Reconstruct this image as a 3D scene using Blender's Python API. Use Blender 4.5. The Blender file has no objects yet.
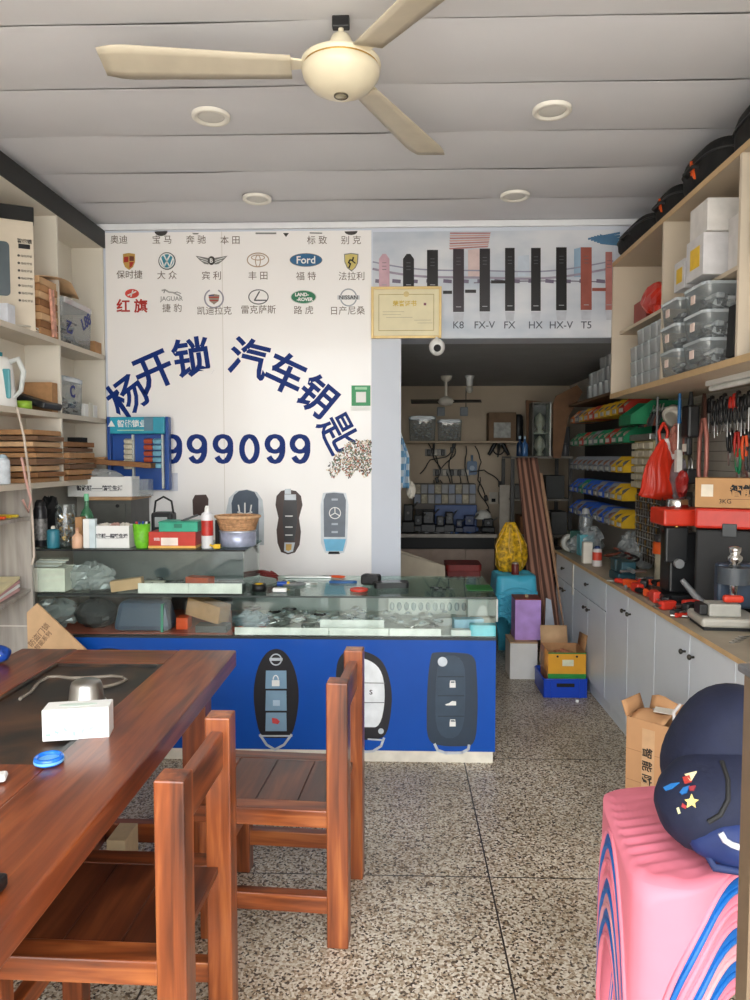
import bpy, bmesh, math, random
from mathutils import Vector, Matrix, Euler
random.seed(7)
SC = bpy.context.scene
COL = SC.collection
PI = math.pi
# ---------------------------------------------------------------- camera
F = 740.0
YAW, PITCH = math.radians(1.8), math.radians(3.3)
CH = 1.5
cd = bpy.data.cameras.new('camera'); cam = bpy.data.objects.new('camera', cd); COL.objects.link(cam)
cam.location = (0, 0, CH); cam.rotation_euler = (PI/2 - PITCH, 0, YAW)
cd.sensor_fit = 'VERTICAL'; cd.sensor_height = 24; cd.lens = 24*F/1000; cd.clip_start = .02
SC.camera = cam
_m = Euler((PI/2 - PITCH, 0, YAW)).to_matrix()
def ray(px, py): return _m @ Vector(((px-375)/F, -(py-500)/F, -1))
def aY(px, py, Y): r = ray(px, py); return Vector((0, 0, CH)) + r*(Y/r.y)
def aX(px, py, X): r = ray(px, py); return Vector((0, 0, CH)) + r*(X/r.x)
def aZ(px, py, Z): r = ray(px, py); return Vector((0, 0, CH)) + r*((Z-CH)/r.z)
# ---------------------------------------------------------------- materials
def lin(c):
    def f(v):
        v /= 255
        return v/12.92 if v <= .04045 else ((v+.055)/1.055)**2.4
    return (f(c[0]), f(c[1]), f(c[2]), 1)
def newmat(name):
    m = bpy.data.materials.new(name); m.use_nodes = True
    return m, m.node_tree.nodes, m.node_tree.links, m.node_tree.nodes['Principled BSDF']
_mc = {}
def M(c, rough=.5, metal=0, var=.12, scale=14, bump=0, coat=0, trans=0, spec=.5, sx=(1, 1, 1), emit=0):
    """plain procedural material: colour with gentle noise variation"""
    key = (c, rough, metal, var, scale, bump, coat, trans, spec, sx, emit)
    if key in _mc: return _mc[key]
    m, N, L, P = newmat('surface')
    tc = N.new('ShaderNodeTexCoord'); mp = N.new('ShaderNodeMapping'); mp.inputs['Scale'].default_value = sx
    L.new(tc.outputs['Object'], mp.inputs['Vector'])
    nz = N.new('ShaderNodeTexNoise'); nz.inputs['Scale'].default_value = scale; nz.inputs['Detail'].default_value = 3
    L.new(mp.outputs[0], nz.inputs['Vector'])
    r = N.new('ShaderNodeValToRGB'); a = lin(c)
    r.color_ramp.elements[0].position = .3; r.color_ramp.elements[1].position = .7
    r.color_ramp.elements[0].color = tuple(v*(1-var) for v in a[:3])+(1,)
    r.color_ramp.elements[1].color = tuple(min(1, v*(1+var)) for v in a[:3])+(1,)
    L.new(nz.outputs['Fac'], r.inputs['Fac']); L.new(r.outputs['Color'], P.inputs['Base Color'])
    P.inputs['Roughness'].default_value = rough; P.inputs['Metallic'].default_value = metal
    P.inputs['Coat Weight'].default_value = coat; P.inputs['Specular IOR Level'].default_value = spec
    if trans: P.inputs['Alpha'].default_value = 1-trans
    if emit:
        P.inputs['Emission Color'].default_value = a; P.inputs['Emission Strength'].default_value = emit
    if bump:
        b = N.new('ShaderNodeBump'); b.inputs['Strength'].default_value = bump; b.inputs['Distance'].default_value = .01
        L.new(nz.outputs['Fac'], b.inputs['Height']); L.new(b.outputs[0], P.inputs['Normal'])
    _mc[key] = m
    return m
def woodmat(axis, dark, mid, light, rough=.32, coat=.25, fine=38, long=2.2, knots=True):
    m, N, L, P = newmat('wood')
    tc = N.new('ShaderNodeTexCoord'); mp = N.new('ShaderNodeMapping')
    s = [fine]*3; s['XYZ'.index(axis)] = long; mp.inputs['Scale'].default_value = s
    L.new(tc.outputs['Object'], mp.inputs['Vector'])
    n1 = N.new('ShaderNodeTexNoise'); n1.inputs['Scale'].default_value = 1; n1.inputs['Detail'].default_value = 6; n1.inputs['Distortion'].default_value = .6
    L.new(mp.outputs[0], n1.inputs['Vector'])
    mp2 = N.new('ShaderNodeMapping'); s2 = [9]*3; s2['XYZ'.index(axis)] = 1.6; mp2.inputs['Scale'].default_value = s2
    L.new(tc.outputs['Object'], mp2.inputs['Vector'])
    n2 = N.new('ShaderNodeTexNoise'); n2.inputs['Scale'].default_value = 1; n2.inputs['Detail'].default_value = 3; n2.inputs['Distortion'].default_value = 1.2
    L.new(mp2.outputs[0], n2.inputs['Vector'])
    mx = N.new('ShaderNodeMix'); mx.data_type = 'FLOAT'; mx.inputs[0].default_value = .5
    L.new(n1.outputs['Fac'], mx.inputs[2]); L.new(n2.outputs['Fac'], mx.inputs[3])
    r = N.new('ShaderNodeValToRGB'); cr = r.color_ramp
    cr.elements[0].position = .33; cr.elements[0].color = lin(dark); cr.elements[1].position = .68; cr.elements[1].color = lin(light)
    e = cr.elements.new(.5); e.color = lin(mid)
    L.new(mx.outputs[0], r.inputs['Fac']); L.new(r.outputs['Color'], P.inputs['Base Color'])
    P.inputs['Roughness'].default_value = rough; P.inputs['Coat Weight'].default_value = coat; P.inputs['Coat Roughness'].default_value = .15
    b = N.new('ShaderNodeBump'); b.inputs['Strength'].default_value = .15; b.inputs['Distance'].default_value = .004
    L.new(n1.outputs['Fac'], b.inputs['Height']); L.new(b.outputs[0], P.inputs['Normal'])
    return m
def glassmat(tint=(225, 240, 235), refl=.10, haze=0.0, hazec=(200, 210, 215)):
    m, N, L, P = newmat('clear'); out = N['Material Output']
    N.remove(P)
    t = N.new('ShaderNodeBsdfTransparent'); t.inputs['Color'].default_value = lin(tint)
    g = N.new('ShaderNodeBsdfGlossy'); g.inputs['Roughness'].default_value = .04
    fr = N.new('ShaderNodeLayerWeight'); fr.inputs['Blend'].default_value = .25
    mm = N.new('ShaderNodeMath'); mm.operation = 'MULTIPLY_ADD'; mm.inputs[1].default_value = .6; mm.inputs[2].default_value = refl*.5
    L.new(fr.outputs['Fresnel'], mm.inputs[0])
    mix = N.new('ShaderNodeMixShader'); L.new(mm.outputs[0], mix.inputs[0]); L.new(t.outputs[0], mix.inputs[1]); L.new(g.outputs[0], mix.inputs[2])
    last = mix
    if haze:
        d = N.new('ShaderNodeBsdfDiffuse'); d.inputs['Color'].default_value = lin(hazec)
        m2 = N.new('ShaderNodeMixShader'); m2.inputs[0].default_value = haze
        L.new(last.outputs[0], m2.inputs[1]); L.new(d.outputs[0], m2.inputs[2]); last = m2
    L.new(last.outputs[0], out.inputs['Surface'])
    return m
GLASS = glassmat((250, 254, 252), .07)
CLEARP = glassmat((244, 247, 248), .12, .16, (225, 232, 236))
BAGP = glassmat((240, 243, 243), .15, .3, (215, 220, 222))
JARG = glassmat((235, 240, 238), .14, .05)
LIDP = glassmat((235, 240, 242), .1, .5, (220, 228, 232))
WHITE = M((232, 232, 230), .45, var=.03); OFFW = M((214, 208, 196), .6, var=.05)
BLACK = M((22, 22, 24), .45, var=.2); BLACKR = M((14, 14, 15), .8, var=.3, bump=.4, scale=60)
GREY = M((120, 122, 124), .5); DGREY = M((62, 64, 66), .5); LGREY = M((178, 180, 180), .5, var=.05)
STEEL = M((190, 190, 188), .3, 1, var=.1); CHROME = M((215, 215, 215), .15, 1, var=.03); BRASS = M((190, 150, 80), .3, 1)
KRAFT = M((178, 134, 92), .8, var=.12, scale=30); KRAFTD = M((140, 98, 62), .85, var=.15, scale=30); KRAFTL = M((205, 168, 128), .8, var=.08)
RED = M((190, 38, 26), .45); ORANGE = M((226, 84, 34), .45); YEL = M((228, 186, 30), .45); GRN = M((18, 130, 84), .45)
BLUE = M((24, 74, 168), .45); TEAL = M((40, 128, 140), .5); LBLUE = M((140, 190, 215), .5); DBLUE = M((20, 46, 120), .5)
BOARD = M((206, 196, 180), .55, var=.07, scale=3, sx=(1, 1, 1)); BOARDW = M((222, 216, 204), .55, var=.04, scale=3)
INK = M((20, 20, 22), .7, var=.02)
# ---------------------------------------------------------------- mesh building
class MB:
    """collects shapes into one mesh; vertices are given in world space when a root is passed, else local"""
    def __init__(s, root=None):
        s.v, s.f, s.mi, s.sm = [], [], [], []
        s.o = -Vector(root.location) if root is not None else Vector((0, 0, 0)); s.m = 0; s.smooth = False; s.T = None
    def add(s, vs, fs, smooth=None):
        b = len(s.v)
        for v in vs:
            v = Vector(v)
            if s.T is not None: v = s.T @ v
            s.v.append(v + s.o)
        for f in fs: s.f.append([b+i for i in f]); s.mi.append(s.m); s.sm.append(s.smooth if smooth is None else smooth)
        return s
    def box(s, x0, x1, y0, y1, z0, z1, bev=0, taper=1):
        cx, cy = (x0+x1)/2, (y0+y1)/2
        tp = lambda x, y, z: (cx+(x-cx)*taper, cy+(y-cy)*taper, z)
        if bev <= 0:
            vs = [(x0, y0, z0), (x1, y0, z0), (x1, y1, z0), (x0, y1, z0), tp(x0, y0, z1), tp(x1, y0, z1), tp(x1, y1, z1), tp(x0, y1, z1)]
            return s.add(vs, [(0, 3, 2, 1), (4, 5, 6, 7), (0, 1, 5, 4), (1, 2, 6, 5), (2, 3, 7, 6), (3, 0, 4, 7)], False)
        bm = bmesh.new(); bmesh.ops.create_cube(bm, size=1)
        for v in bm.verts:
            v.co = Vector(((x0+x1)/2+v.co.x*(x1-x0), (y0+y1)/2+v.co.y*(y1-y0), (z0+z1)/2+v.co.z*(z1-z0)))
            if v.co.z > (z0+z1)/2: v.co = Vector(tp(*v.co))
        bmesh.ops.bevel(bm, geom=list(bm.edges), offset=bev, segments=2, profile=.5, affect='EDGES')
        bm.verts.index_update()
        s.add([v.co.copy() for v in bm.verts], [[v.index for v in f.verts] for f in bm.faces], False); bm.free(); return s
    def bc(s, c, d, bev=0, rot=None, taper=1):
        """box by centre, size and rotation"""
        old = s.T; R = Euler(rot).to_matrix().to_4x4() if rot else Matrix.Identity(4)
        T = Matrix.Translation(c) @ R
        s.T = T if old is None else old @ T
        s.box(-d[0]/2, d[0]/2, -d[1]/2, d[1]/2, -d[2]/2, d[2]/2, bev, taper); s.T = old; return s
    def cyl(s, p0, p1, r0, r1=None, n=16, caps=True):
        r1 = r0 if r1 is None else r1
        p0, p1 = Vector(p0), Vector(p1); d = (p1-p0).normalized()
        a = d.orthogonal().normalized(); b = d.cross(a)
        vs = [p0+(a*math.cos(t)+b*math.sin(t))*r0 for t in [2*PI*i/n for i in range(n)]]
        vs += [p1+(a*math.cos(t)+b*math.sin(t))*r1 for t in [2*PI*i/n for i in range(n)]]
        s.add(vs, [(i, (i+1) % n, n+(i+1) % n, n+i) for i in range(n)], True)
        if caps: s.add(vs[:n], [list(range(n))[::-1]], False); s.add(vs[n:], [list(range(n))], False)
        return s
    def lathe(s, prof, c=(0, 0, 0), n=24, smooth=True, sxy=(1, 1)):
        """prof: list of (r, z) from bottom to top"""
        c = Vector(c); vs, fs = [], []
        for r, z in prof:
            for i in range(n): t = 2*PI*i/n; vs.append(c+Vector((r*math.cos(t)*sxy[0], r*math.sin(t)*sxy[1], z)))
        for k in range(len(prof)-1):
            for i in range(n): fs.append((k*n+i, k*n+(i+1) % n, (k+1)*n+(i+1) % n, (k+1)*n+i))
        s.add(vs, fs, smooth)
        if prof[0][0] > 1e-4: s.add(vs[:n], [list(range(n))[::-1]], False)
        if prof[-1][0] > 1e-4: s.add(vs[-n:], [list(range(n))], False)
        return s
    def tube(s, pts, r, n=8, closed=False):
        pts = [Vector(p) for p in pts]; k = len(pts); vs, fs = [], []
        rr = r if isinstance(r, (list, tuple)) else [r]*k
        t0 = (pts[1]-pts[0]).normalized(); a = t0.orthogonal().normalized()
        for i, p in enumerate(pts):
            if closed: t = (pts[(i+1) % k]-pts[i-1]).normalized()
            else: t = (pts[min(i+1, k-1)]-pts[max(i-1, 0)]).normalized()
            a = (a-t*a.dot(t)).normalized(); b = t.cross(a)
            for j in range(n): q = 2*PI*j/n; vs.append(p+(a*math.cos(q)+b*math.sin(q))*rr[i])
        m = k if closed else k-1
        for i in range(m):
            for j in range(n): fs.append((i*n+j, i*n+(j+1) % n, ((i+1) % k)*n+(j+1) % n, ((i+1) % k)*n+j))
        s.add(vs, fs, True)
        if not closed: s.add(vs[:n], [list(range(n))[::-1]], False); s.add(vs[-n:], [list(range(n))], False)
        return s
    def prism(s, poly, axis, a0, a1):
        """poly: 2-D outline; axis 'X': (y,z), 'Y': (x,z), 'Z': (x,y); extruded from a0 to a1"""
        def p3(u, v, a): return {'X': (a, u, v), 'Y': (u, a, v), 'Z': (u, v, a)}[axis]
        n = len(poly); vs = [p3(u, v, a0) for u, v in poly]+[p3(u, v, a1) for u, v in poly]
        return s.add(vs, [list(range(n)), list(range(n, 2*n))[::-1]]+[(i, n+i, n+(i+1) % n, (i+1) % n) for i in range(n)], False)
    def ball(s, c, r, n=16, m=10, wob=0, seed=0):
        """ellipsoid; r scalar or 3 radii; wob crumples it"""
        rx, ry, rz = (r, r, r) if not isinstance(r, (tuple, list)) else r
        rnd = random.Random(seed); vs, fs = [], []; c = Vector(c)
        for k in range(m+1):
            ph = -PI/2+PI*k/m
            for i in range(n):
                t = 2*PI*i/n; w = 1+wob*(rnd.random()-.5) if 0 < k < m else 1
                vs.append(c+Vector((rx*math.cos(ph)*math.cos(t)*w, ry*math.cos(ph)*math.sin(t)*w, rz*math.sin(ph)*w)))
        for k in range(m):
            for i in range(n): fs.append((k*n+i, k*n+(i+1) % n, (k+1)*n+(i+1) % n, (k+1)*n+i))
        return s.add(vs, fs, wob == 0)
    def grid(s, fn, nu, nv, th=0):
        """surface fn(u,v) for u,v in 0..1; th gives thickness along the normal"""
        P = [[Vector(fn(i/nu, j/nv)) for j in range(nv+1)] for i in range(nu+1)]
        def nrm(i, j):
            a = P[min(i+1, nu)][j]-P[max(i-1, 0)][j]; b = P[i][min(j+1, nv)]-P[i][max(j-1, 0)]
            c = a.cross(b); return c.normalized() if c.length > 1e-9 else Vector((0, 0, 1))
        id_ = lambda i, j: i*(nv+1)+j
        vs = [P[i][j] for i in range(nu+1) for j in range(nv+1)]
        fs = [(id_(i, j), id_(i+1, j), id_(i+1, j+1), id_(i, j+1)) for i in range(nu) for j in range(nv)]
        if th:
            K = len(vs); vs += [P[i][j]-nrm(i, j)*th for i in range(nu+1) for j in range(nv+1)]
            fs += [tuple(K+q for q in f[::-1]) for f in fs[:]]
            ed = [(i, 0) for i in range(nu+1)]+[(nu, j) for j in range(1, nv+1)]+[(i, nv) for i in range(nu-1, -1, -1)]+[(0, j) for j in range(nv-1, 0, -1)]
            for q in range(len(ed)):
                a, b = id_(*ed[q]), id_(*ed[(q+1) % len(ed)]); fs.append((b, a, K+a, K+b))
        return s.add(vs, fs, True)
    def mesh(s, name):
        me = bpy.data.meshes.new(name); me.from_pydata([tuple(v) for v in s.v], [], s.f)
        for p, mi, sm in zip(me.polygons, s.mi, s.sm): p.material_index = mi; p.use_smooth = sm
        me.update(); return me
def build(name, mb, mat, parent=None, label=None):
    """one mesh object; without a parent its origin moves to the bottom centre of its bounds"""
    me = mb.mesh(name); o = bpy.data.objects.new(name, me); COL.objects.link(o)
    for m in (mat if isinstance(mat, (list, tuple)) else [mat]): me.materials.append(m)
    if parent is not None: o.parent = parent
    else:
        xs = [v.co.x for v in me.vertices]; ys = [v.co.y for v in me.vertices]; zs = [v.co.z for v in me.vertices]
        c = Vector(((min(xs)+max(xs))/2, (min(ys)+max(ys))/2, min(zs)))
        me.transform(Matrix.Translation(-c)); o.location = c
    if label: o['label'] = label
    return o
def tag(o, label, cat, group=None, kind=None):
    o['label'] = label; o['category'] = cat
    if group: o['group'] = group
    if kind: o['kind'] = kind
    return o
def one(name, label, cat, mb, mat, group=None, kind=None): return tag(build(name, mb, mat), label, cat, group, kind)
def root(name, label, cat, loc=(0, 0, 0), rz=0, group=None, rot=None):
    o = bpy.data.objects.new(name, None); COL.objects.link(o); o.location = loc
    o.rotation_euler = rot if rot else (0, 0, rz); o.empty_display_size = .05
    return tag(o, label, cat, group)
def struct(name, mb, mat, parent=None):
    o = build(name, mb, mat, parent)
    if parent is None: o['kind'] = 'structure'
    return o
def kids(o): return [c for c in COL.objects if c.parent == o]
def dup(o, loc=None, rz=None, label=None, group=None, rot=None, scale=None):
    c = o.copy(); COL.objects.link(c)
    if loc is not None: c.location = loc
    if rz is not None: c.rotation_euler = (0, 0, rz)
    if rot is not None: c.rotation_euler = rot
    if scale is not None: c.scale = scale
    if label: c['label'] = label
    if group: c['group'] = group
    for k in o.children:
        d = k.copy(); COL.objects.link(d); d.parent = c
        for g in k.children: e = g.copy(); COL.objects.link(e); e.parent = d
    return c
_fc = {}
def text(s, size, bold=0, ext=.0008, align=True, sx=1):
    key = (s, size, bold, ext, sx)
    if key in _fc: return _fc[key]
    c = bpy.data.curves.new('lettering', 'FONT'); c.body = s; c.size = size; c.offset = bold; c.extrude = ext; c.resolution_u = 3
    o = bpy.data.objects.new('tmp', c); COL.objects.link(o)
    dg = bpy.context.evaluated_depsgraph_get(); me = bpy.data.meshes.new_from_object(o.evaluated_get(dg))
    bpy.data.objects.remove(o); me.name = 'lettering'
    if len(me.vertices):
        xs = [v.co.x for v in me.vertices]; ys = [v.co.y for v in me.vertices]
        me.transform(Matrix.Translation((-(min(xs)+max(xs))/2, -(min(ys)+max(ys))/2, 0)))
        if sx != 1: me.transform(Matrix.Diagonal((sx, 1, 1, 1)))
    me.materials.clear(); _fc[key] = me
    return me
def put(s, size, loc, mat, parent, rot=(PI/2, 0, 0), bold=0, name='lettering', sx=1, ext=.0008):
    """lettering centred at loc (world when parent is a plain root) on a vertical face turned to the camera by default"""
    me = text(s, size, bold, sx=sx, ext=ext).copy(); me.materials.append(mat)
    o = bpy.data.objects.new(name, me); COL.objects.link(o); o.parent = parent
    o.location = Vector(loc)-(Vector(parent.location) if parent is not None else Vector()); o.rotation_euler = rot
    return o
def putl(s, size, loc, mat, parent, rot=(PI/2, 0, 0), bold=0, sx=1):
    o = put(s, size, (0, 0, 0), mat, parent, rot, bold, sx=sx); o.location = loc; return o
def arc(cx, cy, r, a0, a1, n, ry=None):
    ry = r if ry is None else ry
    return [(cx+r*math.cos(a0+(a1-a0)*i/n), cy+ry*math.sin(a0+(a1-a0)*i/n)) for i in range(n+1)]
def rrect(x0, x1, y0, y1, r, n=5):
    return arc(x1-r, y0+r, r, -PI/2, 0, n)+arc(x1-r, y1-r, r, 0, PI/2, n)+arc(x0+r, y1-r, r, PI/2, PI, n)+arc(x0+r, y0+r, r, PI, 1.5*PI, n)
SKY = 5.0; EXPO = 0.95; SUN = 9.0
# ================================================================ ROOM
XL, XR, YB, YR, ZC = -2.0, 1.72, 4.54, 7.55, 2.92
def floormat():
    m, N, L, P = newmat('terrazzo')
    tc = N.new('ShaderNodeTexCoord'); O = tc.outputs['Object']
    v = N.new('ShaderNodeTexVoronoi'); v.inputs['Scale'].default_value = 145; v.inputs['Randomness'].default_value = 1; L.new(O, v.inputs['Vector'])
    hs = N.new('ShaderNodeSeparateColor'); L.new(v.outputs['Color'], hs.inputs[0])
    r = N.new('ShaderNodeValToRGB'); r.color_ramp.interpolation = 'CONSTANT'; cr = r.color_ramp
    cols = [(0, (212, 203, 186)), (.28, (186, 172, 150)), (.46, (228, 222, 208)), (.60, (150, 130, 106)), (.72, (104, 88, 72)), (.84, (66, 56, 50)), (.92, (170, 150, 126))]
    cr.elements[0].color = lin(cols[0][1]); cr.elements[1].position = cols[1][0]; cr.elements[1].color = lin(cols[1][1])
    for p, c in cols[2:]: e = cr.elements.new(p); e.color = lin(c)
    L.new(hs.outputs[0], r.inputs['Fac'])
    n = N.new('ShaderNodeTexNoise'); n.inputs['Scale'].default_value = 1.6; n.inputs['Detail'].default_value = 5; L.new(O, n.inputs['Vector'])
    r2 = N.new('ShaderNodeValToRGB'); r2.color_ramp.elements[0].position = .35; r2.color_ramp.elements[0].color = (.60, .57, .52, 1)
    r2.color_ramp.elements[1].position = .65; r2.color_ramp.elements[1].color = (1, 1, 1, 1); L.new(n.outputs['Fac'], r2.inputs['Fac'])
    mx = N.new('ShaderNodeMix'); mx.data_type = 'RGBA'; mx.blend_type = 'MULTIPLY'; mx.inputs[0].default_value = .7
    L.new(r.outputs['Color'], mx.inputs[6]); L.new(r2.outputs['Color'], mx.inputs[7])
    # grout lines
    sp = N.new('ShaderNodeSeparateXYZ'); L.new(O, sp.inputs[0])
    def line(sock, off):
        a = N.new('ShaderNodeMath'); a.operation = 'ADD'; a.inputs[1].default_value = 50*1.05-off; L.new(sock, a.inputs[0])
        b = N.new('ShaderNodeMath'); b.operation = 'MODULO'; b.inputs[1].default_value = 1.05; L.new(a.outputs[0], b.inputs[0])
        c = N.new('ShaderNodeMath'); c.operation = 'LESS_THAN'; c.inputs[1].default_value = .006; L.new(b.outputs[0], c.inputs[0]); return c
    lx, ly = line(sp.outputs['X'], .325), line(sp.outputs['Y'], 2.575)
    mxx = N.new('ShaderNodeMath'); mxx.operation = 'MAXIMUM'; L.new(lx.outputs[0], mxx.inputs[0]); L.new(ly.outputs[0], mxx.inputs[1])
    m3 = N.new('ShaderNodeMix'); m3.data_type = 'RGBA'; L.new(mxx.outputs[0], m3.inputs[0]); L.new(mx.outputs[2], m3.inputs[6]); m3.inputs[7].default_value = lin((48, 42, 38))
    L.new(m3.outputs[2], P.inputs['Base Color']); P.inputs['Roughness'].default_value = .38
    b = N.new('ShaderNodeBump'); b.inputs['Strength'].default_value = .12; b.inputs['Distance'].default_value = .002
    L.new(v.outputs['Distance'], b.inputs['Height']); L.new(b.outputs[0], P.inputs['Normal'])
    return m
mb = MB(); mb.add([(XL-.1, -.8, 0), (XR+.1, -.8, 0), (XR+.1, YR+.1, 0), (XL-.1, YR+.1, 0), (XL-.1, -.8, -.1), (XR+.1, -.8, -.1), (XR+.1, YR+.1, -.1), (XL-.1, YR+.1, -.1)],
                  [(0, 1, 2, 3), (7, 6, 5, 4), (4, 5, 1, 0), (5, 6, 2, 1), (6, 7, 3, 2), (7, 4, 0, 3)], False)
fl = struct('floor', mb, floormat()); fl.data.transform(Matrix.Translation(fl.location)); fl.location = (0, 0, 0)
struct('pavement', MB().box(-9, 9, -12, -.81, -.12, -.02), M((172, 168, 160), .9, var=.1, scale=5))
WALLP = M((214, 214, 216), .7, var=.03, scale=2)
struct('wall_left', MB().box(XL-.1, XL, -.8, YR+.1, 0, ZC), M((208, 202, 192), .7, var=.04, scale=2))
struct('wall_right', MB().box(XR, XR+.1, -.8, YR+.1, 0, ZC), M((196, 190, 180), .7, var=.05, scale=2))
dx = aY(401, 400, YB).x; lz = aY(450, 338.5, YB).z
mb = MB(); mb.box(XL, dx, YB, YB+.22, 0, ZC); mb.box(dx, XR, YB, YB+.22, lz, ZC)
struct('wall_back', mb, M((206, 212, 224), .6, var=.03, scale=2))
# rear room: plaster wall with a grubby look
rw = M((196, 180, 158), .85, var=.12, scale=1.7)
struct('wall_rear', MB().box(XL, XR, YR, YR+.1, 0, 2.4), rw)
struct('wall_side', MB().box(-1.2, -1.1, YB+.22, YR, 0, 2.4), rw)
# rear room ceiling: grey boards running across
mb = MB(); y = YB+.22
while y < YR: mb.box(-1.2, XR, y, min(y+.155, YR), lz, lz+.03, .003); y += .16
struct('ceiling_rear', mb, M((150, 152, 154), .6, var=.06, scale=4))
# main ceiling: overlapping sagging panels across the room
def ceilmb():
    mb = MB(); ys = [-.86+.42*i for i in range(0, 13)]; rnd = random.Random(3)
    ys = [2.48+.42*i for i in range(-8, 6)]
    for k, y in enumerate(ys[:-1]):
        y0, y1 = y, ys[k+1]
        y1 = min(y1, YB)
        if y0 >= YB: break
        ph = rnd.random()*6
        def fn(u, v, y0=y0, y1=y1, ph=ph):
            x = XL+(XR-XL)*u; w = .006*math.sin(x*3.3+ph)+.004*math.sin(x*7+ph*2)
            return (x, y0+(y1-y0)*v, ZC-.0025*(1-v)-.003+w*(1-v)*.3-.008*math.sin(PI*v))
        mb.grid(fn, 44, 8)
    return mb
co = struct('ceiling', ceilmb(), M((222, 222, 227), .6, var=.02, scale=3, spec=.2))
struct('ceiling_slab', MB().box(XL-.1, XR+.1, -.8, YR+.1, ZC+.03, ZC+.12), WALLP)
# white edge trim along the back wall and left wall
struct('trim_1', MB().box(XL, XR, YB-.025, YB, ZC-.045, ZC-.008, .004), M((232, 234, 238), .4, var=.02))
struct('trim_2', MB().box(-1.9, -1.86, -.8, YB-.03, 2.865, ZC-.01, .003), M((205, 207, 210), .4, var=.02))
# ---------------------------------------------------------------- light: daylight through the open shop front
w = bpy.data.worlds.new('sky'); SC.world = w; w.use_nodes = True; N = w.node_tree.nodes; L = w.node_tree.links
bg = N['Background']; tc = N.new('ShaderNodeTexCoord'); sp = N.new('ShaderNodeSeparateXYZ'); L.new(tc.outputs['Generated'], sp.inputs[0])
r = N.new('ShaderNodeValToRGB'); cr = r.color_ramp
cr.elements[0].position = .0; cr.elements[0].color = (.42, .42, .40, 1); cr.elements[1].position = .5; cr.elements[1].color = (.95, .98, 1, 1)
e = cr.elements.new(.1); e.color = (.62, .64, .64, 1)
L.new(sp.outputs['Z'], r.inputs['Fac']); L.new(r.outputs['Color'], bg.inputs['Color']); bg.inputs['Strength'].default_value = SKY
pl = bpy.data.lights.new('opening_portal', 'AREA'); pl.shape = 'RECTANGLE'; pl.size = XR-XL+.1; pl.size_y = 2.9
try: pl.cycles.is_portal = True
except Exception: pass
po = bpy.data.objects.new('opening_portal', pl); COL.objects.link(po); po.location = (-.14, -.79, 1.46); po.rotation_euler = (PI/2, 0, 0)
SC.view_settings.view_transform = 'Standard'; SC.view_settings.look = 'None'; SC.view_settings.exposure = EXPO; SC.view_settings.gamma = 1
SC.view_settings.use_curve_mapping = False
try:
    SC.cycles.max_bounces = 10; SC.cycles.diffuse_bounces = 6; SC.cycles.transparent_max_bounces = 24; SC.cycles.sample_clamp_indirect = 6
    SC.cycles.use_denoising = True
except Exception: pass
sl = bpy.data.lights.new('sun', 'SUN'); sl.energy = SUN; sl.angle = .02; sl.color = (1, .95, .88)
so = bpy.data.objects.new('sun', sl); COL.objects.link(so); so.rotation_euler = (math.radians(-28), math.radians(12), 0); so.location = (0, -4, 6)
# ================================================================ DOWNLIGHTS
rt = root('recessed_downlight', '', 'light', (0, 0, ZC-.02))
mb = MB(); mb.lathe([(.055, .004), (.062, -.003), (.072, -.005), (.078, .0), (.078, .012)], n=32)
build('trim_ring', mb, M((236, 232, 222), .4, var=.02), rt)
build('diffuser', MB().lathe([(.0001, .002), (.04, .0015), (.057, .004), (.057, .01)], n=32), M((222, 220, 214), .5, var=.02), rt)
for i, (px, py, lb) in enumerate([(211, 118, 'round white recessed ceiling light, the larger-looking one left of the fan'), (552, 112, 'round white recessed ceiling light, the larger-looking one right of the fan'),
                      (257, 200, 'round white recessed ceiling light above the car logo poster'), (515, 197, 'round white recessed ceiling light above the door lock banner')]):
    p = aZ(px, py, ZC-.03)
    d = rt if i == 0 else dup(rt)
    d.location = (p.x, p.y, ZC-.03); d['label'] = lb; d['group'] = 'recessed ceiling lights'
# ================================================================ CEILING FAN
fp = aZ(341, 72, 2.745)
rt = root('ceiling_fan', 'cream three-blade ceiling fan hanging in the middle of the white ceiling', 'fan', (fp.x, fp.y, 2.745))
CREAM = M((232, 222, 196), .35, var=.03, coat=.3)
build('motor_housing', MB().lathe([(.0001, -.075), (.05, -.072), (.095, -.05), (.122, -.018), (.128, .004), (.122, .01), (.122, .016), (.13, .02), (.128, .03), (.09, .045), (.045, .055), (.045, .06)], n=40), CREAM, rt)
build('medallion', MB().lathe([(.0001, -.079), (.02, -.078), (.024, -.073)], n=24), M((196, 186, 158), .3, .4), rt)
build('medallion_ring', MB().tube([(.021*math.cos(t), .021*math.sin(t), -.0765) for t in [2*PI*i/24 for i in range(24)]], .003, 6, True), M((90, 80, 66), .3, .5), rt)
build('trim_ring', MB().lathe([(.1215, .0095), (.1235, .013), (.1215, .0165)], n=40), M((190, 150, 70), .3, .7), rt)
build('canopy', MB().lathe([(.045, .055), (.042, .085), (.03, .11), (.024, .115), (.0001, .116)], n=24), CREAM, rt)
build('downrod', MB().cyl((0, 0, .11), (0, 0, .185), .009), CREAM, rt)
build('mounting_bracket', MB().box(-.028, .028, -.014, .014, .135, .172, .004), BLACK, rt)
def blade(a):
    mb = MB(); mb.T = Matrix.Rotation(a, 4, 'Z')
    def fn(u, v):
        r_ = .16+.6*u; w = .052+.028*u-(.02*max(0, u-.9)*10 if u > .9 else 0)
        return (r_, (v-.5)*2*w, .012+(v-.5)*2*w*.18)
    mb.grid(fn, 14, 4, .004)
    return mb
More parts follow.
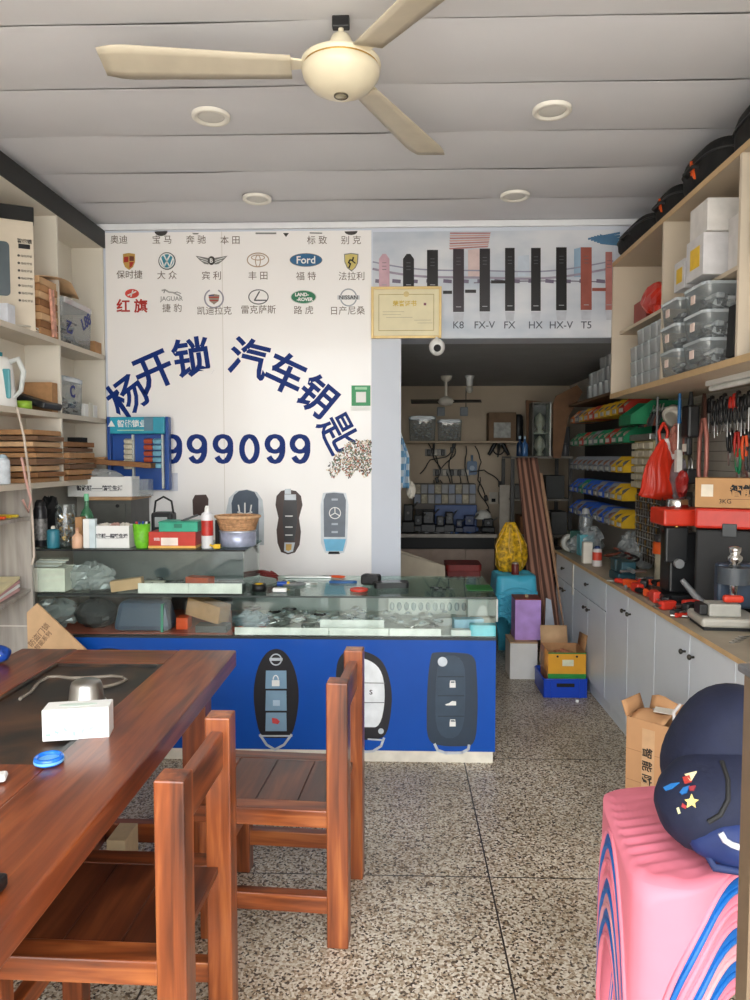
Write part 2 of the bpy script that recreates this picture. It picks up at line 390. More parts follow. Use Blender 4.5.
def bracket(a):
    mb = MB(); mb.T = Matrix.Rotation(a, 4, 'Z')
    mb.prism([(.1, -.02), (.17, -.034), (.24, -.03), (.26, 0), (.24, .03), (.17, .034), (.1, .02)], 'Z', .018, .024)
    mb.cyl((.19, .015, .024), (.19, .015, .03), .006); mb.cyl((.19, -.015, .024), (.19, -.015, .03), .006); return mb
for a in (185, -55, 65):
    b = build('blade', blade(math.radians(a)), M((206, 196, 176), .45, var=.05), rt)
    build('blade_bracket', bracket(math.radians(a)), CREAM, rt)
# ================================================================ TABLE
TD, TM_, TL = (60, 26, 13), (116, 54, 26), (160, 86, 42)
WY = woodmat('Y', TD, TM_, TL); WX = woodmat('X', TD, TM_, TL); WZ = woodmat('Z', TD, TM_, TL)
rt = root('wooden_table', 'long reddish brown wooden table with an inset black stone tray', 'table', (-1.055, 1.7, 0))
x0, x1, y0, y1, zt = -1.48, -.63, .7, 2.83, .75
ix0, ix1, iy0, iy1 = -1.257, -.855, 1.75, 2.64
mb = MB(rt); mb.box(x0, ix0, y0, y1, zt-.065, zt, .006); mb.box(ix1, x1, y0, y1, zt-.065, zt, .006)
build('side_boards', mb, WY, rt)
mb = MB(rt); mb.box(ix0+.001, ix1-.001, iy1, y1-.002, zt-.062, zt-.002, .004)
build('end_board', mb, WX, rt)
mb = MB(rt); mb.box(ix0+.001, ix1-.001, y0, iy0, zt-.062, zt-.002, .004)
build('middle_board', mb, WY, rt)
mb = MB(rt); mb.box(ix0+.001, ix1-.001, iy0, iy1, zt-.055, zt-.012)
mb.box(ix0+.001, ix0+.016, iy0, iy1, zt-.012, zt-.004); mb.box(ix1-.016, ix1-.001, iy0, iy1, zt-.012, zt-.004)
mb.box(ix0+.016, ix1-.016, iy0, iy0+.014, zt-.012, zt-.004); mb.box(ix0+.016, ix1-.016, iy1-.014, iy1, zt-.012, zt-.004)
mt, N, L, P = newmat('stone tray'); tc = N.new('ShaderNodeTexCoord'); nz = N.new('ShaderNodeTexNoise'); nz.inputs['Scale'].default_value = 4; nz.inputs['Detail'].default_value = 6; nz.inputs['Distortion'].default_value = 1
L.new(tc.outputs['Object'], nz.inputs['Vector']); r = N.new('ShaderNodeValToRGB'); r.color_ramp.elements[0].position = .45; r.color_ramp.elements[0].color = lin((34, 32, 30))
r.color_ramp.elements[1].position = .75; r.color_ramp.elements[1].color = lin((98, 66, 44)); L.new(nz.outputs['Fac'], r.inputs[0]); L.new(r.outputs[0], P.inputs['Base Color']); P.inputs['Roughness'].default_value = .42
tray = build('stone_tray', mb, mt, rt)
for ya in (.86, 2.56): build('apron', MB(rt).box(-1.33, -.765, ya, ya+.05, .6, zt-.067), WX, rt)
for lx in (-1.42, -.76):
    for ly in (.86, 2.53):
        build('leg', MB(rt).box(lx, lx+.085, ly, ly+.085, 0, zt-.066, .004), WZ, rt)
build('stretcher', MB(rt).box(-1.34, -.77, 2.55, 2.59, .12, .19, .003), WX, rt)
build('cross_rail', MB(rt).box(-1.1, -1.05, .94, 2.55, .12, .18, .003), WY, rt)
# ================================================================ CHAIRS
CW_ = [woodmat(a, (104, 52, 24), (152, 82, 40), (190, 114, 62)) for a in (0, 1, 2)] if False else [woodmat(a, (66, 30, 15), (134, 68, 33), (188, 112, 60)) for a in 'XYZ']
WSEAT = woodmat('Y', (50, 24, 14), (86, 42, 22), (120, 64, 34))
def chair(label, loc, rz):
    WX, WY, WZ = CW_
    """back towards +x, seat towards -x, origin under the near back post"""
    rt = root('wooden_chair', label, 'chair', loc, rz, 'chunky reddish brown wooden chairs')
    W, D, SH, H = .44, .42, .43, .825
    t = .066
    for yy in (0, W-t):
        build('back_post', MB().box(0, t, yy, yy+t, 0, H, .004), WZ, rt)
        build('leg', MB().box(-D+.02, -D+.02+.055, yy+.004, yy+.058, 0, SH-.05, .004), WZ, rt)
        build('stretcher', MB().box(-D+.07, .005, yy+.012, yy+.05, .10, .155, .003), WX, rt)
    build('top_rail', MB().box(.016, .048, t-.004, W-t+.004, H-.135, H-.035, .004), WY, rt)
    mb = MB(); n = 3; xa, xb = -D+.052, t*.5
    for k in range(n):
        a = xa+(xb-xa)*k/n; mb.box(a, a+(xb-xa)/n-.0015, t+.001, W-t-.001, SH-.022, SH-.002, .0015)
    build('seat', mb, WSEAT, rt)
    mb = MB(); mb.box(-D, .002, .002, t, SH-.055, SH, .004); mb.box(-D, .002, W-t, W-.002, SH-.055, SH, .004); mb.box(-D, -D+.05, t, W-t, SH-.055, SH, .004)
    build('seat_frame', mb, WX, rt)
    build('cross_rail', MB().box(-D+.03, -D+.065, .055, W-.055, .20, .25, .003), WY, rt)
    return rt
chair('reddish brown wooden chair standing near the blue counter front, facing the table', (-.216, 2.175, 0), math.radians(-4))
chair('reddish brown wooden chair nearest the viewer, seat half under the table', (-.512, 1.495, 0), math.radians(-1.5))
# ================================================================ LOGO POSTER ON THE BACK WALL
PYB = YB-.006
def S(px, py, Y=PYB): return aY(px, py, Y)
PW = .00615           # metres per photo pixel on the back wall (about)
POSTER = M((246, 243, 242), .22, var=.015, scale=2, coat=.3)
a, b = S(105, 232), S(371.5, 600)
rt = root('wall_poster', 'large glossy white poster with rows of car emblems, big blue Chinese lettering and digits', 'poster', ((a.x+b.x)/2, PYB, .5))
build('sheet', MB(rt).box(a.x, b.x, PYB, YB-.0005, .5, S(240, 231.5).z), POSTER, rt)
sx_ = S(222.5, 300).x
build('panel_joint', MB(rt).box(sx_-.0015, sx_+.0015, PYB-.001, PYB, .5, S(240, 231.5).z), M((206, 200, 192), .5, var=.02), rt)
NAVY = M((8, 44, 118), .5, var=.02, spec=.2)
FY = PYB-.0012
for ch, px, py, rot, sz in [('杨', 127, 396, -36, .245), ('开', 154, 372, -23, .245), ('锁', 192, 357, -8, .245), ('汽', 249, 358, 14, .245), ('车', 286, 373, 25, .245),
                            ('钥', 317, 396, 40, .232), ('匙', 338.5, 433.5, 62, .232)]:
    put(ch, sz, (S(px, py).x, FY, S(px, py).z), NAVY, rt, (PI/2, math.radians(rot), 0), bold={'匙': .003, '杨': .0042}.get(ch, .0055), name='lettering')
def digit(ch, px, py, w, h):
    c = S(px, py); t = .034; hw, hh = w/2-t/2, h/2-t/2
    if ch == '0': pts = [(hw*math.cos(a), hh*math.sin(a)) for a in [2*PI*i/28 for i in range(28)]]; closed = [True]; ps = [pts]
    else:
        r2 = hh*.60; cy = hh-r2
        ps = [[(hw*math.cos(a), cy+r2*math.sin(a)) for a in [2*PI*i/26 for i in range(26)]],
              [(hw, cy+.004)]+[(hw*math.cos(a)*1.0, -hh*.02+(hh*.98)*math.sin(a)) for a in [-.12-(PI-.75)*i/14 for i in range(15)]]]
        closed = [True, False]
    mb = MB(rt)
    for pts, cl in zip(ps, closed):
        n = len(pts); L_, R_ = [], []
        for i, p in enumerate(pts):
            a_ = Vector(pts[(i-1) % n] if (cl or i) else p); b_ = Vector(pts[(i+1) % n] if (cl or i < n-1) else p); d_ = (b_-a_).normalized(); nn = Vector((-d_.y, d_.x))
            k = t*(.5 if abs(d_.y) > .5 else .40); L_.append(Vector(p)+nn*k); R_.append(Vector(p)-nn*k)
        for i in range(n if cl else n-1):
            j = (i+1) % n; mb.prism([(c.x+q.x, c.z+q.y) for q in (L_[i], L_[j], R_[j], R_[i])], 'Y', FY-.0008-(.0005 if not cl else 0), FY+.0006)
    build('lettering', mb, NAVY, rt)
for ch, px in zip('999099', (172, 197, 223, 249.5, 275, 300)): digit(ch, px, 449, .128, .19)
CAP = M((112, 98, 88), .5, var=.02)
def cap(s, px, py, size=.054, mat=CAP, bold=0): put(s, size, (S(px, py).x, FY, S(px, py).z), mat, rt, bold=bold, name='lettering')
for s, px, py in [('奥迪', 119, 239.5), ('宝 马', 162, 239.5), ('奔 驰', 196, 239.5), ('本 田', 230, 240), ('标 致', 317, 240), ('别 克', 351, 240), ('保时捷', 129.5, 274.5), ('大 众', 167, 275),
                  ('宾 利', 211.5, 275.5), ('丰 田', 258, 275.5), ('福 特', 306, 276), ('法拉利', 351.5, 276), ('捷 豹', 172, 308), ('凯迪拉克', 214.5, 310.5),
                  ('雷克萨斯', 258.5, 309.5), ('路 虎', 303.5, 310), ('日产尼桑', 348, 310.5)]:
    cap(s, px, py)
cap('红 旗', 132, 306, .085, M((178, 40, 30), .5, var=.02), .002)
def flat(pts, name, mat, d=.0, parent=None, Y=None):
    parent = parent or rt; Y = FY if Y is None else Y
    """outline given in photo pixels on the poster, as a thin print"""
    mb = MB(rt); P_ = [S(p[0], p[1], Y) for p in pts]; mb.prism([(p.x, p.z) for p in P_], 'Y', Y-d-.0008, Y-d+.0006); return build(name, mb, mat, parent)
def ell(cx, cy, rx, ry, n=28, a0=0, a1=2*PI): return [(cx+rx*math.cos(a0+(a1-a0)*i/n), cy+ry*math.sin(a0+(a1-a0)*i/n)) for i in range(n)]
def ring(cx, cy, rx, ry, w, mat, name='emblem', d=0, a0=0, a1=2*PI, parent=None):
    parent = parent or rt
    n = 36; full = abs(a1-a0-2*PI) < .01; mb = MB(rt)
    o = [S(cx+rx*math.cos(a0+(a1-a0)*i/n), cy+ry*math.sin(a0+(a1-a0)*i/n)) for i in range(n+1)]
    q = [S(cx+(rx-w)*math.cos(a0+(a1-a0)*i/n), cy+(ry-w)*math.sin(a0+(a1-a0)*i/n)) for i in range(n+1)]
    for i in range(n):
        mb.prism([(o[i].x, o[i].z), (o[i+1].x, o[i+1].z), (q[i+1].x, q[i+1].z), (q[i].x, q[i].z)], 'Y', FY-d-.0008, FY-d+.0006)
    return build(name, mb, mat, parent)
def stroke(pts, w, mat, name='emblem_line', d=.0005, closed=False):
    mb = MB(rt); n = len(pts)
    for i in range(n if closed else n-1):
        p, q = Vector(pts[i]).to_3d(), Vector(pts[(i+1) % n]).to_3d(); t = (q-p).normalized(); nn = Vector((-t.y, t.x, 0))*w/2
        c = [S(v.x, v.y) for v in (p+nn-t*w*.2, q+nn+t*w*.2, q-nn+t*w*.2, p-nn-t*w*.2)]
        mb.prism([(v.x, v.z) for v in c], 'Y', FY-d-.0008, FY-d+.0004)
    return build(name, mb, mat, rt)
EG = M((128, 128, 126), .35, .3, var=.1); ED = M((60, 56, 54), .5, var=.1); EGOLD = M((196, 158, 86), .4, .2); ERED = M((168, 46, 36), .5); ETEAL = M((58, 134, 156), .4)
# top row, cut by the ceiling trim
flat(ell(161, 231, 6.5, 5, a0=0, a1=PI), 'emblem', ED); flat(ell(351, 231, 6.5, 4, a0=0, a1=PI), 'emblem', ED); flat([(192, 233), (199, 233), (197.5, 234.4), (193.5, 234.4)], 'emblem', EG)
stroke([(256, 233.4), (276, 233.4)], 1.6, EG); flat([(283, 233), (289, 233), (286, 237)], 'emblem', ED); stroke([(310, 233), (322, 233.3)], 1.2, EG)
# crest shield
flat([(123, 254), (129, 253), (135, 254), (135, 262), (133, 267), (129, 270), (125, 267), (123, 262)], 'emblem', EGOLD)
flat([(124, 257), (128.5, 256.5), (128.5, 262), (124, 262.5)], 'emblem_detail', ERED, .001); flat([(129.5, 262), (134, 262), (132, 266.5), (129.5, 268)], 'emblem_detail', ERED, .001)
flat([(129.5, 256), (134, 256.5), (134, 261), (129.5, 261)], 'emblem_detail', M((110, 60, 40), .5), .001)
# round badge with V and W
flat(ell(167, 261, 8.6, 8.8), 'emblem', ED); flat(ell(167, 261, 7.8, 8), 'emblem_detail', ETEAL, .0008); ring(167, 261, 7.6, 7.8, 1.1, WHITE, 'emblem_detail', .0014)
stroke([(163.6, 254.6), (167, 261), (170.4, 254.6)], 1.4, WHITE, d=.0016); stroke([(160.8, 258), (164, 267), (167, 261.4), (170, 267), (173.2, 258)], 1.4, WHITE, d=.0018)
# winged badge
for s in (-1, 1):
    flat([(211.5+s*3, 258), (211.5+s*16, 255.8), (211.5+s*12, 260), (211.5+s*7, 264), (211.5+s*3, 264.5)], 'emblem', EG)
    stroke([(211.5+s*4, 260.5), (211.5+s*13, 257.6)], .6, WHITE, d=.0012); stroke([(211.5+s*4, 262.5), (211.5+s*10, 260.4)], .6, WHITE, d=.0012)
flat(ell(211.5, 260.6, 3.6, 4.4), 'emblem', ED); put('B', .035, (S(211.5, 260.6).x, FY-.001, S(211.5, 260.6).z), WHITE, rt, bold=.001, name='lettering')
# three ovals
BE = M((176, 154, 134), .4, .2); ring(258, 260, 11.2, 7.4, 1.1, BE); ring(258, 257.6, 7, 3, .9, BE, d=.0006); ring(258, 261, 2.9, 6.2, .9, BE, d=.001)
# blue oval
flat(ell(306, 260, 16.4, 6.8), 'emblem', EG); flat(ell(306, 260, 15.8, 6.2), 'emblem_detail', M((42, 98, 142), .35), .0008)
put('Ford', .062, (S(306, 260).x, FY-.0016, S(306, 260).z), WHITE, rt, bold=.001, name='lettering')
# yellow shield with a dark animal
flat([(344, 254), (351, 253), (358.5, 254), (358, 263), (355.5, 268), (351.5, 271.5), (347, 268), (344.4, 262)], 'emblem', EG)
flat([(345, 255), (351, 254), (357.5, 255), (357, 263), (355, 267), (351.5, 270.3), (347.6, 267), (345.4, 262)], 'emblem_detail', M((208, 190, 110), .4), .0008)
stroke([(349, 268), (350.5, 264), (348.6, 262.6), (350, 260), (352.6, 260.6), (353.4, 257.4)], 1.5, INK, d=.0014); stroke([(352.4, 261), (355.4, 263.4)], 1.2, INK, d=.0014)
# red oval with a bar
flat(ell(132, 293.6, 7, 4.6), 'emblem', M((204, 70, 60), .4)); stroke([(128, 295.4), (132, 293.6), (136, 291.6)], 1.3, WHITE, d=.001); stroke([(131, 296.6), (133, 290.6)], 1.2, WHITE, d=.001)
# leaping cat and word
stroke([(162, 290.6), (165, 289.8), (169, 292.2), (173, 292.6), (180, 295.8)], 1.5, M((170, 168, 166), .4)); stroke([(165, 290), (164, 293)], .9, EG); stroke([(174, 293), (177, 292), (181, 293.6)], .7, EG)
cap('JAGUAR', 171.5, 299.3, .038, M((140, 138, 136), .5, var=.02), .0002)
# wreath with a coloured crest
ring(214, 298.5, 10, 10, 1.5, M((150, 148, 160), .4), a0=-1.1, a1=PI+1.1)
flat([(208.5, 295), (214, 294), (219.5, 295), (218.6, 301), (214, 304.5), (209.4, 301)], 'emblem', M((150, 132, 120), .4)); stroke([(209, 297.4), (219, 297.4)], 1, ERED, d=.0012); stroke([(210, 300.6), (218, 300.6)], 1, ERED, d=.0012); stroke([(209, 295.6), (214, 295.4)], 1, M((60, 70, 120), .4), d=.0014)
# oval with a slanted L
EL = M((92, 92, 96), .4, .2); ring(258.5, 297, 10.2, 7.6, 1, EL); stroke([(259.5, 291.6), (254.5, 300.4), (267, 300.4)], 1.3, EL)
# green oval
flat(ell(303.5, 297, 13, 7), 'emblem', M((200, 206, 200), .4)); flat(ell(303.5, 297, 12.2, 6.2), 'emblem_detail', M((30, 118, 82), .4), .0008)
put('LAND-', .028, (S(302, 295).x, FY-.0016, S(302, 294.6).z), WHITE, rt, bold=.0012, name='lettering'); put('-ROVER', .028, (S(305, 299).x, FY-.0016, S(305, 299.4).z), WHITE, rt, bold=.0012, name='lettering')
# ring with a bar
ring(348.5, 297.5, 8.6, 9, 1.3, M((160, 164, 170), .3, .4)); flat([(337.5, 295.4), (359.5, 295.4), (359.5, 299.6), (337.5, 299.6)], 'emblem', M((196, 198, 202), .3), .0006)
put('NISSAN', .034, (S(348.5, 297.5).x, FY-.0018, S(348.5, 297.5).z), ED, rt, bold=.0006)
# printed heap of keys, lower right
rnd = random.Random(5)
cols = [M((186, 150, 104), .5), M((96, 74, 54), .5), M((44, 42, 44), .5), M((214, 200, 176), .5), M((170, 96, 76), .5), M((110, 130, 110), .5)]
mbs = [MB(rt) for _ in cols]
for i in range(1100):
    x = 327+44*rnd.random()**.75; y = 440+38*rnd.random()
    dome = 479-36*min(1, max(0, (x-325)/26))**.6
    if y < dome-3 or y > 474+4*math.sin(x*.4): continue
    p = S(x, y); k = rnd.randrange(6); r_ = .003+.003*rnd.random(); a_ = rnd.random()*3
    mbs[k].bc((p.x, FY-.0004-.0003*k, p.z), (r_*2.6, .0008, r_*1.1), rot=(0, a_, 0))
for k, m_ in enumerate(mbs): o = build('key_heap_print', m_, cols[k], rt); o['kind'] = 'stuff'
# printed car keys along the lower edge
def pk(pts, mat, d=0, name='printed_key'): return flat(pts, name, mat, d)
BR = M((62, 40, 34), .4); SL = M((62, 76, 94), .4); SIL = M((190, 196, 202), .35, .2)
pk([(193, 515), (192.5, 500), (195, 495), (206, 494.6), (208.5, 499), (208, 516)], BR)
pk([(227, 545), (226, 512), (229, 498), (236, 491), (247, 489.4), (257, 492), (262.5, 500), (264, 515), (264, 545)], SIL)
pk([(232, 514), (231.5, 503), (234, 495), (239, 491), (247, 489.8), (254.5, 492), (258.5, 499), (258.5, 514)], SL, .001); pk([(233, 545), (232, 516), (259, 516), (259, 545)], M((120, 130, 140), .4), .001)
for s in (-1, 0, 1): stroke([(245+s*5, 514), (245+s*6.5, 503+abs(s)*2)], 1.4, WHITE, d=.002)
stroke([(238, 512), (245, 514.5), (252, 512)], 1.6, WHITE, d=.002)
pk([(281, 552), (277.5, 543), (276.5, 530), (278.5, 518), (275.5, 505), (276.5, 496), (281, 491), (288, 489.4), (296, 491), (301, 496), (302.5, 505), (299, 518), (301, 532), (299.5, 545), (295, 552.5), (288, 554.5)], BR)
pk([(284.5, 541), (282.5, 520), (284, 496), (290, 494), (296.5, 496), (297.5, 520), (294.5, 541)], M((40, 38, 42), .35), .001); pk([(284.6, 500), (284.6, 494.4), (296, 494.4), (296, 500)], SIL, .0016)
pk([(284, 551), (284.5, 542.5), (295, 542.5), (293, 551.5), (288, 553)], SIL, .0012); flat([(286, 550), (285.8, 544), (291.8, 544), (291.4, 549.6), (288.6, 551)], 'printed_key_mark', EGOLD, .0018)
for y in (516, 527, 535): stroke([(285.5, y), (292.5, y)], 1, WHITE, d=.002)
pk([(284.8, 494), (284.8, 489), (291, 488.6), (291, 494)], SIL, .0012)
pk([(321, 543), (320.6, 505), (323, 493), (334, 491.6), (346, 493), (348.5, 505), (347, 543), (344, 552.5), (334, 554.6), (325, 552.5)], M((206, 212, 218), .3))
pk([(324, 537), (323.6, 500), (326, 493.5), (334, 492.6), (343.5, 493.5), (346, 500), (345, 537)], M((92, 102, 116), .35), .001); pk([(326, 551), (323.5, 539), (346, 539), (343, 551)], M((96, 176, 214), .3), .001); pk([(328, 554), (340, 554), (339, 551.5), (329, 551.5)], INK, .0014)
ring(335, 513, 6, 6, .9, WHITE, 'printed_key_mark', .0018)
for q in (0, 120, 240): stroke([(335, 513), (335+5.6*math.sin(math.radians(q)), 513-5.6*math.cos(math.radians(q)))], .9, WHITE, d=.002)
for y in (499.5, 524, 532): stroke([(332, y), (337.5, y)], 2, M((170, 178, 190), .4), d=.002)
# green sticker on the poster (its code square is left plain)
a, b = S(351.5, 385.5), S(370.5, 405.8)
g = root('green_sticker', 'green sticker with a white panel on the right edge of the poster', 'sticker', ((a.x+b.x)/2, PYB-.002, b.z))
build('backing', MB(g).box(a.x, b.x, PYB-.0035, PYB-.0012, b.z, a.z), M((22, 146, 82), .4, var=.03), g)
a2, b2 = S(356, 392), S(366, 402.4); build('white_panel', MB(g).box(a2.x, b2.x, PYB-.0045, PYB-.0034, b2.z, a2.z), WHITE, g)
a3, b3 = S(355, 387), S(367, 389.6); build('header_strip', MB(g).box(a3.x, b3.x, PYB-.0045, PYB-.0034, b3.z, a3.z), M((150, 210, 170), .4), g)
a, b = S(351, 406.6), S(370.5, 411); one('paper_label', 'small white paper label stuck just under the green sticker', 'label', MB().box(a.x, b.x, PYB-.003, PYB-.0012, b.z, a.z), WHITE)
a, b = S(169, 473), S(178, 491); one('paper_note', 'small pale note stuck on the poster right of the blue tool board', 'note', MB().box(a.x, b.x, PYB-.004, PYB-.0012, b.z, a.z), M((206, 208, 220), .5))
# ================================================================ DOOR LOCK BANNER
a, b = S(373, 232), S(612, 337)
bt = root('lock_banner', 'wide pale banner picturing a row of upright smart door locks above the doorway', 'banner', ((a.x+b.x)/2, PYB, b.z))
rt = bt
mt, N, L, P = newmat('banner'); tc = N.new('ShaderNodeTexCoord'); mp = N.new('ShaderNodeMapping'); mp.inputs['Scale'].default_value = (1.2, 1, 2.6); L.new(tc.outputs['Object'], mp.inputs[0])
nz = N.new('ShaderNodeTexNoise'); nz.inputs['Scale'].default_value = 1.6; nz.inputs['Detail'].default_value = 4; L.new(mp.outputs[0], nz.inputs['Vector'])
r = N.new('ShaderNodeValToRGB'); r.color_ramp.elements[0].position = .35; r.color_ramp.elements[0].color = lin((176, 186, 200)); r.color_ramp.elements[1].position = .62; r.color_ramp.elements[1].color = lin((214, 216, 222))
L.new(nz.outputs['Fac'], r.inputs[0]); L.new(r.outputs[0], P.inputs['Base Color']); P.inputs['Roughness'].default_value = .3
build('sheet', MB(rt).box(a.x, b.x, PYB, YB-.0005, b.z, a.z), mt, rt)
# printed scene behind the locks: tower left of centre, blue blocks right, curved bridge
TW = M((196, 158, 148), .5, var=.1)
for k in range(7): flat([(450-k*.2, 232.5+k*2.6), (491-k*.4, 232.5+k*2.2), (490-k*.4, 234+k*2.2), (450, 234+k*2.6)], 'printed_tower', TW if k % 2 else M((170, 120, 120), .5), .0002*(k+1))
flat([(468, 250), (488, 248), (489, 276), (468, 277)], 'printed_tower', M((206, 184, 182), .5))
for k in range(5): flat([(588+k*3, 238-k), (620, 231.8+k*3), (620, 234+k*3), (588+k*3, 240+k)], 'printed_block', M((74, 116, 150), .5), .0003*k)
flat([(574, 249), (582, 247), (582, 277), (574, 277)], 'printed_block', M((140, 166, 190), .5)); flat([(518, 256), (529, 255), (529, 276), (518, 276)], 'printed_block', M((186, 196, 210), .5))
br = [(373+k*8, 262+10*(1-((k*8-120)/120)**2)+4*math.sin(k*.35)*.3) for k in range(31)]
stroke(br, 1.4, M((140, 140, 160), .5), 'printed_bridge'); stroke([(x, y+7) for x, y in br], 2.2, M((150, 140, 158), .5), 'printed_bridge', d=.0007)
stroke([(x, 283+2*math.sin(x*.02)) for x in range(474, 612, 8)], 1.2, M((120, 112, 128), .5), 'printed_bridge', d=.0008)
for x in range(376, 612, 17): stroke([(x, 281), (x+7, 281.6)], 3.6, M((110, 100, 122), .5), 'printed_bridge', d=.0009)
LKB = M((24, 22, 24), .3, var=.05)
def lock(x0, x1, y0, y1, mat, lbl='', px=None, pointed=False):
    p = [(x0, y1), (x0, y0+ (5 if pointed else 0)), ((x0*2+x1)/3, y0), ((x0+2*x1)/3, y0), (x1, y0+(5 if pointed else 0)), (x1, y1)]
    o = flat(p, 'printed_lock', mat, .002, bt)
    c = (x0+x1)/2
    for k in range(3): stroke([(c-2, y0+9+k*3.4), (c+2, y0+9+k*3.4)], .5, M((90, 90, 96), .5), 'printed_keypad', d=.0032)
    stroke([(c-2.4, y1-5), (c+2.4, y1-5)], .7, M((160, 160, 166), .5), 'printed_keypad', d=.0032)
    if lbl: put(lbl, .06, (S(c, 323).x, FY-.001, S(c, 325).z), M((80, 84, 96), .5), bt, bold=.0004, name='lettering')
    flat([(x0, y1+1), (x1, y1+1), (x1-1, y1+10), (x0+1, y1+10)], 'printed_reflection', M((184, 188, 198), .4), .001, bt)
lock(379, 389.5, 254, 290, M((196, 160, 172), .35), pointed=True); lock(403, 414, 254, 290, LKB, pointed=True); lock(427, 438, 250, 290, LKB)
lock(453, 464, 249, 312, M((48, 38, 46), .3), 'K8'); lock(479.5, 490, 248.6, 311.5, M((34, 30, 34), .3), 'FX-V'); lock(505, 514.6, 248, 311, LKB, 'FX'); lock(531, 540.6, 248, 311, LKB, 'HX'); lock(556, 566.6, 247.4, 310.4, LKB, 'HX-V')
lock(580.6, 591.6, 247.4, 310, M((150, 82, 70), .35), 'T5'); lock(605.4, 612, 252, 310, M((170, 110, 104), .35))
for x0, x1, y, m_ in ((443, 452, 292.4, LKB), (465, 476, 291.4, LKB), (491, 505, 282, LKB), (592, 606, 289.6, M((150, 82, 70), .35))):
    flat([(x0, y-1.6), (x1, y-1.6), (x1, y+1.6), (x0, y+1.6)], 'printed_handle', m_, .003, bt)
# certificate
Yc = PYB-.022
a, b = S(371, 286.5, Yc), S(441.5, 338, Yc)
ct = root('certificate', 'cream certificate in a gold frame hung at the corner between poster and banner', 'certificate', ((a.x+b.x)/2, Yc, b.z))
GF = M((214, 186, 128), .35, .3, var=.06)
w_ = .016; x0, x1, z0, z1 = a.x, b.x, b.z, a.z
for q in ((x0, x0+w_, z0, z1), (x1-w_, x1, z0, z1), (x0+w_, x1-w_, z0, z0+w_), (x0+w_, x1-w_, z1-w_, z1)):
    build('frame_bar', MB(ct).box(q[0], q[1], Yc, PYB-.006, q[2], q[3], .003), GF, ct)
build('sheet', MB(ct).box(x0+w_, x1-w_, Yc+.008, PYB-.007, z0+w_, z1-w_), M((226, 216, 180), .5, var=.04), ct)
bo = MB(ct); m_ = .045
for q in ((x0+m_, x0+m_+.004, z0+m_, z1-m_), (x1-m_-.004, x1-m_, z0+m_, z1-m_), (x0+m_, x1-m_, z0+m_, z0+m_+.004), (x0+m_, x1-m_, z1-m_-.004, z1-m_)): bo.box(q[0], q[1], Yc+.0065, Yc+.0082, q[2], q[3])
build('border_line', bo, M((176, 160, 110), .5), ct)
build('crest', MB(ct).cyl(((x0+x1)/2, Yc+.006, z1-m_), ((x0+x1)/2, Yc+.0082, z1-m_), .017), M((206, 186, 130), .5), ct)
put('荣誉证书', .036, ((x0+x1)/2-.01, Yc+.007, z1-.1), M((206, 176, 70), .5), ct, bold=.0008); put('■', .02, (x1-.1, Yc+.007, z1-.105), M((130, 80, 90), .5), ct)
ln = MB(ct)
for k, (u0, u1) in enumerate(((.07, .2), (.07, .18), (.09, .25), (.26, .36), (.28, .37))): ln.box(x0+u0, x0+u1, Yc+.0068, Yc+.0082, z1-.15-k*.017, z1-.148-k*.017)
build('writing_lines', ln, M((170, 160, 130), .5), ct)
# dome camera on the lintel edge
p = S(437, 347, YB-.06)
sc = root('security_camera', 'small white dome security camera below the certificate', 'camera', (p.x, YB-.06, p.z))
build('body', MB(sc).ball((p.x, YB-.06, p.z), (.048, .046, .052)), WHITE, sc)
build('lens', MB(sc).cyl((p.x, YB-.10, p.z-.012), (p.x, YB-.112, p.z-.014), .022, .016), INK, sc)
build('mount', MB(sc).cyl((p.x, YB-.06, p.z+.045), (p.x, YB-.001, p.z+.06), .012), WHITE, sc)
# ================================================================ GLASS DISPLAY COUNTER
YF, YK = 3.57, 4.19
S2 = lambda px, py, Y=YF: aY(px, py, Y)
xr = S2(495.5, 700).x; xl = -1.78
zb = S2(330, 637).z; zt_ = S2(330, 596).z; zk = .055
xm = S2(232, 610).x
BLU = M((0, 74, 168), .45, var=.06, scale=4, coat=.1, spec=.3)
ctr = root('display_counter', 'long low glass display counter with a blue front picturing car keys', 'counter', ((xl+xr)/2, YF+.3, 0))
build('front_panel', MB(ctr).box(xl, xr, YF, YF+.012, zk+.002, zb-.012), BLU, ctr)
build('kickboard', MB(ctr).box(xl, xr-.01, YF+.004, YF+.02, 0, zk), M((226, 220, 206), .6), ctr)
build('cabinet_body', MB(ctr).box(xl, xr-.002, YF+.013, YK, zk, zb-.014), M((226, 224, 218), .5), ctr)
build('shelf', MB(ctr).box(xl, xr, YF, YK, zb-.012, zb), M((40, 42, 44), .4), ctr, 'dark shelf board')
build('interior_base', MB(ctr).box(xm+.005, xr-.008, YF+.03, YK-.02, zb+.0005, zb+.004), M((214, 214, 212), .5), ctr)
build('interior_base', MB(ctr).box(xl+.005, xm-.005, YF+.03, YK-.02, zb+.0005, zb+.004), M((168, 84, 66), .6), ctr)
FR = M((52, 60, 58), .35, var=.05)
build('pane', MB(ctr).box(xl, xm-.002, YF+.002, YF+.006, zb+.002, zt_-.008), GLASS, ctr)
build('pane', MB(ctr).box(xm+.002, xr, YF+.002, YF+.006, zb+.002, zt_-.008), GLASS, ctr)
build('pane', MB(ctr).box(xr-.005, xr, YF+.007, YK, zb+.002, zt_-.008), GLASS, ctr)
build('divider', MB(ctr).box(xm-.002, xm+.002, YF+.007, YK-.02, zb+.002, zt_-.008), GLASS, ctr)
build('rear_door', MB(ctr).box(xm, xr-.006, YK-.012, YK-.004, zb+.002, zt_-.008), M((196, 200, 200), .25, var=.05), ctr)
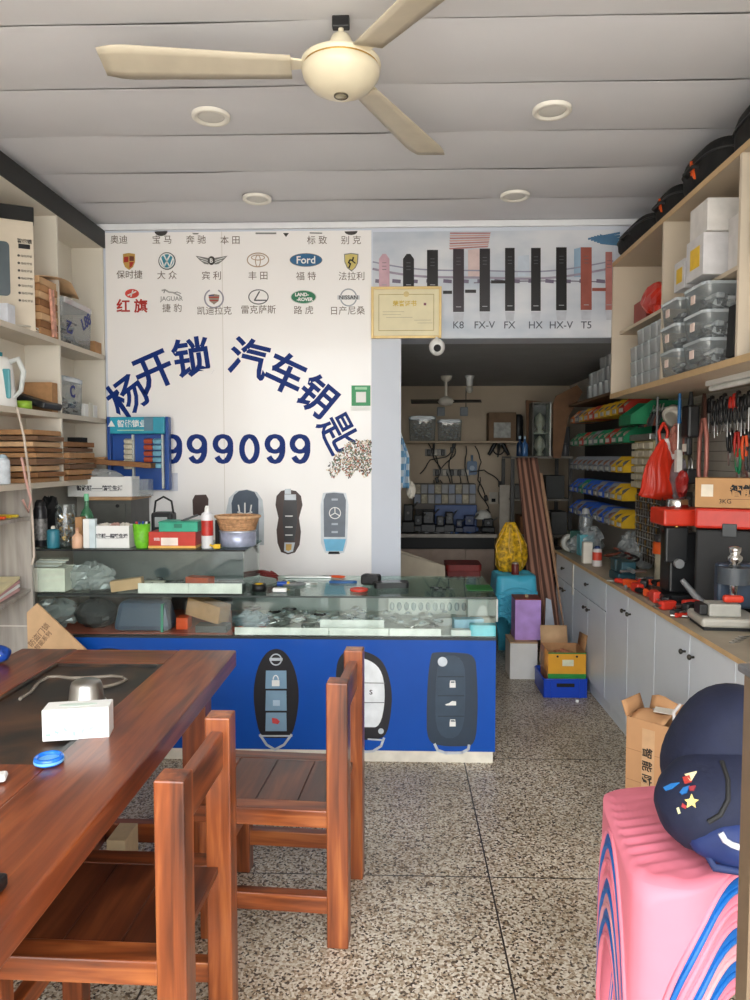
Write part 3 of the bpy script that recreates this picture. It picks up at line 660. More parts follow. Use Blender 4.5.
build('rear_door', MB(ctr).box(xl, xm-.003, YK-.012, YK-.004, zb+.002, zt_-.008), M((70, 76, 78), .3), ctr)
xu = S2(243.5, 560).x; zu = S2(150, 549.5).z; YU = YF+.42
build('glass_top', MB(ctr).box(xl, xr+.002, YF-.004, YK, zt_-.008, zt_), glassmat((222, 236, 230), .12), ctr)
build('front_edge', MB(ctr).box(xl, xr+.002, YF-.0055, YF-.0042, zt_-.008, zt_), FR, ctr)
# white storage fronts behind the glass at the foot of each bay
for p0, p1, zz in ((235, 328.5, 0), (329.5, 388.5, 0), (389.5, 441, 0)):
    build('tray_front', MB(ctr).box(S2(p0, 630, YF+.02).x, S2(p1, 630, YF+.02).x, YF+.012, YF+.022, zb+.005, S2(300, 628.5).z), M((240, 240, 236), .45), ctr)
build('tray_front', MB(ctr).box(S2(320, 620, YF+.1).x, S2(384, 620, YF+.1).x, YF+.1, YF+.11, zb+.005, S2(350, 620, YF+.1).z), M((240, 240, 236), .45), ctr)
# upper tier on the left half
ut = root('upper_display_case', 'small glass display case standing on the left half of the counter', 'display case', ((xl+xu)/2, YF+.2, zt_))
build('pane', MB(ut).box(xl, xu, YF+.002, YF+.006, zt_+.003, zu-.009), GLASS, ut)
build('pane', MB(ut).box(xu-.004, xu, YF+.007, YU, zt_+.003, zu-.009), GLASS, ut)
build('bottom_rail', MB(ut).box(xl, xu, YF, YF+.012, zt_+.0005, zt_+.004), INK, ut)
build('glass_top', MB(ut).box(xl, xu+.01, YF-.004, YU+.01, zu-.008, zu), glassmat((205, 222, 215), .12), ut)
build('front_edge', MB(ut).box(xl, xu+.01, YF-.0055, YF-.0042, zu-.008, zu), INK, ut)
build('rear_door', MB(ut).box(xl, xu-.005, YU-.01, YU-.004, zt_+.003, zu-.009), M((104, 112, 112), .25), ut)
p0, p1, p2 = S2(137, 580).x, S2(188, 580).x, S2(241, 580).x
for u, v in ((p0, p1-.001), (p1+.001, p2)): build('tray_front', MB(ut).box(u, v, YF+.012, YF+.02, zt_+.006, S2(200, 584).z), M((240, 240, 234), .45), ut)
# ---- printed keys on the blue front
rt = ctr; FY_old = FY; FY = YF-.0005; S_old = S
def S(px, py, Y=YF): return aY(px, py, YF)
def sm(pts, k=2):
    for _ in range(k):
        q = []
        n = len(pts)
        for i in range(n):
            a, b = pts[i], pts[(i+1) % n]
            q += [(a[0]*.75+b[0]*.25, a[1]*.75+b[1]*.25), (a[0]*.25+b[0]*.75, a[1]*.25+b[1]*.75)]
        pts = q
    return pts
KB = M((26, 24, 30), .4, var=.05); KG = M((128, 160, 186), .35, var=.05); SILV = M((196, 204, 212), .35, .2)
# oval key
flat(sm([(276, 648), (286, 652), (295, 668), (299.5, 692), (297, 718), (291, 738), (276, 738), (261, 738), (255.5, 718), (253, 692), (257, 668), (266, 652)], 2), 'printed_key', KB)
for a_, b_, c_ in (((260, 734.6), (275, 749.5), 2.4), ((275, 749.5), (291.5, 734.6), 2.4)): stroke([a_, ((a_[0]+b_[0])/2-(.8 if a_[0] < 270 else -.8), (a_[1]+b_[1])/2+2.6), b_], c_, SILV, 'printed_key_ring', .0008)
stroke([(259.5, 735.8), (292, 735.8)], 1.6, SILV, 'printed_key_ring', .001)
for y0_, y1_ in ((670.5, 688.5), (690.5, 710.5), (712.5, 731)): flat([(266, y0_), (286.4, y0_), (286.8, y1_), (265.4, y1_)], 'printed_button', KG, .0012)
ring(276, 659.5, 6, 6, 1.2, SILV, 'emblem', .0012); flat([(269.6, 657.8), (282.6, 657.8), (282.6, 660.6), (269.6, 660.6)], 'emblem', SILV, .0018)
flat([(272, 680), (279.6, 680), (279.6, 686), (272, 686)], 'printed_button_mark', WHITE, .002); ring(275.8, 679.4, 3, 4.6, 1, WHITE, 'printed_button_mark', .002, PI, 2*PI)
flat([(273, 700), (280, 700), (280, 705.6), (273, 705.6)], 'printed_button_mark', M((176, 200, 218), .4), .002); flat([(272, 717.6), (277, 718.4), (280, 721.4), (278, 724), (272.4, 723)], 'printed_button_mark', M((206, 74, 74), .4), .002)
# oval key with white face, half behind the chair
flat(sm([(352, 648.5), (372, 653), (385, 663), (392.5, 690), (391, 715), (386, 738), (368, 740), (348, 740), (340, 715), (335, 680), (338, 656)], 2), 'printed_key', KB)
flat(sm([(352, 656), (371, 660), (383, 672), (385.5, 700), (380, 727), (368, 727), (350, 727), (344, 700), (344, 664)], 2), 'printed_key_face', M((228, 232, 236), .35), .0012)
stroke([(345, 682.4), (385, 683)], .8, GREY, 'printed_key_line', .002); stroke([(345, 702.4), (384, 702.4)], .8, GREY, 'printed_key_line', .002)
flat(ell(381, 731, 2.8, 2.8), 'printed_key_mark', SILV, .002); put('s', .05, (S(371, 692).x, FY-.002, S(371, 692).z), INK, rt, name='lettering')
stroke([(384, 738), (381, 746), (373, 751), (362, 752)], 2.4, SILV, 'printed_key_ring', .001); stroke([(383, 740), (368, 739)], 1.6, SILV, 'printed_key_ring', .001)
# flip key
flat(sm([(433, 652), (456, 652.4), (475, 654.4), (477, 675), (478, 710), (475.5, 745), (462, 746.4), (440, 746), (427, 741), (426.4, 710), (428, 675), (431, 655)], 2), 'printed_key', M((38, 54, 72), .35, var=.06))
flat(sm([(439, 655), (464, 656), (466, 690), (463, 738), (436, 738), (435, 690)], 2), 'printed_key_face', M((52, 70, 88), .35), .0012)
flat(ell(442.5, 661.6, 4.8, 4.8), 'printed_key_mark', SILV, .002)
for y in (676.6, 695.6, 716): stroke([(438, y), (464, y)], .7, M((26, 36, 48), .5), 'printed_key_line', .002)
for k, y in enumerate((684.6, 703.6, 723.4)):
    if k != 1: flat([(449.6, y-2), (455.6, y-2), (455.6, y+2.8), (449.6, y+2.8)], 'printed_button_mark', WHITE, .0022); stroke([(450.4, y-1.4), (450.4, y-3.8), (454.8, y-3.8), (454.8, y-(1.4 if k == 0 else 2.8))], .9, WHITE, 'printed_button_mark', .0022)
    else: flat([(445, y+.6), (449, y-.6), (452, y-2.8), (456, y-2.4), (456, y+1.6), (446, y+1.6)], 'printed_button_mark', WHITE, .0022)
stroke([(434.6, 744), (437.6, 750), (446, 753), (462, 752.4), (468.4, 749), (469, 745)], 2.6, SILV, 'printed_key_ring', .001)
flat(sm([(90, 653), (100, 648.6), (112, 648), (122, 650), (128, 655)], 1), 'printed_key', KB)
FY = FY_old; S = S_old
# ---------------------------------------------------------------- helpers for goods
TUBP = glassmat((235, 240, 242), .12, .42, (226, 230, 232))
def carton(name, label, cat, c, d, rz=0, mat=KRAFT, flaps=0, tape=True, group=None, lid=None, open_=False, rot=None):
    """box with its base centre at c; flaps: open flap count; all parts local"""
    r_ = root(name, label, cat, c, rz, group, rot); w_, l_, h_ = d; t = min(.004, w_*.05)
    if open_:
        mb = MB(); mb.box(-w_/2, w_/2, -l_/2, l_/2, 0, t)
        for q in ((-w_/2, -w_/2+t, -l_/2, l_/2), (w_/2-t, w_/2, -l_/2, l_/2), (-w_/2+t, w_/2-t, -l_/2, -l_/2+t), (-w_/2+t, w_/2-t, l_/2-t, l_/2)): mb.box(q[0], q[1], q[2], q[3], t, h_)
        build('body', mb, mat, r_)
    else: build('body', MB().box(-w_/2, w_/2, -l_/2, l_/2, 0, h_, min(.0025, h_*.08)), mat, r_)
    if tape and not open_: build('tape', MB().box(-w_*.08, w_*.08, -l_/2-.0008, l_/2+.0008, h_*.7, h_+.0008), M((196, 166, 124), .3), r_)
    if lid: build('lid', MB().box(-w_/2-.002, w_/2+.002, -l_/2-.002, l_/2+.002, h_*.72, h_+.002, .002), lid, r_)
    fl_ = [((-w_/2, -l_/2, h_), (w_/2, -l_/2, h_), (0, -.5, .35)), ((w_/2, -l_/2, h_), (w_/2, l_/2, h_), (.5, 0, .5)), ((w_/2, l_/2, h_), (-w_/2, l_/2, h_), (0, .3, .9)), ((-w_/2, l_/2, h_), (-w_/2, -l_/2, h_), (-.6, 0, .3))]
    for k in range(flaps):
        a_, b_, n_ = fl_[k]; a_, b_, n_ = Vector(a_), Vector(b_), Vector(n_)*min(w_, l_)*.5
        build('flap', MB().grid(lambda u, v: a_.lerp(b_, u)+n_*v, 2, 2, .003), mat, r_)
    return r_
def clearbox(name, label, c, d, rz=0, group=None, lidmat=None, fill=None, cat='container'):
    r_ = root(name, label, cat, c, rz, group); w_, l_, h_ = d; t = .003
    mb = MB(); k = .92
    def rim(z, s_): return [(x*s_, y*s_, z) for x, y in rrect(-w_/2, w_/2, -l_/2, l_/2, min(w_, l_)*.12, 3)]
    a_, b_ = rim(0, k), rim(h_*.86, .985); n = len(a_)
    mb.add(a_+b_, [tuple(range(n))[::-1]]+[(i, (i+1) % n, n+(i+1) % n, n+i) for i in range(n)], True)
    build('tub', mb, TUBP if name == 'small_clear_tub' else CLEARP, r_)
    lb = MB(); lb.prism(rrect(-w_/2, w_/2, -l_/2, l_/2, min(w_, l_)*.12, 3), 'Z', h_*.86, h_*.97); lb.prism(rrect(-w_*.44, w_*.44, -l_*.44, l_*.44, min(w_, l_)*.1, 3), 'Z', h_*.97, h_)
    build('lid', lb, lidmat or LIDP, r_)
    if fill:
        rn = random.Random(int(w_*1e4+l_*1e3)+len(name)); mb = MB()
        for _ in range(46):
            q = (rn.uniform(-.33, .33)*w_, rn.uniform(-.36, .36)*l_, .02+rn.random()*h_*fill[0]*.85); z_ = .10*min(w_, l_)
            mb.bc(q, (z_*rn.uniform(.8, 2.4), z_*rn.uniform(.6, 1.6), z_*rn.uniform(.3, .9)), 0, rot=(rn.uniform(-.5, .5), rn.uniform(-.5, .5), rn.random()*3)); mb.m = rn.randrange(3)
        o = build('small_contents', mb, [fill[1], LGREY, OFFW if name == 'storage_tub' else DGREY], r_); o['kind'] = 'stuff'
    return r_
def canister(name, label, cat, c, r, h, bodym, capm, group=None, neck=.55, band=None):
    """spray can: body, domed shoulder, cap with nozzle"""
    r_ = root(name, label, cat, c, 0, group)
    build('body', MB().lathe([(r*.94, 0), (r, .004), (r, h*.78), (r*.9, h*.82), (r*neck, h*.86), (r*neck, h*.87)], n=20), bodym, r_)
    build('cap', MB().lathe([(r*neck, h*.87), (r*neck*.95, h*.93), (r*neck*.6, h), (.0001, h)], n=16), capm, r_)
    if band: build('label_band', MB().lathe([(r*1.01, h*band[0]), (r*1.01, h*band[1])], n=20), band[2], r_)
    return r_
def bottle(name, label, c, r, h, bm, cm, group=None, cat='bottle'):
    r_ = root(name, label, cat, c, 0, group)
    build('body', MB().lathe([(r*.9, 0), (r, h*.03), (r, h*.55), (r*.75, h*.64), (r*.32, h*.74), (r*.3, h*.86)], n=20), bm, r_)
    build('cap', MB().lathe([(r*.36, h*.86), (r*.36, h), (.0001, h)], n=16), cm, r_)
    return r_
def crumple(name, label, cat, c, rad, mat, seed=1, wob=.35, group=None):
    c = Vector(c); return one(name, label, cat, MB().ball(c+Vector((0, 0, rad[2]*.97)), rad, 18, 12, wob, seed), mat, group)
# ================================================================ THINGS ON AND IN THE COUNTER
def onz(px, py, Z): return aZ(px, py, Z)
# --- on the upper case (top at zu)
zu_ = zu+.001
def ux(px, Y): return aY(px, 545, Y).x
def uh(px, py, Y): return aY(px, py, Y).z-zu
c = lambda px, Y: (ux(px, Y), Y, zu_)
canister('spray_can', 'tall black spray can with white print near the left end of the glass case', 'spray can', c(41, 3.66), .032, uh(41, 500, 3.66), M((30, 30, 34), .35), INK, neck=.8, band=(.15, .6, M((120, 118, 116), .4, var=.6, scale=60)))
canister('spray_can', 'slim white plastic can half hidden left of the tall black spray can', 'can', c(29.5, 3.64), .016, uh(30, 528, 3.64), WHITE, WHITE, neck=.8)
canister('paint_tin', 'small teal tin with a pale nozzle beside the black spray can', 'tin', c(53.5, 3.62), .03, uh(53, 526, 3.62), M((46, 118, 136), .4), OFFW, neck=.35)
crumple('plastic_bag', 'crumpled black plastic bag behind the tall black spray can', 'bag', (ux(50, 3.86), 3.86, zu_), (.07, .06, .12), BLACKR, 4)
jr = root('glass_jar', 'clear glass jar filled with brass and silver key blanks', 'jar', c(66.5, 3.68)); jh = uh(66, 505, 3.68); jr_ = .05
build('jar_wall', MB().lathe([(jr_*.9, .002), (jr_, .01), (jr_, jh*.78), (jr_*.82, jh*.88), (jr_*.84, jh)], n=28), JARG, jr)
mbk = MB(); mbb = MB(); rnd = random.Random(2)
for i in range(120):
    a_, q, z_ = rnd.random()*6.28, jr_*.78*math.sqrt(rnd.random()), .01+rnd.random()*jh*.72
    (mbk if rnd.random() < .55 else mbb).bc((q*math.cos(a_), q*math.sin(a_), z_), (.022, .008, .0025), rot=(rnd.random()*3, rnd.random()*3, rnd.random()*3))
o = build('key_fill', mbk, STEEL, jr); o['kind'] = 'stuff'; o = build('key_fill', mbb, BRASS, jr, 'brass coloured keys'); o['kind'] = 'stuff'
bottle('nail_bottle', 'small peach coloured bottle standing in front of the kraft box', c(77.5, 3.61), .026, uh(77, 528, 3.61), M((220, 176, 146), .4), M((200, 150, 120), .4))
carton('small_carton', 'narrow upright kraft box between the key jar and the white boxes', 'box', c(81, 3.7), (.036, .05, uh(81, 517, 3.7)), mat=KRAFT, tape=False)
bottle('green_bottle', 'clear green glass bottle with a long neck behind the white packets', c(87.5, 3.78), .034, uh(87, 494, 3.78), glassmat((150, 215, 180), .15, .25, (110, 180, 140)), M((120, 190, 150), .4))
for k, (px, w_) in enumerate(((87.5, .03), (93.5, .03))): carton('medicine_box', ['slim white packet printed with pale blue, the left of two', 'slim white packet printed with pale blue, the right of two'][k], 'box', c(px, 3.62), (w_, .03, uh(px, 519, 3.62)), mat=[WHITE, M((206, 220, 226), .5)][k], tape=False)
wb = carton('white_carton', 'white printed carton full of small parts standing on the glass case', 'box', c(115, 3.68), (.19, .12, uh(115, 526, 3.62)), mat=WHITE, tape=False, open_=True)
putl('智能锁—精致生活', .022, (0, -.0612, .06), M((70, 70, 76), .6), wb, bold=.001); putl('————————————', .011, (0, -.0612, .047), M((120, 120, 124), .6), wb)
for k, (dx_, m_) in enumerate(((-.05, OFFW), (.0, M((190, 150, 140), .6)), (.05, OFFW))): crumple('parts_packet', 'small plastic packet of parts poking out of the white printed carton on the glass case', 'packet', (ux(115, 3.68)+dx_, 3.69, zu+.06), (.034, .04, .03), m_, k+20, group='packets in the white carton')
# green cup with pens
cupm = MB(); hh = uh(141, 524, 3.62); cupm.lathe([(.028, 0), (.036, hh*.2), (.043, hh), (.040, hh), (.033, hh*.2), (.026, .004)], n=20)
cu = root('pen_cup', 'bright green pen cup standing on the glass case', 'cup', c(142, 3.63)); build('cup_wall', cupm, M((112, 190, 40), .45, bump=.5, scale=50, var=.2), cu)
for k, (dx_, dy_, t_, m_) in enumerate(((-.018, 0, -.25, RED), (.0, .01, .1, BLUE), (-.006, -.008, -.1, M((30, 60, 150), .4)), (.016, .0, .3, WHITE), (.02, .012, .5, INK), (-.02, .01, -.5, M((40, 44, 90), .4)))):
    bx_, by_, bz_ = ux(142, 3.63)+dx_*.4, 3.63+dy_, zu+.012; l_ = .12
    tp = Vector((bx_+math.sin(t_)*l_*.3+dx_*.5, by_, bz_+l_)); p0 = Vector((bx_, by_, bz_))
    pr = root('marker_pen', ['red marker pen', 'blue marker pen', 'dark blue marker pen', 'white pen', 'black pen', 'navy pen leaning left'][k]+' standing in the green cup', 'pen', p0)
    d_ = tp-p0; build('barrel', MB().cyl((0, 0, 0), d_*.7, .006), m_, pr); build('cap', MB().cyl(d_*.7, d_, .0068, .005), m_, pr)
# red box with teal box
rb = carton('red_box', 'flat red box with a white label and yellow base on the glass case', 'box', c(176, 3.68), (.235, .13, uh(176, 532, 3.62)), mat=M((188, 44, 28), .4), tape=False)
build('base_strip', MB().box(-.119, .119, -.067, .067, 0, .012), M((232, 180, 90), .5), rb); build('paper_label', MB().box(-.055, .03, -.0662, -.065, .014, .052), M((236, 222, 212), .6), rb)
putl('钥匙', .016, (-.075, -.0657, .045), WHITE, rb)
hr_ = uh(176, 532, 3.62)+.0005
tb = carton('teal_case', 'open-topped teal green plastic case lying on the red box', 'case', (ux(180, 3.68)+.01, 3.68, zu+hr_), (.195, .12, .052), mat=M((40, 158, 128), .4), tape=False)
build('lid_rim', MB().box(-.1, .1, -.062, .062, .044, .05, .002), M((30, 140, 112), .4), tb); build('latch', MB().box(-.02, .02, -.066, -.06, .02, .04, .002), M((26, 120, 96), .4), tb)
one('box_cutter', 'grey box cutter lying across the teal case', 'knife', MB().bc((ux(184, 3.66)+.03, 3.66, zu+hr_+.066), (.09, .018, .01), .003, rot=(0, -.35, .3)), DGREY)
canister('spray_can', 'red and white spray can with a white nozzle at the right of the red box', 'spray can', c(207.5, 3.63), .029, uh(207, 506, 3.63), M((222, 222, 226), .35), WHITE, neck=.45, band=(.3, .66, M((190, 46, 40), .35, var=.3, scale=22)))
carton('black_box', 'narrow upright black box right of the red and white spray can', 'box', c(219, 3.74), (.03, .04, uh(219, 520, 3.74)), mat=INK, tape=False)
tn = root('cookie_tin', 'pale blue round metal tin at the right end of the glass case', 'tin', c(238, 3.74)); th_ = uh(238, 530, 3.74)
build('body', MB().lathe([(.088, 0), (.092, .003), (.092, th_), (.0001, th_)], n=36), M((170, 176, 200), .3, .3, var=.2, scale=30), tn); build('rim', MB().lathe([(.0925, th_-.008), (.0945, th_-.004), (.0925, th_)], n=36), M((196, 200, 214), .3, .5), tn)
bk = root('woven_basket', 'small oval woven straw basket sitting on the round tin', 'basket', (ux(238, 3.74), 3.74, zu+th_+.001)); bh = .065
mb = MB()
for k in range(8):
    z_ = bh*k/7.; rr_ = .078+.018*k/7.; mb.tube([(rr_*1.12*math.cos(t), rr_*math.sin(t), z_+.0045) for t in [2*PI*i/40 for i in range(40)]], .0052, 6, True)
build('weave', mb, M((190, 146, 106), .8, var=.3, scale=60), bk); build('base', MB().lathe([(.0001, .002), (.082, .002), (.082, .006), (.0001, .006)], n=24, sxy=(1.1, 1)), M((170, 128, 92), .8), bk)
build('rim', MB().tube([((.1)*1.12*math.cos(t), .1*math.sin(t), bh+.004) for t in [2*PI*i/40 for i in range(40)]], .008, 6, True), M((206, 166, 126), .8, var=.2, scale=60), bk)
one('yellow_clip', 'small yellow clamp lying at the foot of the black box', 'clamp', MB().bc((ux(217, 3.60), 3.60, zu_+.012), (.035, .02, .022), .004).cyl((ux(217, 3.6)-.02, 3.6, zu_+.012), (ux(217, 3.6)-.035, 3.6, zu_+.02), .005), YEL)
# --- inside the upper case (floor at zt_)
zi = zt_+.0045
ix = lambda px, Y: aY(px, 575, Y).x
carton('white_parts_box', 'cream white open parts box at the left end inside the upper glass case', 'box', (ix(52, 3.68), 3.68, zi), (.19, .13, aY(46, 568, 3.62).z-zi), mat=M((232, 230, 216), .5), tape=False, open_=True)
for k in range(4): one('folded_manual', 'white folded paper manual sliding out of the cream parts box', 'manual', MB().bc((ix(48+k*2, 3.68), 3.69, zi+.125+.010*k), (.14, .09, .006), .001, rot=(0, .02*k, .12*k)), OFFW if k % 2 else WHITE, 'manuals in the cream parts box')
for k, (px, Y_) in enumerate(((82, 3.72), (100, 3.70), (92, 3.84))): crumple('clear_bag', ['clear plastic bag of parts beside the cream parts box', 'clear plastic bag of parts behind the small kraft box', 'clear plastic bag at the back of the upper glass case'][k], 'bag', (ix(px, Y_), Y_, zi), (.08, .05, .06), BAGP, 30+k, .4)
carton('kraft_box', 'small tilted kraft box inside the upper glass case', 'box', (ix(128, 3.62), 3.62, zi+.003), (.155, .05, .055), rz=.06, mat=KRAFTL, tape=False, rot=(0, -.13, .08)).location.z = zi+.012
carton('orange_box', 'orange remote box lying inside the upper glass case', 'box', (ix(200, 3.76), 3.76, zi+.012), (.13, .07, .045), rz=-.3, mat=M((206, 92, 58), .5), tape=False)
def item(name, label, cat, px, Y, z, d, mat, rz=0, bev=.004, fx=None):
    x = (fx or ix)(px, Y); w_, l_, h_ = d
    mb = MB(); mb.T = Matrix.Translation((x, Y, z)) @ Matrix.Rotation(rz, 4, 'Z'); mb.box(-w_/2, w_/2, -l_/2, l_/2, 0, h_, min(bev, h_*.3)); return mb, name, label, cat, mat
def fob(label, px, Y, z, mat, rz=0, fx=None, group='car key fobs in the counter', s=1):
    """small remote key: shell, button panel and ring"""
    x = (fx or ix)(px, Y); r_ = root('car_key', label, 'car key', (x, Y, z), rz, group)
    build('shell', MB().ball((0, 0, .008*s), (.032*s, .019*s, .008*s), 16, 8), mat, r_); build('button_panel', MB().box(-.016*s, .016*s, -.009*s, .009*s, .0135*s, .0168*s, .001), LGREY, r_)
    return r_
rnd = random.Random(12)
for k in range(9):
    px = [150, 158, 168, 178, 188, 214, 222, 232, 237][k]; fob('small car key fob lying loose in the upper glass case', px, 3.64+rnd.random()*.2, zi, [BLACK, DGREY, LGREY][k % 3], rnd.random()*3, group='key fobs in the upper glass case', s=1.0)
for k, (px, m_, lb) in enumerate(((160, M((34, 140, 176), .4), 'small turquoise box in the upper glass case'), (204, M((140, 186, 214), .4), 'small pale blue box in the upper glass case'), (131, WHITE, 'flat white box behind the kraft box in the upper glass case'), (152, OFFW, 'flat cream box in the middle of the upper glass case'))):
    carton('small_box', lb, 'box', (ix(px, 3.62 if k < 2 else 3.8), 3.62 if k < 2 else 3.8, zi+.013 if k < 2 else zi), (.05 if k < 2 else .14, .03, .028), mat=m_, tape=False)
for k in range(14):
    x0_, Y_ = ix(140+rnd.random()*96, 3.8), 3.68+.22*rnd.random(); z_ = zi+.002; t_ = rnd.random()*3
    one('cable_tie', 'short dark cable coiled loosely at the back of the upper glass case', 'cable', MB().tube([(x0_+.03*math.cos(t_+i*.5)*(1+.05*i), Y_+.03*math.sin(t_+i*.5), z_+.003+.002*i) for i in range(11)], .0025, 6), [BLACK, DGREY, GREY][k % 3], 'coiled cables in the upper glass case')
# --- inside the lower left bay (floor zb)
zl = zb+.005; lx_ = lambda px, Y: aY(px, 615, Y).x
crumple('clear_bag', 'large clear plastic bag of parts at the left of the lower glass bay', 'bag', (lx_(56, 3.74), 3.74, zl), (.12, .09, .07), BAGP, 51, .35)
crumple('dark_package', 'dark green black wrapped package in the lower glass bay', 'package', (lx_(97, 3.72), 3.72, zl), (.11, .085, .075), M((38, 46, 50), .35, bump=.3), 52, .14)
pk_ = root('blue_package', 'slate blue plastic-wrapped package with a green strap in the lower glass bay', 'package', (lx_(146, 3.70), 3.70, zl))
build('wrapping', MB().box(-.15, .15, -.08, .08, 0, .15, .03, taper=.8), M((64, 84, 108), .3, bump=.4, scale=8), pk_); build('strap', MB().box(.10, .113, -.083, .0, 0, .14, .002, taper=.85), M((30, 140, 110), .4), pk_)
carton('kraft_carton', 'kraft cardboard box tilted in the lower glass bay', 'box', (lx_(207, 3.74), 3.74, zl+.045), (.2, .1, .09), mat=KRAFT, tape=False, rot=(0, .2, -.35)).location.z = zl+.05
carton('orange_box', 'small orange box under the tilted kraft box', 'box', (lx_(184, 3.72), 3.72, zl), (.06, .08, .06), mat=ORANGE, tape=False)
carton('grey_case', 'flat dark grey plastic case under the tilted kraft box', 'case', (lx_(213, 3.66), 3.66, zl), (.16, .09, .035), mat=DGREY, tape=False)
# --- inside the right bay: blister trays, keys, boxes
zr = zb+.0045; rx = lambda px, Y: aY(px, 620, Y).x
def keyblank():
    r_ = root('key_blank', 'loose silver key blank lying on the white floor of the right glass bay', 'key', (0, 0, 0), 0, 'silver key blanks in the right glass bay')
    mb = MB(); mb.cyl((0, 0, 0), (0, 0, .004), .016, n=14); build('bow', mb, STEEL, r_); mb = MB().prism([(.012, -.005), (.055, -.005), (.062, 0), (.055, .005), (.04, .004), (.012, .005)], 'Z', .001, .0035); build('blade', mb, STEEL, r_); return r_
K0 = keyblank(); first = True
for k in range(90):
    Y_ = 3.66+.42*rnd.random(); px = 240+rnd.random()*205
    q = K0 if first else dup(K0); first = False
    q.location = (rx(px, Y_), Y_, zr+.002+.0045*(k % 5)); q.rotation_euler = (rnd.random()*.3, rnd.random()*.3, rnd.random()*6.28)
for k in range(16):
    Y_ = 3.72+.36*rnd.random(); px = 246+rnd.random()*140; fob('small car key fob among the silver keys in the right glass bay', px, Y_, zr+.024, [GREY, LGREY, SILV, BLACK][k % 4], rnd.random()*3, rx, 'key fobs in the right glass bay', 1.15)
# row of white blister cards standing at the back
for k in range(11):
    px = 392+k*7.2; x_ = rx(px, 4.08); g_ = root('blister_card', 'small white card with a transparent blister standing at the back of the right glass bay', 'card', (x_, 4.08, zr), 0, 'white blister cards in the right glass bay', (-.2, 0, 0))
    build('card', MB().box(-.02, .02, 0, .002, 0, .1), WHITE, g_); build('blister', MB().ball((0, -.004, .045), (.014, .008, .024), 12, 8), LIDP, g_)
for k in range(26):
    px = 262+7.3*k; Y_ = 3.70+.30*((k*7) % 11)/11; g_ = root('blister_pack', 'white blister pack lying flat among the silver keys in the right glass bay', 'card', (rx(px, Y_), Y_, zr+.030+.004*(k % 3)), k*1.1, 'flat blister packs in the right glass bay', (.12, .08*(k % 3-1), k*1.1))
    build('card', MB().box(-.022, .022, -.03, .03, 0, .002), WHITE if k % 3 else LGREY, g_); build('blister', MB().ball((0, 0, .006), (.014, .02, .007), 12, 6), LIDP, g_)
for lb, px, Y_, d_, m_, rz_ in (('pale blue flat box tilted at the right of the glass bay', 468, 3.70, (.15, .06, .065), M((166, 204, 224), .4), .12), ('turquoise and white box in the right front corner of the glass bay', 482.5, 3.615, (.125, .06, .055), M((120, 208, 224), .4), 0),
                     ('white flat box beside the turquoise box in the glass bay', 461, 3.61, (.1, .05, .03), WHITE, 0), ('white carton standing at the right back corner of the glass bay', 482, 3.95, (.16, .08, .12), WHITE, 0), ('white box lying in front of the corner carton', 482, 3.8, (.12, .06, .05), OFFW, .1),
                     ('flat grey box behind the pale blue box', 445, 3.86, (.13, .1, .04), LGREY, .1)):
    carton('parts_box', lb, 'box', (rx(px, Y_), Y_, zr), d_, rz_, m_, tape=False)
crumple('clear_bag', 'clear bag with blue tint at the left of the right glass bay', 'bag', (rx(252, 3.72), 3.72, zr), (.09, .06, .045), glassmat((190, 215, 225), .15, .4, (170, 190, 200)), 61, .4)
for k, px in enumerate((239, 262)): crumple('red_part', ['red and black plug at the left corner of the right glass bay', 'small orange red part near the front of the right glass bay'][k], 'part piece', (rx(px, 3.64), 3.64, zr), (.03, .02, .014), M((196, 80, 64), .4), 70+k, .3)
# --- on the glass top, right of the upper case (zt_)
zo = zt_+.0008; ox = lambda px, py: aZ(px, py, zo)
def coil(name, label, p, r_, n_, th, mat, cat='cable', lean=0):
    pts = [(p.x+r_*math.cos(i*.45)*(1+.15*math.sin(i*.7)), p.y+r_*.8*math.sin(i*.45), zo+th+.004*(i/6.)+lean*abs(math.sin(i*.22))) for i in range(n_)]
    return one(name, label, cat, MB().tube(pts, th, 6), mat)
coil('red_cable', 'tangled red and black test lead on the glass counter top', ox(268, 581), .05, 46, .0045, M((120, 36, 34), .5), lean=.03)
def ringthing(name, label, cat, p, r0, r1, h, mat, core=None):
    g_ = root(name, label, cat, p); build('roll', MB().lathe([(r0, 0), (r1, 0), (r1, h), (r0, h), (r0, 0)], n=28), mat, g_)
    if core: build('core', MB().lathe([(r0-.004, 0.0005), (r0-.0005, .0005), (r0-.0005, h+.001), (r0-.004, h+.001), (r0-.004, .0005)], n=28), core, g_)
    return g_
p = ox(259, 591); ringthing('tape_roll', 'roll of black tape with a bright yellow core on the glass counter', 'tape', (p.x, p.y, zo), .022, .036, .036, BLACK, YEL)
mb = MB(); p = ox(268, 592); mb.bc((p.x+.06, p.y, zo+.011), (.07, .03, .02), .004); one('white_block', 'small white block beside the tape roll', 'block', mb, WHITE)
bs = root('blue_screwdriver', 'stubby blue screwdriver with a yellow collar on the glass counter', 'screwdriver', (ox(283, 586).x, ox(283, 586).y, zo)); build('handle', MB().cyl((-.03, 0, .012), (.02, .004, .012), .012), BLUE, bs); build('collar', MB().cyl((.02, .004, .012), (.034, .005, .012), .011), YEL, bs); build('shaft', MB().cyl((.034, .005, .012), (.07, .008, .012), .003), STEEL, bs)
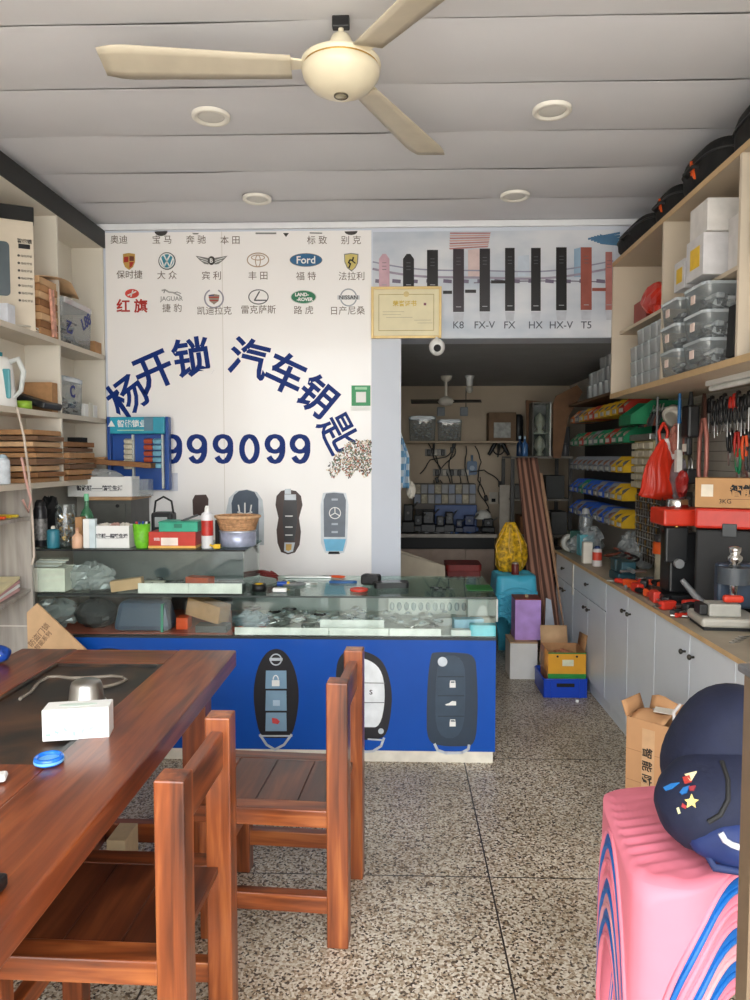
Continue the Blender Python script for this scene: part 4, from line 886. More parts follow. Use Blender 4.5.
def plier(label, p, rz, hm, s=1, z=0, cat='pliers', rot=None, group=None):
    r_ = root('pliers', label, cat, (p[0], p[1], p[2] if len(p) > 2 else zo), rz, group, rot)
    for q in (-1, 1):
        build('handle', MB().tube([(0, q*.006*s, .006*s), (-.03*s, q*.018*s, .006*s), (-.07*s, q*.022*s, .006*s), (-.11*s, q*.012*s, .006*s)], [.005*s, .0065*s, .007*s, .006*s], 8), hm, r_)
        build('jaw', MB().prism([(0, q*.001*s), (0, q*.012*s), (.02*s, q*.011*s), (.055*s, q*.003*s), (.055*s, q*.0005*s)], 'Z', .002*s, .010*s), STEEL, r_)
    build('pivot', MB().cyl((0, 0, .0), (0, 0, .013*s), .009*s), STEEL, r_)
    return r_
p = ox(306, 585); plier('steel pliers with grey handles lying on the glass counter', (p.x, p.y, zo), .2, GREY, 1.1)
p = ox(313, 579); one('metal_ruler', 'long thin metal bar lying at the back of the glass counter', 'bar', MB().bc((p.x-.03, p.y+.03, zo+.006), (.26, .02, .010), .002), STEEL)
p = ox(330, 577); plier('small pliers with orange handles at the back of the glass counter', (p.x, p.y, zo), 2.8, ORANGE, .8)
bt_ = root('blue_tool', 'flat blue plastic pry tool on the glass counter', 'tool', (ox(344, 583).x, ox(344, 583).y, zo)); build('handle', MB().prism([(-.08, -.006), (-.02, -.018), (.05, -.012), (.07, 0), (.05, .012), (-.02, .016), (-.08, .004)], 'Z', 0, .012), M((40, 90, 150), .5), bt_)
p = ox(359, 591); lo = root('red_saucer', 'round red plastic lid near the front of the glass counter', 'lid piece', (p.x, p.y, zo)); build('disc', MB().lathe([(.0001, 0), (.042, 0), (.046, .004), (.046, .012), (.041, .012), (.038, .008), (.0001, .008)], n=28), M((214, 66, 50), .4), lo)
p = ox(371, 585); bxk = root('black_charger', 'chunky black charger on the glass counter', 'charger', (p.x, p.y, zo)); build('body', MB().bc((0, 0, .03), (.1, .07, .055), .012, rot=(0, 0, -.2)), BLACK, bxk); build('button', MB().cyl((-.02, 0, .056), (-.02, 0, .061), .012), DGREY, bxk)
p = ox(391, 587); tbk = root('black_scanner', 'black handheld key programmer with a grey screen on the glass counter', 'device', (p.x, p.y, zo), .12); build('body', MB().prism(rrect(-.09, .09, -.045, .045, .02), 'Z', 0, .028), BLACK, tbk); build('screen', MB().prism(rrect(-.05, .05, -.03, .03, .006), 'Z', .0282, .031), M((120, 126, 130), .2), tbk)
for k in range(5):
    p = ox(432+k*4, 588+(k % 2)*2); q = root('small_key', 'small dark metal key in the loose bunch on the glass counter', 'key', (p.x, p.y, zo), k*1.3, 'bunch of dark keys on the glass counter'); build('bow', MB().cyl((0, 0, 0), (0, 0, .004), .012, n=12), INK, q); build('blade', MB().box(.01, .05, -.004, .004, .001, .003), GREY, q)
one('green_tint', 'green patch painted in as the tinted reflection at the right end of the glass counter', 'pad', MB().bc((ox(479, 588).x, ox(479, 588).y, zo+.002), (.13, .16, .003), .001), M((40, 110, 50), .6))  # thin green slab added to colour in the reflection on the glass top
# ================================================================ GREY CABINET AND ITS LOAD BEHIND THE COUNTER
xc0, xc1, yc0, yc1 = -1.79, aY(130, 530, 4.0).x, 4.215, 4.53
ztc = aY(100, 497, 4.215).z; xc1 = aY(131, 520, 4.215).x
gc = root('grey_metal_cabinet', 'dark grey metal cabinet behind the counter, with a wooden top', 'cabinet', ((xc0+xc1)/2, 4.37, 0))
build('body', MB(gc).box(xc0, xc1, yc0, yc1, 0, ztc-.018), M((86, 86, 82), .45, .2), gc); build('wooden_top', MB(gc).box(xc0-.005, xc1+.015, yc0-.02, yc1+.003, ztc-.018, ztc, .002), M((176, 138, 98), .6), gc)
build('door', MB(gc).box(xc0+.03, xc1-.03, yc0-.006, yc0-.001, .2, ztc-.04), M((92, 92, 88), .45, .2), gc); build('lock', MB(gc).cyl((aY(117, 506, 4.2).x, yc0-.012, aY(117, 506, 4.2).z), (aY(117, 506, 4.2).x, yc0-.006, aY(117, 506, 4.2).z), .01), INK, gc)
zc_ = ztc+.001; cx_ = lambda px, Y: aY(px, 490, Y).x
wc = carton('white_carton', 'low white printed carton on the wooden cabinet top', 'box', (cx_(100, 4.24), 4.24+.06, zc_), (aY(132, 480, 4.24).x-aY(68, 480, 4.24).x, .13, aY(100, 477, 4.24).z-ztc), mat=WHITE, tape=False, open_=True)
putl('智能锁——精致生活', .03, (.0, -.0662, .05), M((60, 60, 66), .6), wc, bold=.0012); putl('————————————————', .014, (0, -.0662, .033), M((120, 120, 124), .6), wc)
crumple('clear_bag', 'clear bag with a yellow label spilling out of the low white carton', 'bag', (cx_(98, 4.3), 4.30, zc_+.06), (.14, .05, .05), BAGP, 81, .4)
one('yellow_glove', 'bit of yellow packaging sticking out of the low white carton', 'packaging', MB().bc((cx_(86, 4.3), 4.27, zc_+.12), (.04, .02, .06), .006, rot=(0, -.5, 0)), YEL)
carton('clear_parts_box', 'small frosted box at the right end of the wooden cabinet top', 'box', (cx_(143, 4.3), 4.3, zc_), (.09, .1, .1), mat=CLEARP, tape=False)
one('cardboard_sheet', 'flat piece of cardboard balanced over the low white carton', 'cardboard', MB().bc((cx_(122, 4.34), 4.40, zc_+.19), (.34, .1, .03), .004, rot=(0, .07, 0)), KRAFTD)
one('folded_cardboard', 'small folded cardboard strip left of the hanging tool board', 'cardboard', MB().bc((cx_(100, 4.34)-.06, 4.43, zc_+.215), (.14, .07, .025), .004, rot=(0, -.05, 0)), KRAFT)
carton('webcam_box', 'small black and white gadget box beside the flat cardboards', 'box', (-1.86, 4.25, 1.545), (.08, .09, .07), mat=INK, tape=False, lid=None)
# blue tool board
Yt = 4.47
a, b = aY(108.5, 417, Yt), aY(171, 490, Yt)
tbd = root('tool_board', 'blue display board with a turquoise header and rows of hanging goods', 'display board', ((a.x+b.x)/2, Yt, b.z))
NB = M((20, 72, 150), .4, var=.06)
build('backing', MB(tbd).box(a.x+.01, b.x-.01, Yt+.01, Yt+.02, b.z, a.z-.01), NB, tbd)
for q in ((a.x, a.x+.02), (b.x-.02, b.x)): build('side_rail', MB(tbd).box(q[0], q[1], Yt-.03, Yt+.02, b.z, a.z, .003), NB, tbd)
hz0 = aY(130, 434, Yt).z; build('header', MB(tbd).box(a.x+.021, b.x-.021, Yt-.04, Yt+.005, hz0, a.z-.002, .006), M((38, 150, 176), .35, var=.25, scale=8), tbd)
put('▲ 智能锁业', .045, ((a.x+b.x)/2-.06, Yt-.0405, (hz0+a.z)/2+.01), WHITE, tbd, bold=.001); put('━━━━━━', .03, ((a.x+b.x)/2-.03, Yt-.0405, (hz0+a.z)/2-.03), M((210, 230, 170), .5), tbd)
for px in (133.5, 163): build('slot_rail', MB(tbd).box(aY(px, 450, Yt).x-.006, aY(px, 450, Yt).x+.006, Yt-.012, Yt+.009, b.z+.01, hz0-.004), M((196, 200, 196), .4), tbd)
for cpx, m_, n_, lb in ((127.5, M((196, 190, 172), .4, var=.3, scale=40), 6, 'small cream blister pack hanging on the blue tool board'), (147.5, M((176, 78, 52), .4, var=.2, scale=40), 5, 'small red brown blister pack hanging on the blue tool board'), (156.5, M((120, 176, 200), .4, var=.2, scale=40), 5, 'small pale blue blister pack hanging on the blue tool board')):
    for k in range(n_):
        q = aY(cpx, 441+k*(31/n_)*.99, Yt-.03); one('blister_pack', lb, 'blister pack', MB().bc((q.x, Yt-.012, q.z), (.052, .03, .026), .005, rot=(.35, 0, 0)), m_, lb.replace('small ', '').split(' blister')[0]+' blister packs on the tool board')
one('tag_card', 'small blue grey card clipped to the top of the tool board', 'card', MB().bc((aY(148, 420, Yt-.05).x, Yt-.042, aY(148, 424, Yt-.05).z), (.055, .003, .08)), M((96, 130, 150), .5))
# dark radio right of the cabinet
p = aY(164, 525, 4.3); rd = root('portable_radio', 'small black portable speaker with a curved carrying handle behind the counter', 'speaker', (aY(164, 525, 4.11).x, 4.11, zt_+.001))
hz = aY(164, 512, 4.11).z-zt_
build('body', MB().box(-.06, .06, -.05, .05, 0, hz, .015), M((40, 42, 44), .4), rd)
build('speaker_grille', MB().cyl((0, -.052, hz*.45), (0, -.056, hz*.45), .045), GREY, rd)
build('display', MB().box(-.035, .035, -.054, -.05, hz*.78, hz*.93, .002), M((180, 186, 186), .3), rd)
build('handle', MB().tube([(-.055, 0, hz-.01), (-.045, 0, hz+.06), (0, 0, hz+.085), (.045, 0, hz+.06), (.055, 0, hz-.01)], .006, 8), BLACK, rd)
# ================================================================ KRAFT BOARD leaning at the left end of the counter
def tri(px, py, Y): v = aY(px, py, Y); return v
Yq = 3.47
P4 = [tri(28, 612, Yq), tri(38, 603, Yq), tri(88, 653, Yq-.02), tri(40, 700, Yq-.02), tri(28, 690, Yq)]
kb = root('leaning_cardboard', 'light brown cardboard box panel leaning against the left end of the counter', 'cardboard', (P4[3].x, Yq, .0))
P5 = [P4[0], P4[1], P4[2], Vector((P4[2].x-.28, Yq-.05, P4[2].z-.35)), Vector((P4[0].x, Yq-.05, .02))]
build('sheet', MB(kb).prism([(v.x, v.z) for v in P5], 'Y', Yq-.012, Yq), KRAFTL, kb)
put('防盗门锁', .035, (tri(40, 634, Yq).x, Yq-.0125, tri(40, 634, Yq).z), M((110, 80, 60), .7), kb, rot=(PI/2, -.85, 0)); put('智能系列', .028, (tri(44, 637, Yq).x, Yq-.0125, tri(44, 640, Yq).z), M((110, 80, 60), .7), kb, rot=(PI/2, -.85, 0))
# ================================================================ LEFT WALL SHELVING
XS = -1.80
ls = root('wall_shelving', 'tall cream shelving along the left wall with a black strip on top', 'shelving', (-1.9, 4.0, 0))
ZB = (2.095, 1.708, 1.345)   # undersides of the boards
for k, z_ in enumerate(ZB): build('shelf', MB(ls).box(XL+.002, XS, 1.6, YB-.002, z_, z_+.028, .001), BOARD, ls)
build('top_board', MB(ls).box(XL+.002, XS, 1.6, YB-.002, 2.77, 2.79), BOARDW, ls)
build('fascia_strip', MB(ls).box(XS-.002, XS+.012, 1.6, YB-.002, 2.772, 2.875), M((24, 26, 26), .5, var=.1), ls, 'black strip')
build('back_board', MB(ls).box(XL+.001, XL+.008, 1.6, YB-.003, 1.373, 2.77), BOARDW, ls)
for Y_ in (3.92, 2.9):
    for z0, z1 in ((ZB[0]+.028, 2.77), (ZB[1]+.028, ZB[0]), (ZB[2]+.028, ZB[1])): build('divider', MB(ls).box(XL+.009, XS-.002, Y_, Y_+.016, z0, z1), BOARDW, ls)
build('end_panel', MB(ls).box(XL+.009, XS, YB-.02, YB-.003, 0, 2.77), BOARDW, ls)
# lower grey unit
WG = woodmat('Z', (128, 120, 112), (160, 153, 146), (184, 178, 170), rough=.5, coat=0, fine=26, long=1.2)
lg = root('side_cabinet', 'grey wood-grain cabinet side standing left of the glass counter', 'cabinet', (-1.89, 3.4, 0))
build('side_panel', MB(lg).box(XL+.002, -1.785, 3.53, 3.55, 0, 1.344), WG, lg)
build('shelf', MB(lg).box(XL+.002, -1.79, 2.6, 3.529, 1.195, 1.212), WG, lg)
build('slanted_tray', MB(lg).bc((-1.895, 3.33, .828), (.205, .40, .018), .002, rot=(.12, 0, 0)), WG, lg)
build('cross_seam', MB(lg).box(XL+.003, -1.786, 3.527, 3.5295, .672, .678), M((210, 204, 196), .5), lg)
# goods on the top board
def shz(k): return ZB[k]+.029
z0 = shz(0)
lb = root('lock_carton', 'tall cream white carton for a door lock with a black top on the left shelves', 'box', (-1.893, 3.645, z0), .48)
build('body', MB().box(-.09, .09, -.04, .04, 0, .53, .002), M((212, 200, 182), .55, var=.04), lb)
build('top', MB().box(-.094, .094, -.044, .044, .531, .60, .004), INK, lb)
build('window_panel', MB().prism(rrect(-.088, -.018, .16, .42, .02), 'Y', -.043, -.0405), M((70, 84, 92), .3), lb)
build('title_bar', MB().box(.022, .074, -.0425, -.0405, .395, .417), INK, lb)
putl('智能锁', .022, (.05, -.041, .432), INK, lb, bold=.0006)
for k in range(7):
    z_ = .36-.036*k; putl('指纹开锁', .013, (.056, -.041, z_), M((90, 84, 78), .6), lb); build('icon', MB().cyl((.022, -.0425, z_), (.022, -.0405, z_), .006, n=10), M((80, 76, 72), .6), lb)
tb2 = carton('small_white_box', 'small white box with a turquoise triangle in front of the tall lock carton', 'box', (-1.90, 3.50, z0), (.13, .07, .10), mat=M((222, 226, 236), .5), tape=False)
build('triangle_print', MB().prism([(-.05, .03), (.0, .075), (.02, .045), (-.02, .03)], 'Y', -.0465, -.0452), M((40, 160, 190), .5), tb2)
q = root('cable_coil', 'white cable coiled on the top shelf beside the lock carton', 'cable', (-1.84, 3.60, z0)); build('cable', MB().tube([(.05*math.cos(t)*1.0-.02, .1+.09*math.sin(t)-.02, .008+.002*t) for t in [i*.4 for i in range(28)]], .0045, 6), OFFW, q)
rnd = random.Random(8)
for k in range(7): carton('flat_kraft_box', 'flat kraft carton in the leaning pile between the lock carton and the shelf divider', 'box', (-1.893+rnd.random()*.006, 3.81+rnd.random()*.006, z0+.036*k), (.18, .19, .034), rnd.random()*.06-.03, [KRAFT, KRAFTD, KRAFTL][k % 3], tape=False, group='flat kraft cartons piled on the top left shelf')
oc = carton('open_kraft_box', 'open kraft carton with raised lid flap on top of the pile beside the lock carton', 'box', (-1.893, 3.81, z0+.036*7), (.18, .19, .035), mat=KRAFTL, tape=False)
build('lid_flap', MB().grid(lambda u, v: (-.085+.19*u+.02*math.sin(v*3), -.09+.42*v, .037+.03*math.sin(v*2.6)-.05*max(0, v-.7)*3*u), 6, 10, .003), KRAFTL, oc)
rb2 = one('red_label_box', 'thin red and white labelled strip box against the kraft pile', 'box', MB().bc((-1.79, 3.83, z0+.12), (.012, .04, .24), .002, rot=(.1, 0, 0)), M((206, 150, 130), .5, var=.4, scale=40))
cb = clearbox('clear_box', 'big clear plastic box with blue marker writing on the top left shelf', (-1.895, 4.18, z0), (.18, .38, .25), fill=(.6, M((176, 168, 160), .6, var=.2)))
putl('L88', .09, (.089, .10, .16), M((24, 40, 120), .5), cb, rot=(PI/2, -.5, PI/2), bold=.002); putl('乙', .08, (.089, -.12, .09), M((24, 40, 120), .5), cb, rot=(PI/2, 0, PI/2), bold=.002)
carton('small_kraft_box', 'small kraft box in the far corner of the top left shelf', 'box', (-1.86, 4.455, z0), (.1, .1, .07), mat=KRAFT, tape=False)
# second board
z1_ = shz(1)
kt = root('electric_kettle', 'white electric kettle with a teal window on the second left shelf', 'kettle', (-1.9, 3.50, z1_))
build('body', MB().lathe([(.07, 0), (.072, .01), (.06, .16), (.052, .22), (.035, .24), (.0001, .245)], n=28), WHITE, kt)
build('handle', MB().tube([(.045, 0, .215), (.09, 0, .23), (.115, 0, .17), (.10, 0, .08), (.066, 0, .05)], [.012, .014, .013, .011, .01], 10), M((210, 214, 212), .4), kt)
build('water_window', MB().box(.03, .07, -.045, -.03, .04, .18, .006), M((90, 160, 170), .3), kt); build('lid_button', MB().cyl((0, 0, .243), (0, 0, .262), .014), TEAL, kt)
p = aX(24, 407, -1.84); gt = ringthing('tape_roll', 'roll of lime green tape beside the kettle on the left shelf', 'tape', (-1.85, 3.62, z1_), .022, .038, .04, M((150, 190, 60), .4), M((200, 190, 150), .6))
one('black_tool_case', 'black plastic tool case leaning on the second left shelf', 'case', MB().bc((-1.875, 3.80, z1_+.052), (.19, .2, .035), .008, rot=(0, .3, 0)), M((26, 27, 30), .4))
carton('kraft_box', 'kraft box lying on the second left shelf behind the black case', 'box', (-1.895, 3.83+.04, z1_+.0), (.17, .07, .155), mat=KRAFT, tape=False)
cb2 = clearbox('clear_box', 'clear plastic box marked with a blue C on the second left shelf', (-1.9, 4.12, z1_), (.17, .25, .21), fill=(.4, M((150, 130, 118), .6, var=.3)))
putl('C', .09, (.084, -.02, .13), M((24, 40, 120), .5), cb2, rot=(PI/2, 0, PI/2), bold=.003)
for k in range(3): carton('white_packet_box', 'small white box in the row at the far end of the second left shelf', 'box', (-1.86, 4.29+.065*k, z1_), (.08, .055, .075+.01*(k % 2)), mat=[WHITE, OFFW][k % 2], tape=False, group='small white boxes on the second left shelf')
# third board: piled flat cardboards
z2_ = shz(2); zz = z2_; rnd = random.Random(4)
for k in range(9):
    h_ = .018+.014*rnd.random(); w_ = .185+.03*rnd.random()
    carton('flattened_carton', 'brown flattened carton in the tall untidy pile on the third left shelf', 'cardboard', (-1.90+.01*rnd.random()+(w_-.19)/2, 3.73+.02*rnd.random(), zz), (w_, .30, h_), rnd.random()*.04-.02, [KRAFT, KRAFTD, KRAFTL, M((120, 90, 66), .85)][k % 4], tape=False, group='flattened cartons on the third left shelf'); zz += h_+.006
zz = z2_
for k in range(7):
    h_ = .02+.012*rnd.random()
    carton('flattened_carton', 'brown flattened carton in the lower pile beyond the shelf divider', 'cardboard', (-1.895+.02*rnd.random(), 4.13, zz), (.19+.04*rnd.random(), .36, h_), rnd.random()*.05-.02, [KRAFTD, KRAFT, M((112, 84, 62), .85)][k % 3], tape=False, group='flattened cartons beyond the divider'); zz += h_+.006
canister('paper_roll', 'white and blue roll standing at the near end of the third left shelf', 'roll', (-1.86, 3.42, z2_), .036, .14, M((206, 214, 222), .5, var=.2, scale=30), M((170, 190, 205), .5), neck=.7)
one('hanging_cable', 'beige power cord dangling from the kettle down past the shelves', 'cord', MB().tube([Vector((-1.785, 3.43, 1.735)), Vector((-1.772, 3.46, 1.6)), Vector((-1.768, 3.49, 1.42)), Vector((-1.765, 3.50, 1.3)), Vector((-1.765, 3.51, 1.15)), Vector((-1.765, 3.515, 1.02)), Vector((-1.775, 3.51, .98))], .006, 8), M((200, 186, 172), .5))
one('pink_cord', 'pink cord looped over the white power cord', 'cord', MB().tube([Vector((-1.765, 3.42, 1.50)), Vector((-1.755, 3.44, 1.38)), Vector((-1.752, 3.47, 1.30)), Vector((-1.76, 3.46, 1.24)), Vector((-1.775, 3.44, 1.3))], .006, 8), M((206, 160, 150), .5))
# goods on the lower left unit
zz = 1.213
for k, (Y_, m_) in enumerate(((3.42, YEL), (3.36, ORANGE), (3.47, M((230, 200, 60), .4)))):
    pr = root('craft_knife', ['yellow craft knife', 'orange craft knife', 'pale yellow craft knife'][k]+' lying on the lower left shelf', 'knife', (-1.86, Y_, zz), -.25+.15*k); build('handle', MB().box(-.07, .045, -.01, .01, 0, .014, .004), m_, pr); build('blade', MB().box(.045, .065, -.006, .006, .004, .0055), STEEL, pr)
zz = .86
for k in range(4): one('magazine', ['pink edged magazine at the bottom of the pile on the slanted tray', 'white magazine second from the bottom of the pile on the slanted tray', 'rose magazine second from the top of the pile on the slanted tray', 'cream magazine on top of the pile on the slanted tray'][k], 'magazine', MB().bc((-1.895, 3.33+.01*k, .852+.017*k), (.17, .26, .014), .002, rot=(.12, 0, .05*k)), [M((206, 160, 158), .5), WHITE, M((200, 150, 150), .5), M((224, 212, 170), .5)][k])
# ================================================================ RIGHT WALL BASE CABINETS
XC = 1.20
CG = M((214, 220, 226), .42, var=.04, scale=3, coat=.1)
ends = [2.2, 2.63, 3.065, 3.455, 3.85, 4.27, 5.07, 5.62]
zt8 = .78
wt = root('worktop', 'long pale wood-edged worktop along the right wall, cluttered with tools', 'worktop', (1.45, 4, .78))
build('slab', MB(wt).box(XC-.01, XR-.003, 1.5, 5.62, zt8+.001, .80), M((158, 148, 130), .55, var=.15, scale=5), wt)
build('edge_band', MB(wt).box(XC-.014, XC-.0105, 1.5, 5.62, zt8+.001, .80), M((200, 166, 120), .5), wt)
def base(y0, y1, label, doors, drawers=0, knobside=None, lower=.1):
    r_ = root('base_cabinet', label, 'cabinet', (1.45, (y0+y1)/2, 0))
    build('carcass', MB(r_).box(XC+.02, XR-.005, y0+.001, y1-.001, .1, zt8-.002), CG, r_); build('plinth', MB(r_).box(XC+.03, XR-.005, y0+.001, y1-.001, 0, .099), CG, r_)
    zd = zt8-.004
    def knob(y, z, par): build('knob', MB(r_).cyl((XC-.014, y, z), (XC, y, z), .005, n=8).ball((XC-.02, y, z), (.009, .012, .012), 10, 6), M((70, 66, 60), .3, .8), par)
    if drawers:
        for k in range(drawers):
            a_, b_ = y0+(y1-y0)*k/drawers, y0+(y1-y0)*(k+1)/drawers; d_ = build('drawer_front', MB(r_).box(XC, XC+.018, a_+.003, b_-.003, .612, zd, .002), CG, r_); knob((a_+b_)/2, .7, d_)
        zd = .606
    for k in range(doors):
        a_, b_ = y0+(y1-y0)*k/doors, y0+(y1-y0)*(k+1)/doors
        d_ = build('door', MB(r_).box(XC, XC+.018, a_+.003, b_-.003, .103, zd, .002), CG, r_)
        s_ = knobside[k] if knobside else (1 if k == 0 else -1)
        knob(b_-.045 if s_ > 0 else a_+.045, zd-(.085 if not drawers else .06), d_)
    return r_
base(1.6, 2.63, 'pale grey base cabinet with drawers nearest the viewer on the right', 2, 2)
base(2.63, 3.455, 'pale grey two-door base cabinet beside the tall open cardboard box', 2)
base(3.455, 4.27, 'pale grey two-door base cabinet in the middle of the right-hand row', 2)
base(4.27, 5.07, 'pale grey base cabinet with one wide drawer beside the yellow carton', 2, 1)
base(5.07, 5.62, 'pale grey base cabinet at the far end of the right-hand row', 2, 1)
one('filler_strip', 'cream vertical strip between the two farthest base cabinets', 'strip', MB().box(XC-.006, XC-.001, 5.055, 5.09, .56, .775), OFFW)
# ================================================================ RIGHT WALL UPPER SHELVING
XU = 1.275
ru = root('upper_shelving', 'cream open shelving fixed high on the right wall', 'shelving', (1.5, 3.5, 1.85))
BR_ = M((198, 182, 160), .6, var=.07, scale=3); BE_ = M((196, 166, 124), .6, var=.06)
y0_, y1_ = 1.5, 4.535
for z_, t_ in ((1.852, .028), (2.632, .026)):
    build('board', MB(ru).box(XU+.004, XR-.003, y0_, y1_, z_, z_+t_), BR_, ru); build('edge_band', MB(ru).box(XU, XU+.0035, y0_, y1_, z_, z_+t_), BE_, ru)
build('back_board', MB(ru).box(XR-.012, XR-.002, y0_, y1_, 1.881, 2.631), M((184, 164, 144), .6, var=.07, scale=3), ru)
for Y_ in (4.515, 3.67, 2.86, 2.05): build('divider', MB(ru).box(XU+.001, XR-.013, Y_, Y_+.018, 1.881, 2.631), M((206, 192, 172), .55, var=.06, scale=3), ru)
for a_, b_ in ((3.689, 4.514), (2.879, 3.669), (2.07, 2.859)): build('inner_shelf', MB(ru).box(XU+.045, XR-.013, a_, b_, 2.230, 2.248), BR_, ru)
tl = root('tube_light', 'white strip light fixed under the upper right shelving, switched off', 'light', (1.5, 3.0, 1.82))
build('housing', MB(tl).box(1.42, 1.46, 2.5, 3.5, 1.828, 1.852, .003), WHITE, tl); build('tube', MB(tl).cyl((1.44, 2.52, 1.815), (1.44, 3.48, 1.815), .012), M((226, 228, 226), .3), tl)
# black soft cases on top
def softcase(label, c, d, rz=0, logo=True, rnd_=0):
    r_ = root('tool_bag', label, 'bag', c, rz); w_, l_, h_ = d
    def fn(u, v):
        t = u*2*PI; ph = (v-.5)*PI; e_ = .5
        sg = lambda q, p_: math.copysign(abs(q)**p_, q)
        return (w_/2*sg(math.cos(ph), e_)*sg(math.cos(t), e_), l_/2*sg(math.cos(ph), e_)*sg(math.sin(t), e_), h_/2+h_/2*sg(math.sin(ph), e_))
    build('shell', MB().grid(fn, 32, 14), M((8, 8, 9), .8, var=.3, bump=.3, scale=25), r_)
    build('zip_seam', MB().tube([(w_/2*1.01*math.copysign(abs(math.cos(t))**.5, math.cos(t)), l_/2*1.01*math.copysign(abs(math.sin(t))**.5, math.sin(t)), h_*.62) for t in [2*PI*i/40 for i in range(40)]], .005, 6, True), M((40, 40, 42), .5), r_)
    build('carry_handle', MB().tube([(-w_/2-.002, -.06, h_*.45), (-w_/2-.022, -.05, h_*.5), (-w_/2-.022, .05, h_*.5), (-w_/2-.002, .06, h_*.45)], .008, 8), M((30, 30, 32), .6), r_)
    if logo:
        for s_ in (1,):
            pts = [(-.05, -.3), (-.02, .0), (-.045, .05), (.0, .2), (.02, .1), (.05, .34), (.05, .0), (.025, -.02), (.03, -.12), (.0, -.06), (-.02, -.2)]
            build('flame_emblem', MB().prism([(p_[0]*1.1*l_*1.0-l_*.0, h_*.5+p_[1]*h_*.75) for p_ in pts], 'X', -w_/2-.0035, -w_/2-.0005) if False else MB().prism([(p_[0]*l_*1.1, h_*.5+p_[1]*h_*.8) for p_ in pts], 'X', -w_/2-.008, -w_/2+.004), M((236, 96, 36), .5), r_)
    return r_
softcase('long black soft tool case at the far end on top of the right shelving', (1.38, 4.20, 2.66), (.24, .56, .12), logo=False)
softcase('rounded black tool bag with a small orange flame mark beyond the big bag', (1.42, 3.76, 2.66), (.26, .3, .15))
softcase('big bulging black tool bag with an orange flame mark on the right shelving', (1.44, 3.36, 2.66), (.30, .42, .185))
softcase('black hard-edged case nearest the viewer on top of the right shelving', (1.43, 2.78, 2.66), (.24, .66, .19), logo=False)
# ================================================================ GOODS ON THE UPPER RIGHT SHELVING
zb1, zi1 = 1.881, 2.249
# small clear tubs in the far lower compartment
T0 = clearbox('small_clear_tub', 'small clear plastic tub stacked in the far compartment of the right shelving', (0, 0, 0), (.095, .095, .076), group='small clear tubs in the far compartment', fill=(.5, M((150, 140, 130), .6)))
first = True
for i in range(5):
    for j in range(4):
        for row in range(2):
            if i == 4 and j == 3: continue
            q = T0 if first else dup(T0); first = False
            q.location = (1.36+.11*row, 3.80+.108*i+.004*((j*7) % 3), zb1+.0795*j)
for k in range(2): one('crumpled_paper', 'crumpled white packet on top of the small clear tubs', 'packet', MB().ball((1.36, 3.84+.16*k, zb1+.0795*4-.05), (.03, .07, .02), 14, 8, .3, k+3), OFFW, 'white packets on the small clear tubs')
# red goods on the inner shelf
softr = one('red_bag', 'shiny red plastic packet on the inner shelf of the far compartment', 'packet', MB().ball((1.37, 4.05, zi1+.10), (.05, .17, .075), 16, 10, .18, 9).cyl((1.37, 3.98, zi1), (1.37, 3.98, zi1+.1), .03), M((206, 48, 28), .3))
carton('red_box', 'dull red box under the shiny red packet', 'box', (1.42, 4.27, zi1), (.12, .22, .13), mat=M((150, 56, 44), .5), tape=False)
carton('white_box', 'white box beside the shiny red packet', 'box', (1.46, 3.87, zi1), (.1, .12, .12), mat=OFFW, tape=False)
carton('printed_box', 'upright yellow and grey printed box at the near end of the inner shelf', 'box', (1.44, 3.76, zi1), (.14, .05, .26), mat=M((150, 140, 100), .5, var=.5, scale=20), tape=False)
carton('pale_board_box', 'tall thin pale box standing behind the printed box', 'box', (1.53, 3.73, zi1), (.1, .04, .3), mat=BOARD, tape=False)
# stacks of lidded clear boxes
BLID = M((24, 70, 170), .4)
cap_ = [['clear lidded box at the bottom of the far stack on the right shelving', 'clear lidded box in the middle of the far stack on the right shelving', 'clear lidded box on top of the far stack on the right shelving'],
        ['blue-rimmed clear box at the bottom of the near stack, right shelving', 'blue-rimmed clear box in the middle of the near stack, right shelving', 'clear lidded box on top of the near stack on the right shelving']]
for s_, (Y0, Y1) in enumerate(((3.41, 3.62), (3.10, 3.34))):
    for k in range(3):
        b_ = clearbox('storage_box', cap_[s_][k], ((1.245+1.60)/2, (Y0+Y1)/2, zb1+.1145*k), (.355, Y1-Y0, .113), fill=(.45, M((84, 84, 84), .5, var=.7, scale=40)), group='lidded clear storage boxes', lidmat=None)
        build('paper_label', MB().box(-.182, -.1775, -.03, .01, .035, .07), M((222, 200, 190), .5), b_)
        if s_ and k < 2: build('blue_rim', MB().box(.0, .178, -(Y1-Y0)/2-.002, -(Y1-Y0)/2+.01, .088, .112), BLID, b_)
# boxes above them on the inner shelf
def bx(lb, X0, Y0, d, m_, extra=None, z=zi1):
    r_ = carton('product_box', lb, 'box', (X0+d[0]/2, Y0+d[1]/2, z), d, mat=m_, tape=False)
    if extra: build('colour_panel', MB().box(-d[0]/2-.0012, -d[0]/2-.0002, -d[1]*.3, d[1]*.25, d[2]*.25, d[2]*.75), extra, r_)
    return r_
bx('small white box with a yellow panel above the far stack', 1.26, 3.36, (.2, .12, .13), M((204, 202, 204), .5), YEL, )
bx('white box with a yellow panel above the near stack', 1.245, 3.12, (.26, .18, .17), M((206, 204, 206), .5), YEL)
bx('white box lying on top of the yellow-panelled box', 1.25, 3.10, (.24, .18, .13), M((212, 208, 204), .5), None, z=zi1+.171)
ob = carton('open_carton', 'opened white carton with a brown flap near the second divider', 'box', (1.42, 2.99, zi1), (.2, .14, .2), mat=M((204, 200, 198), .5), tape=False, open_=True, flaps=1)
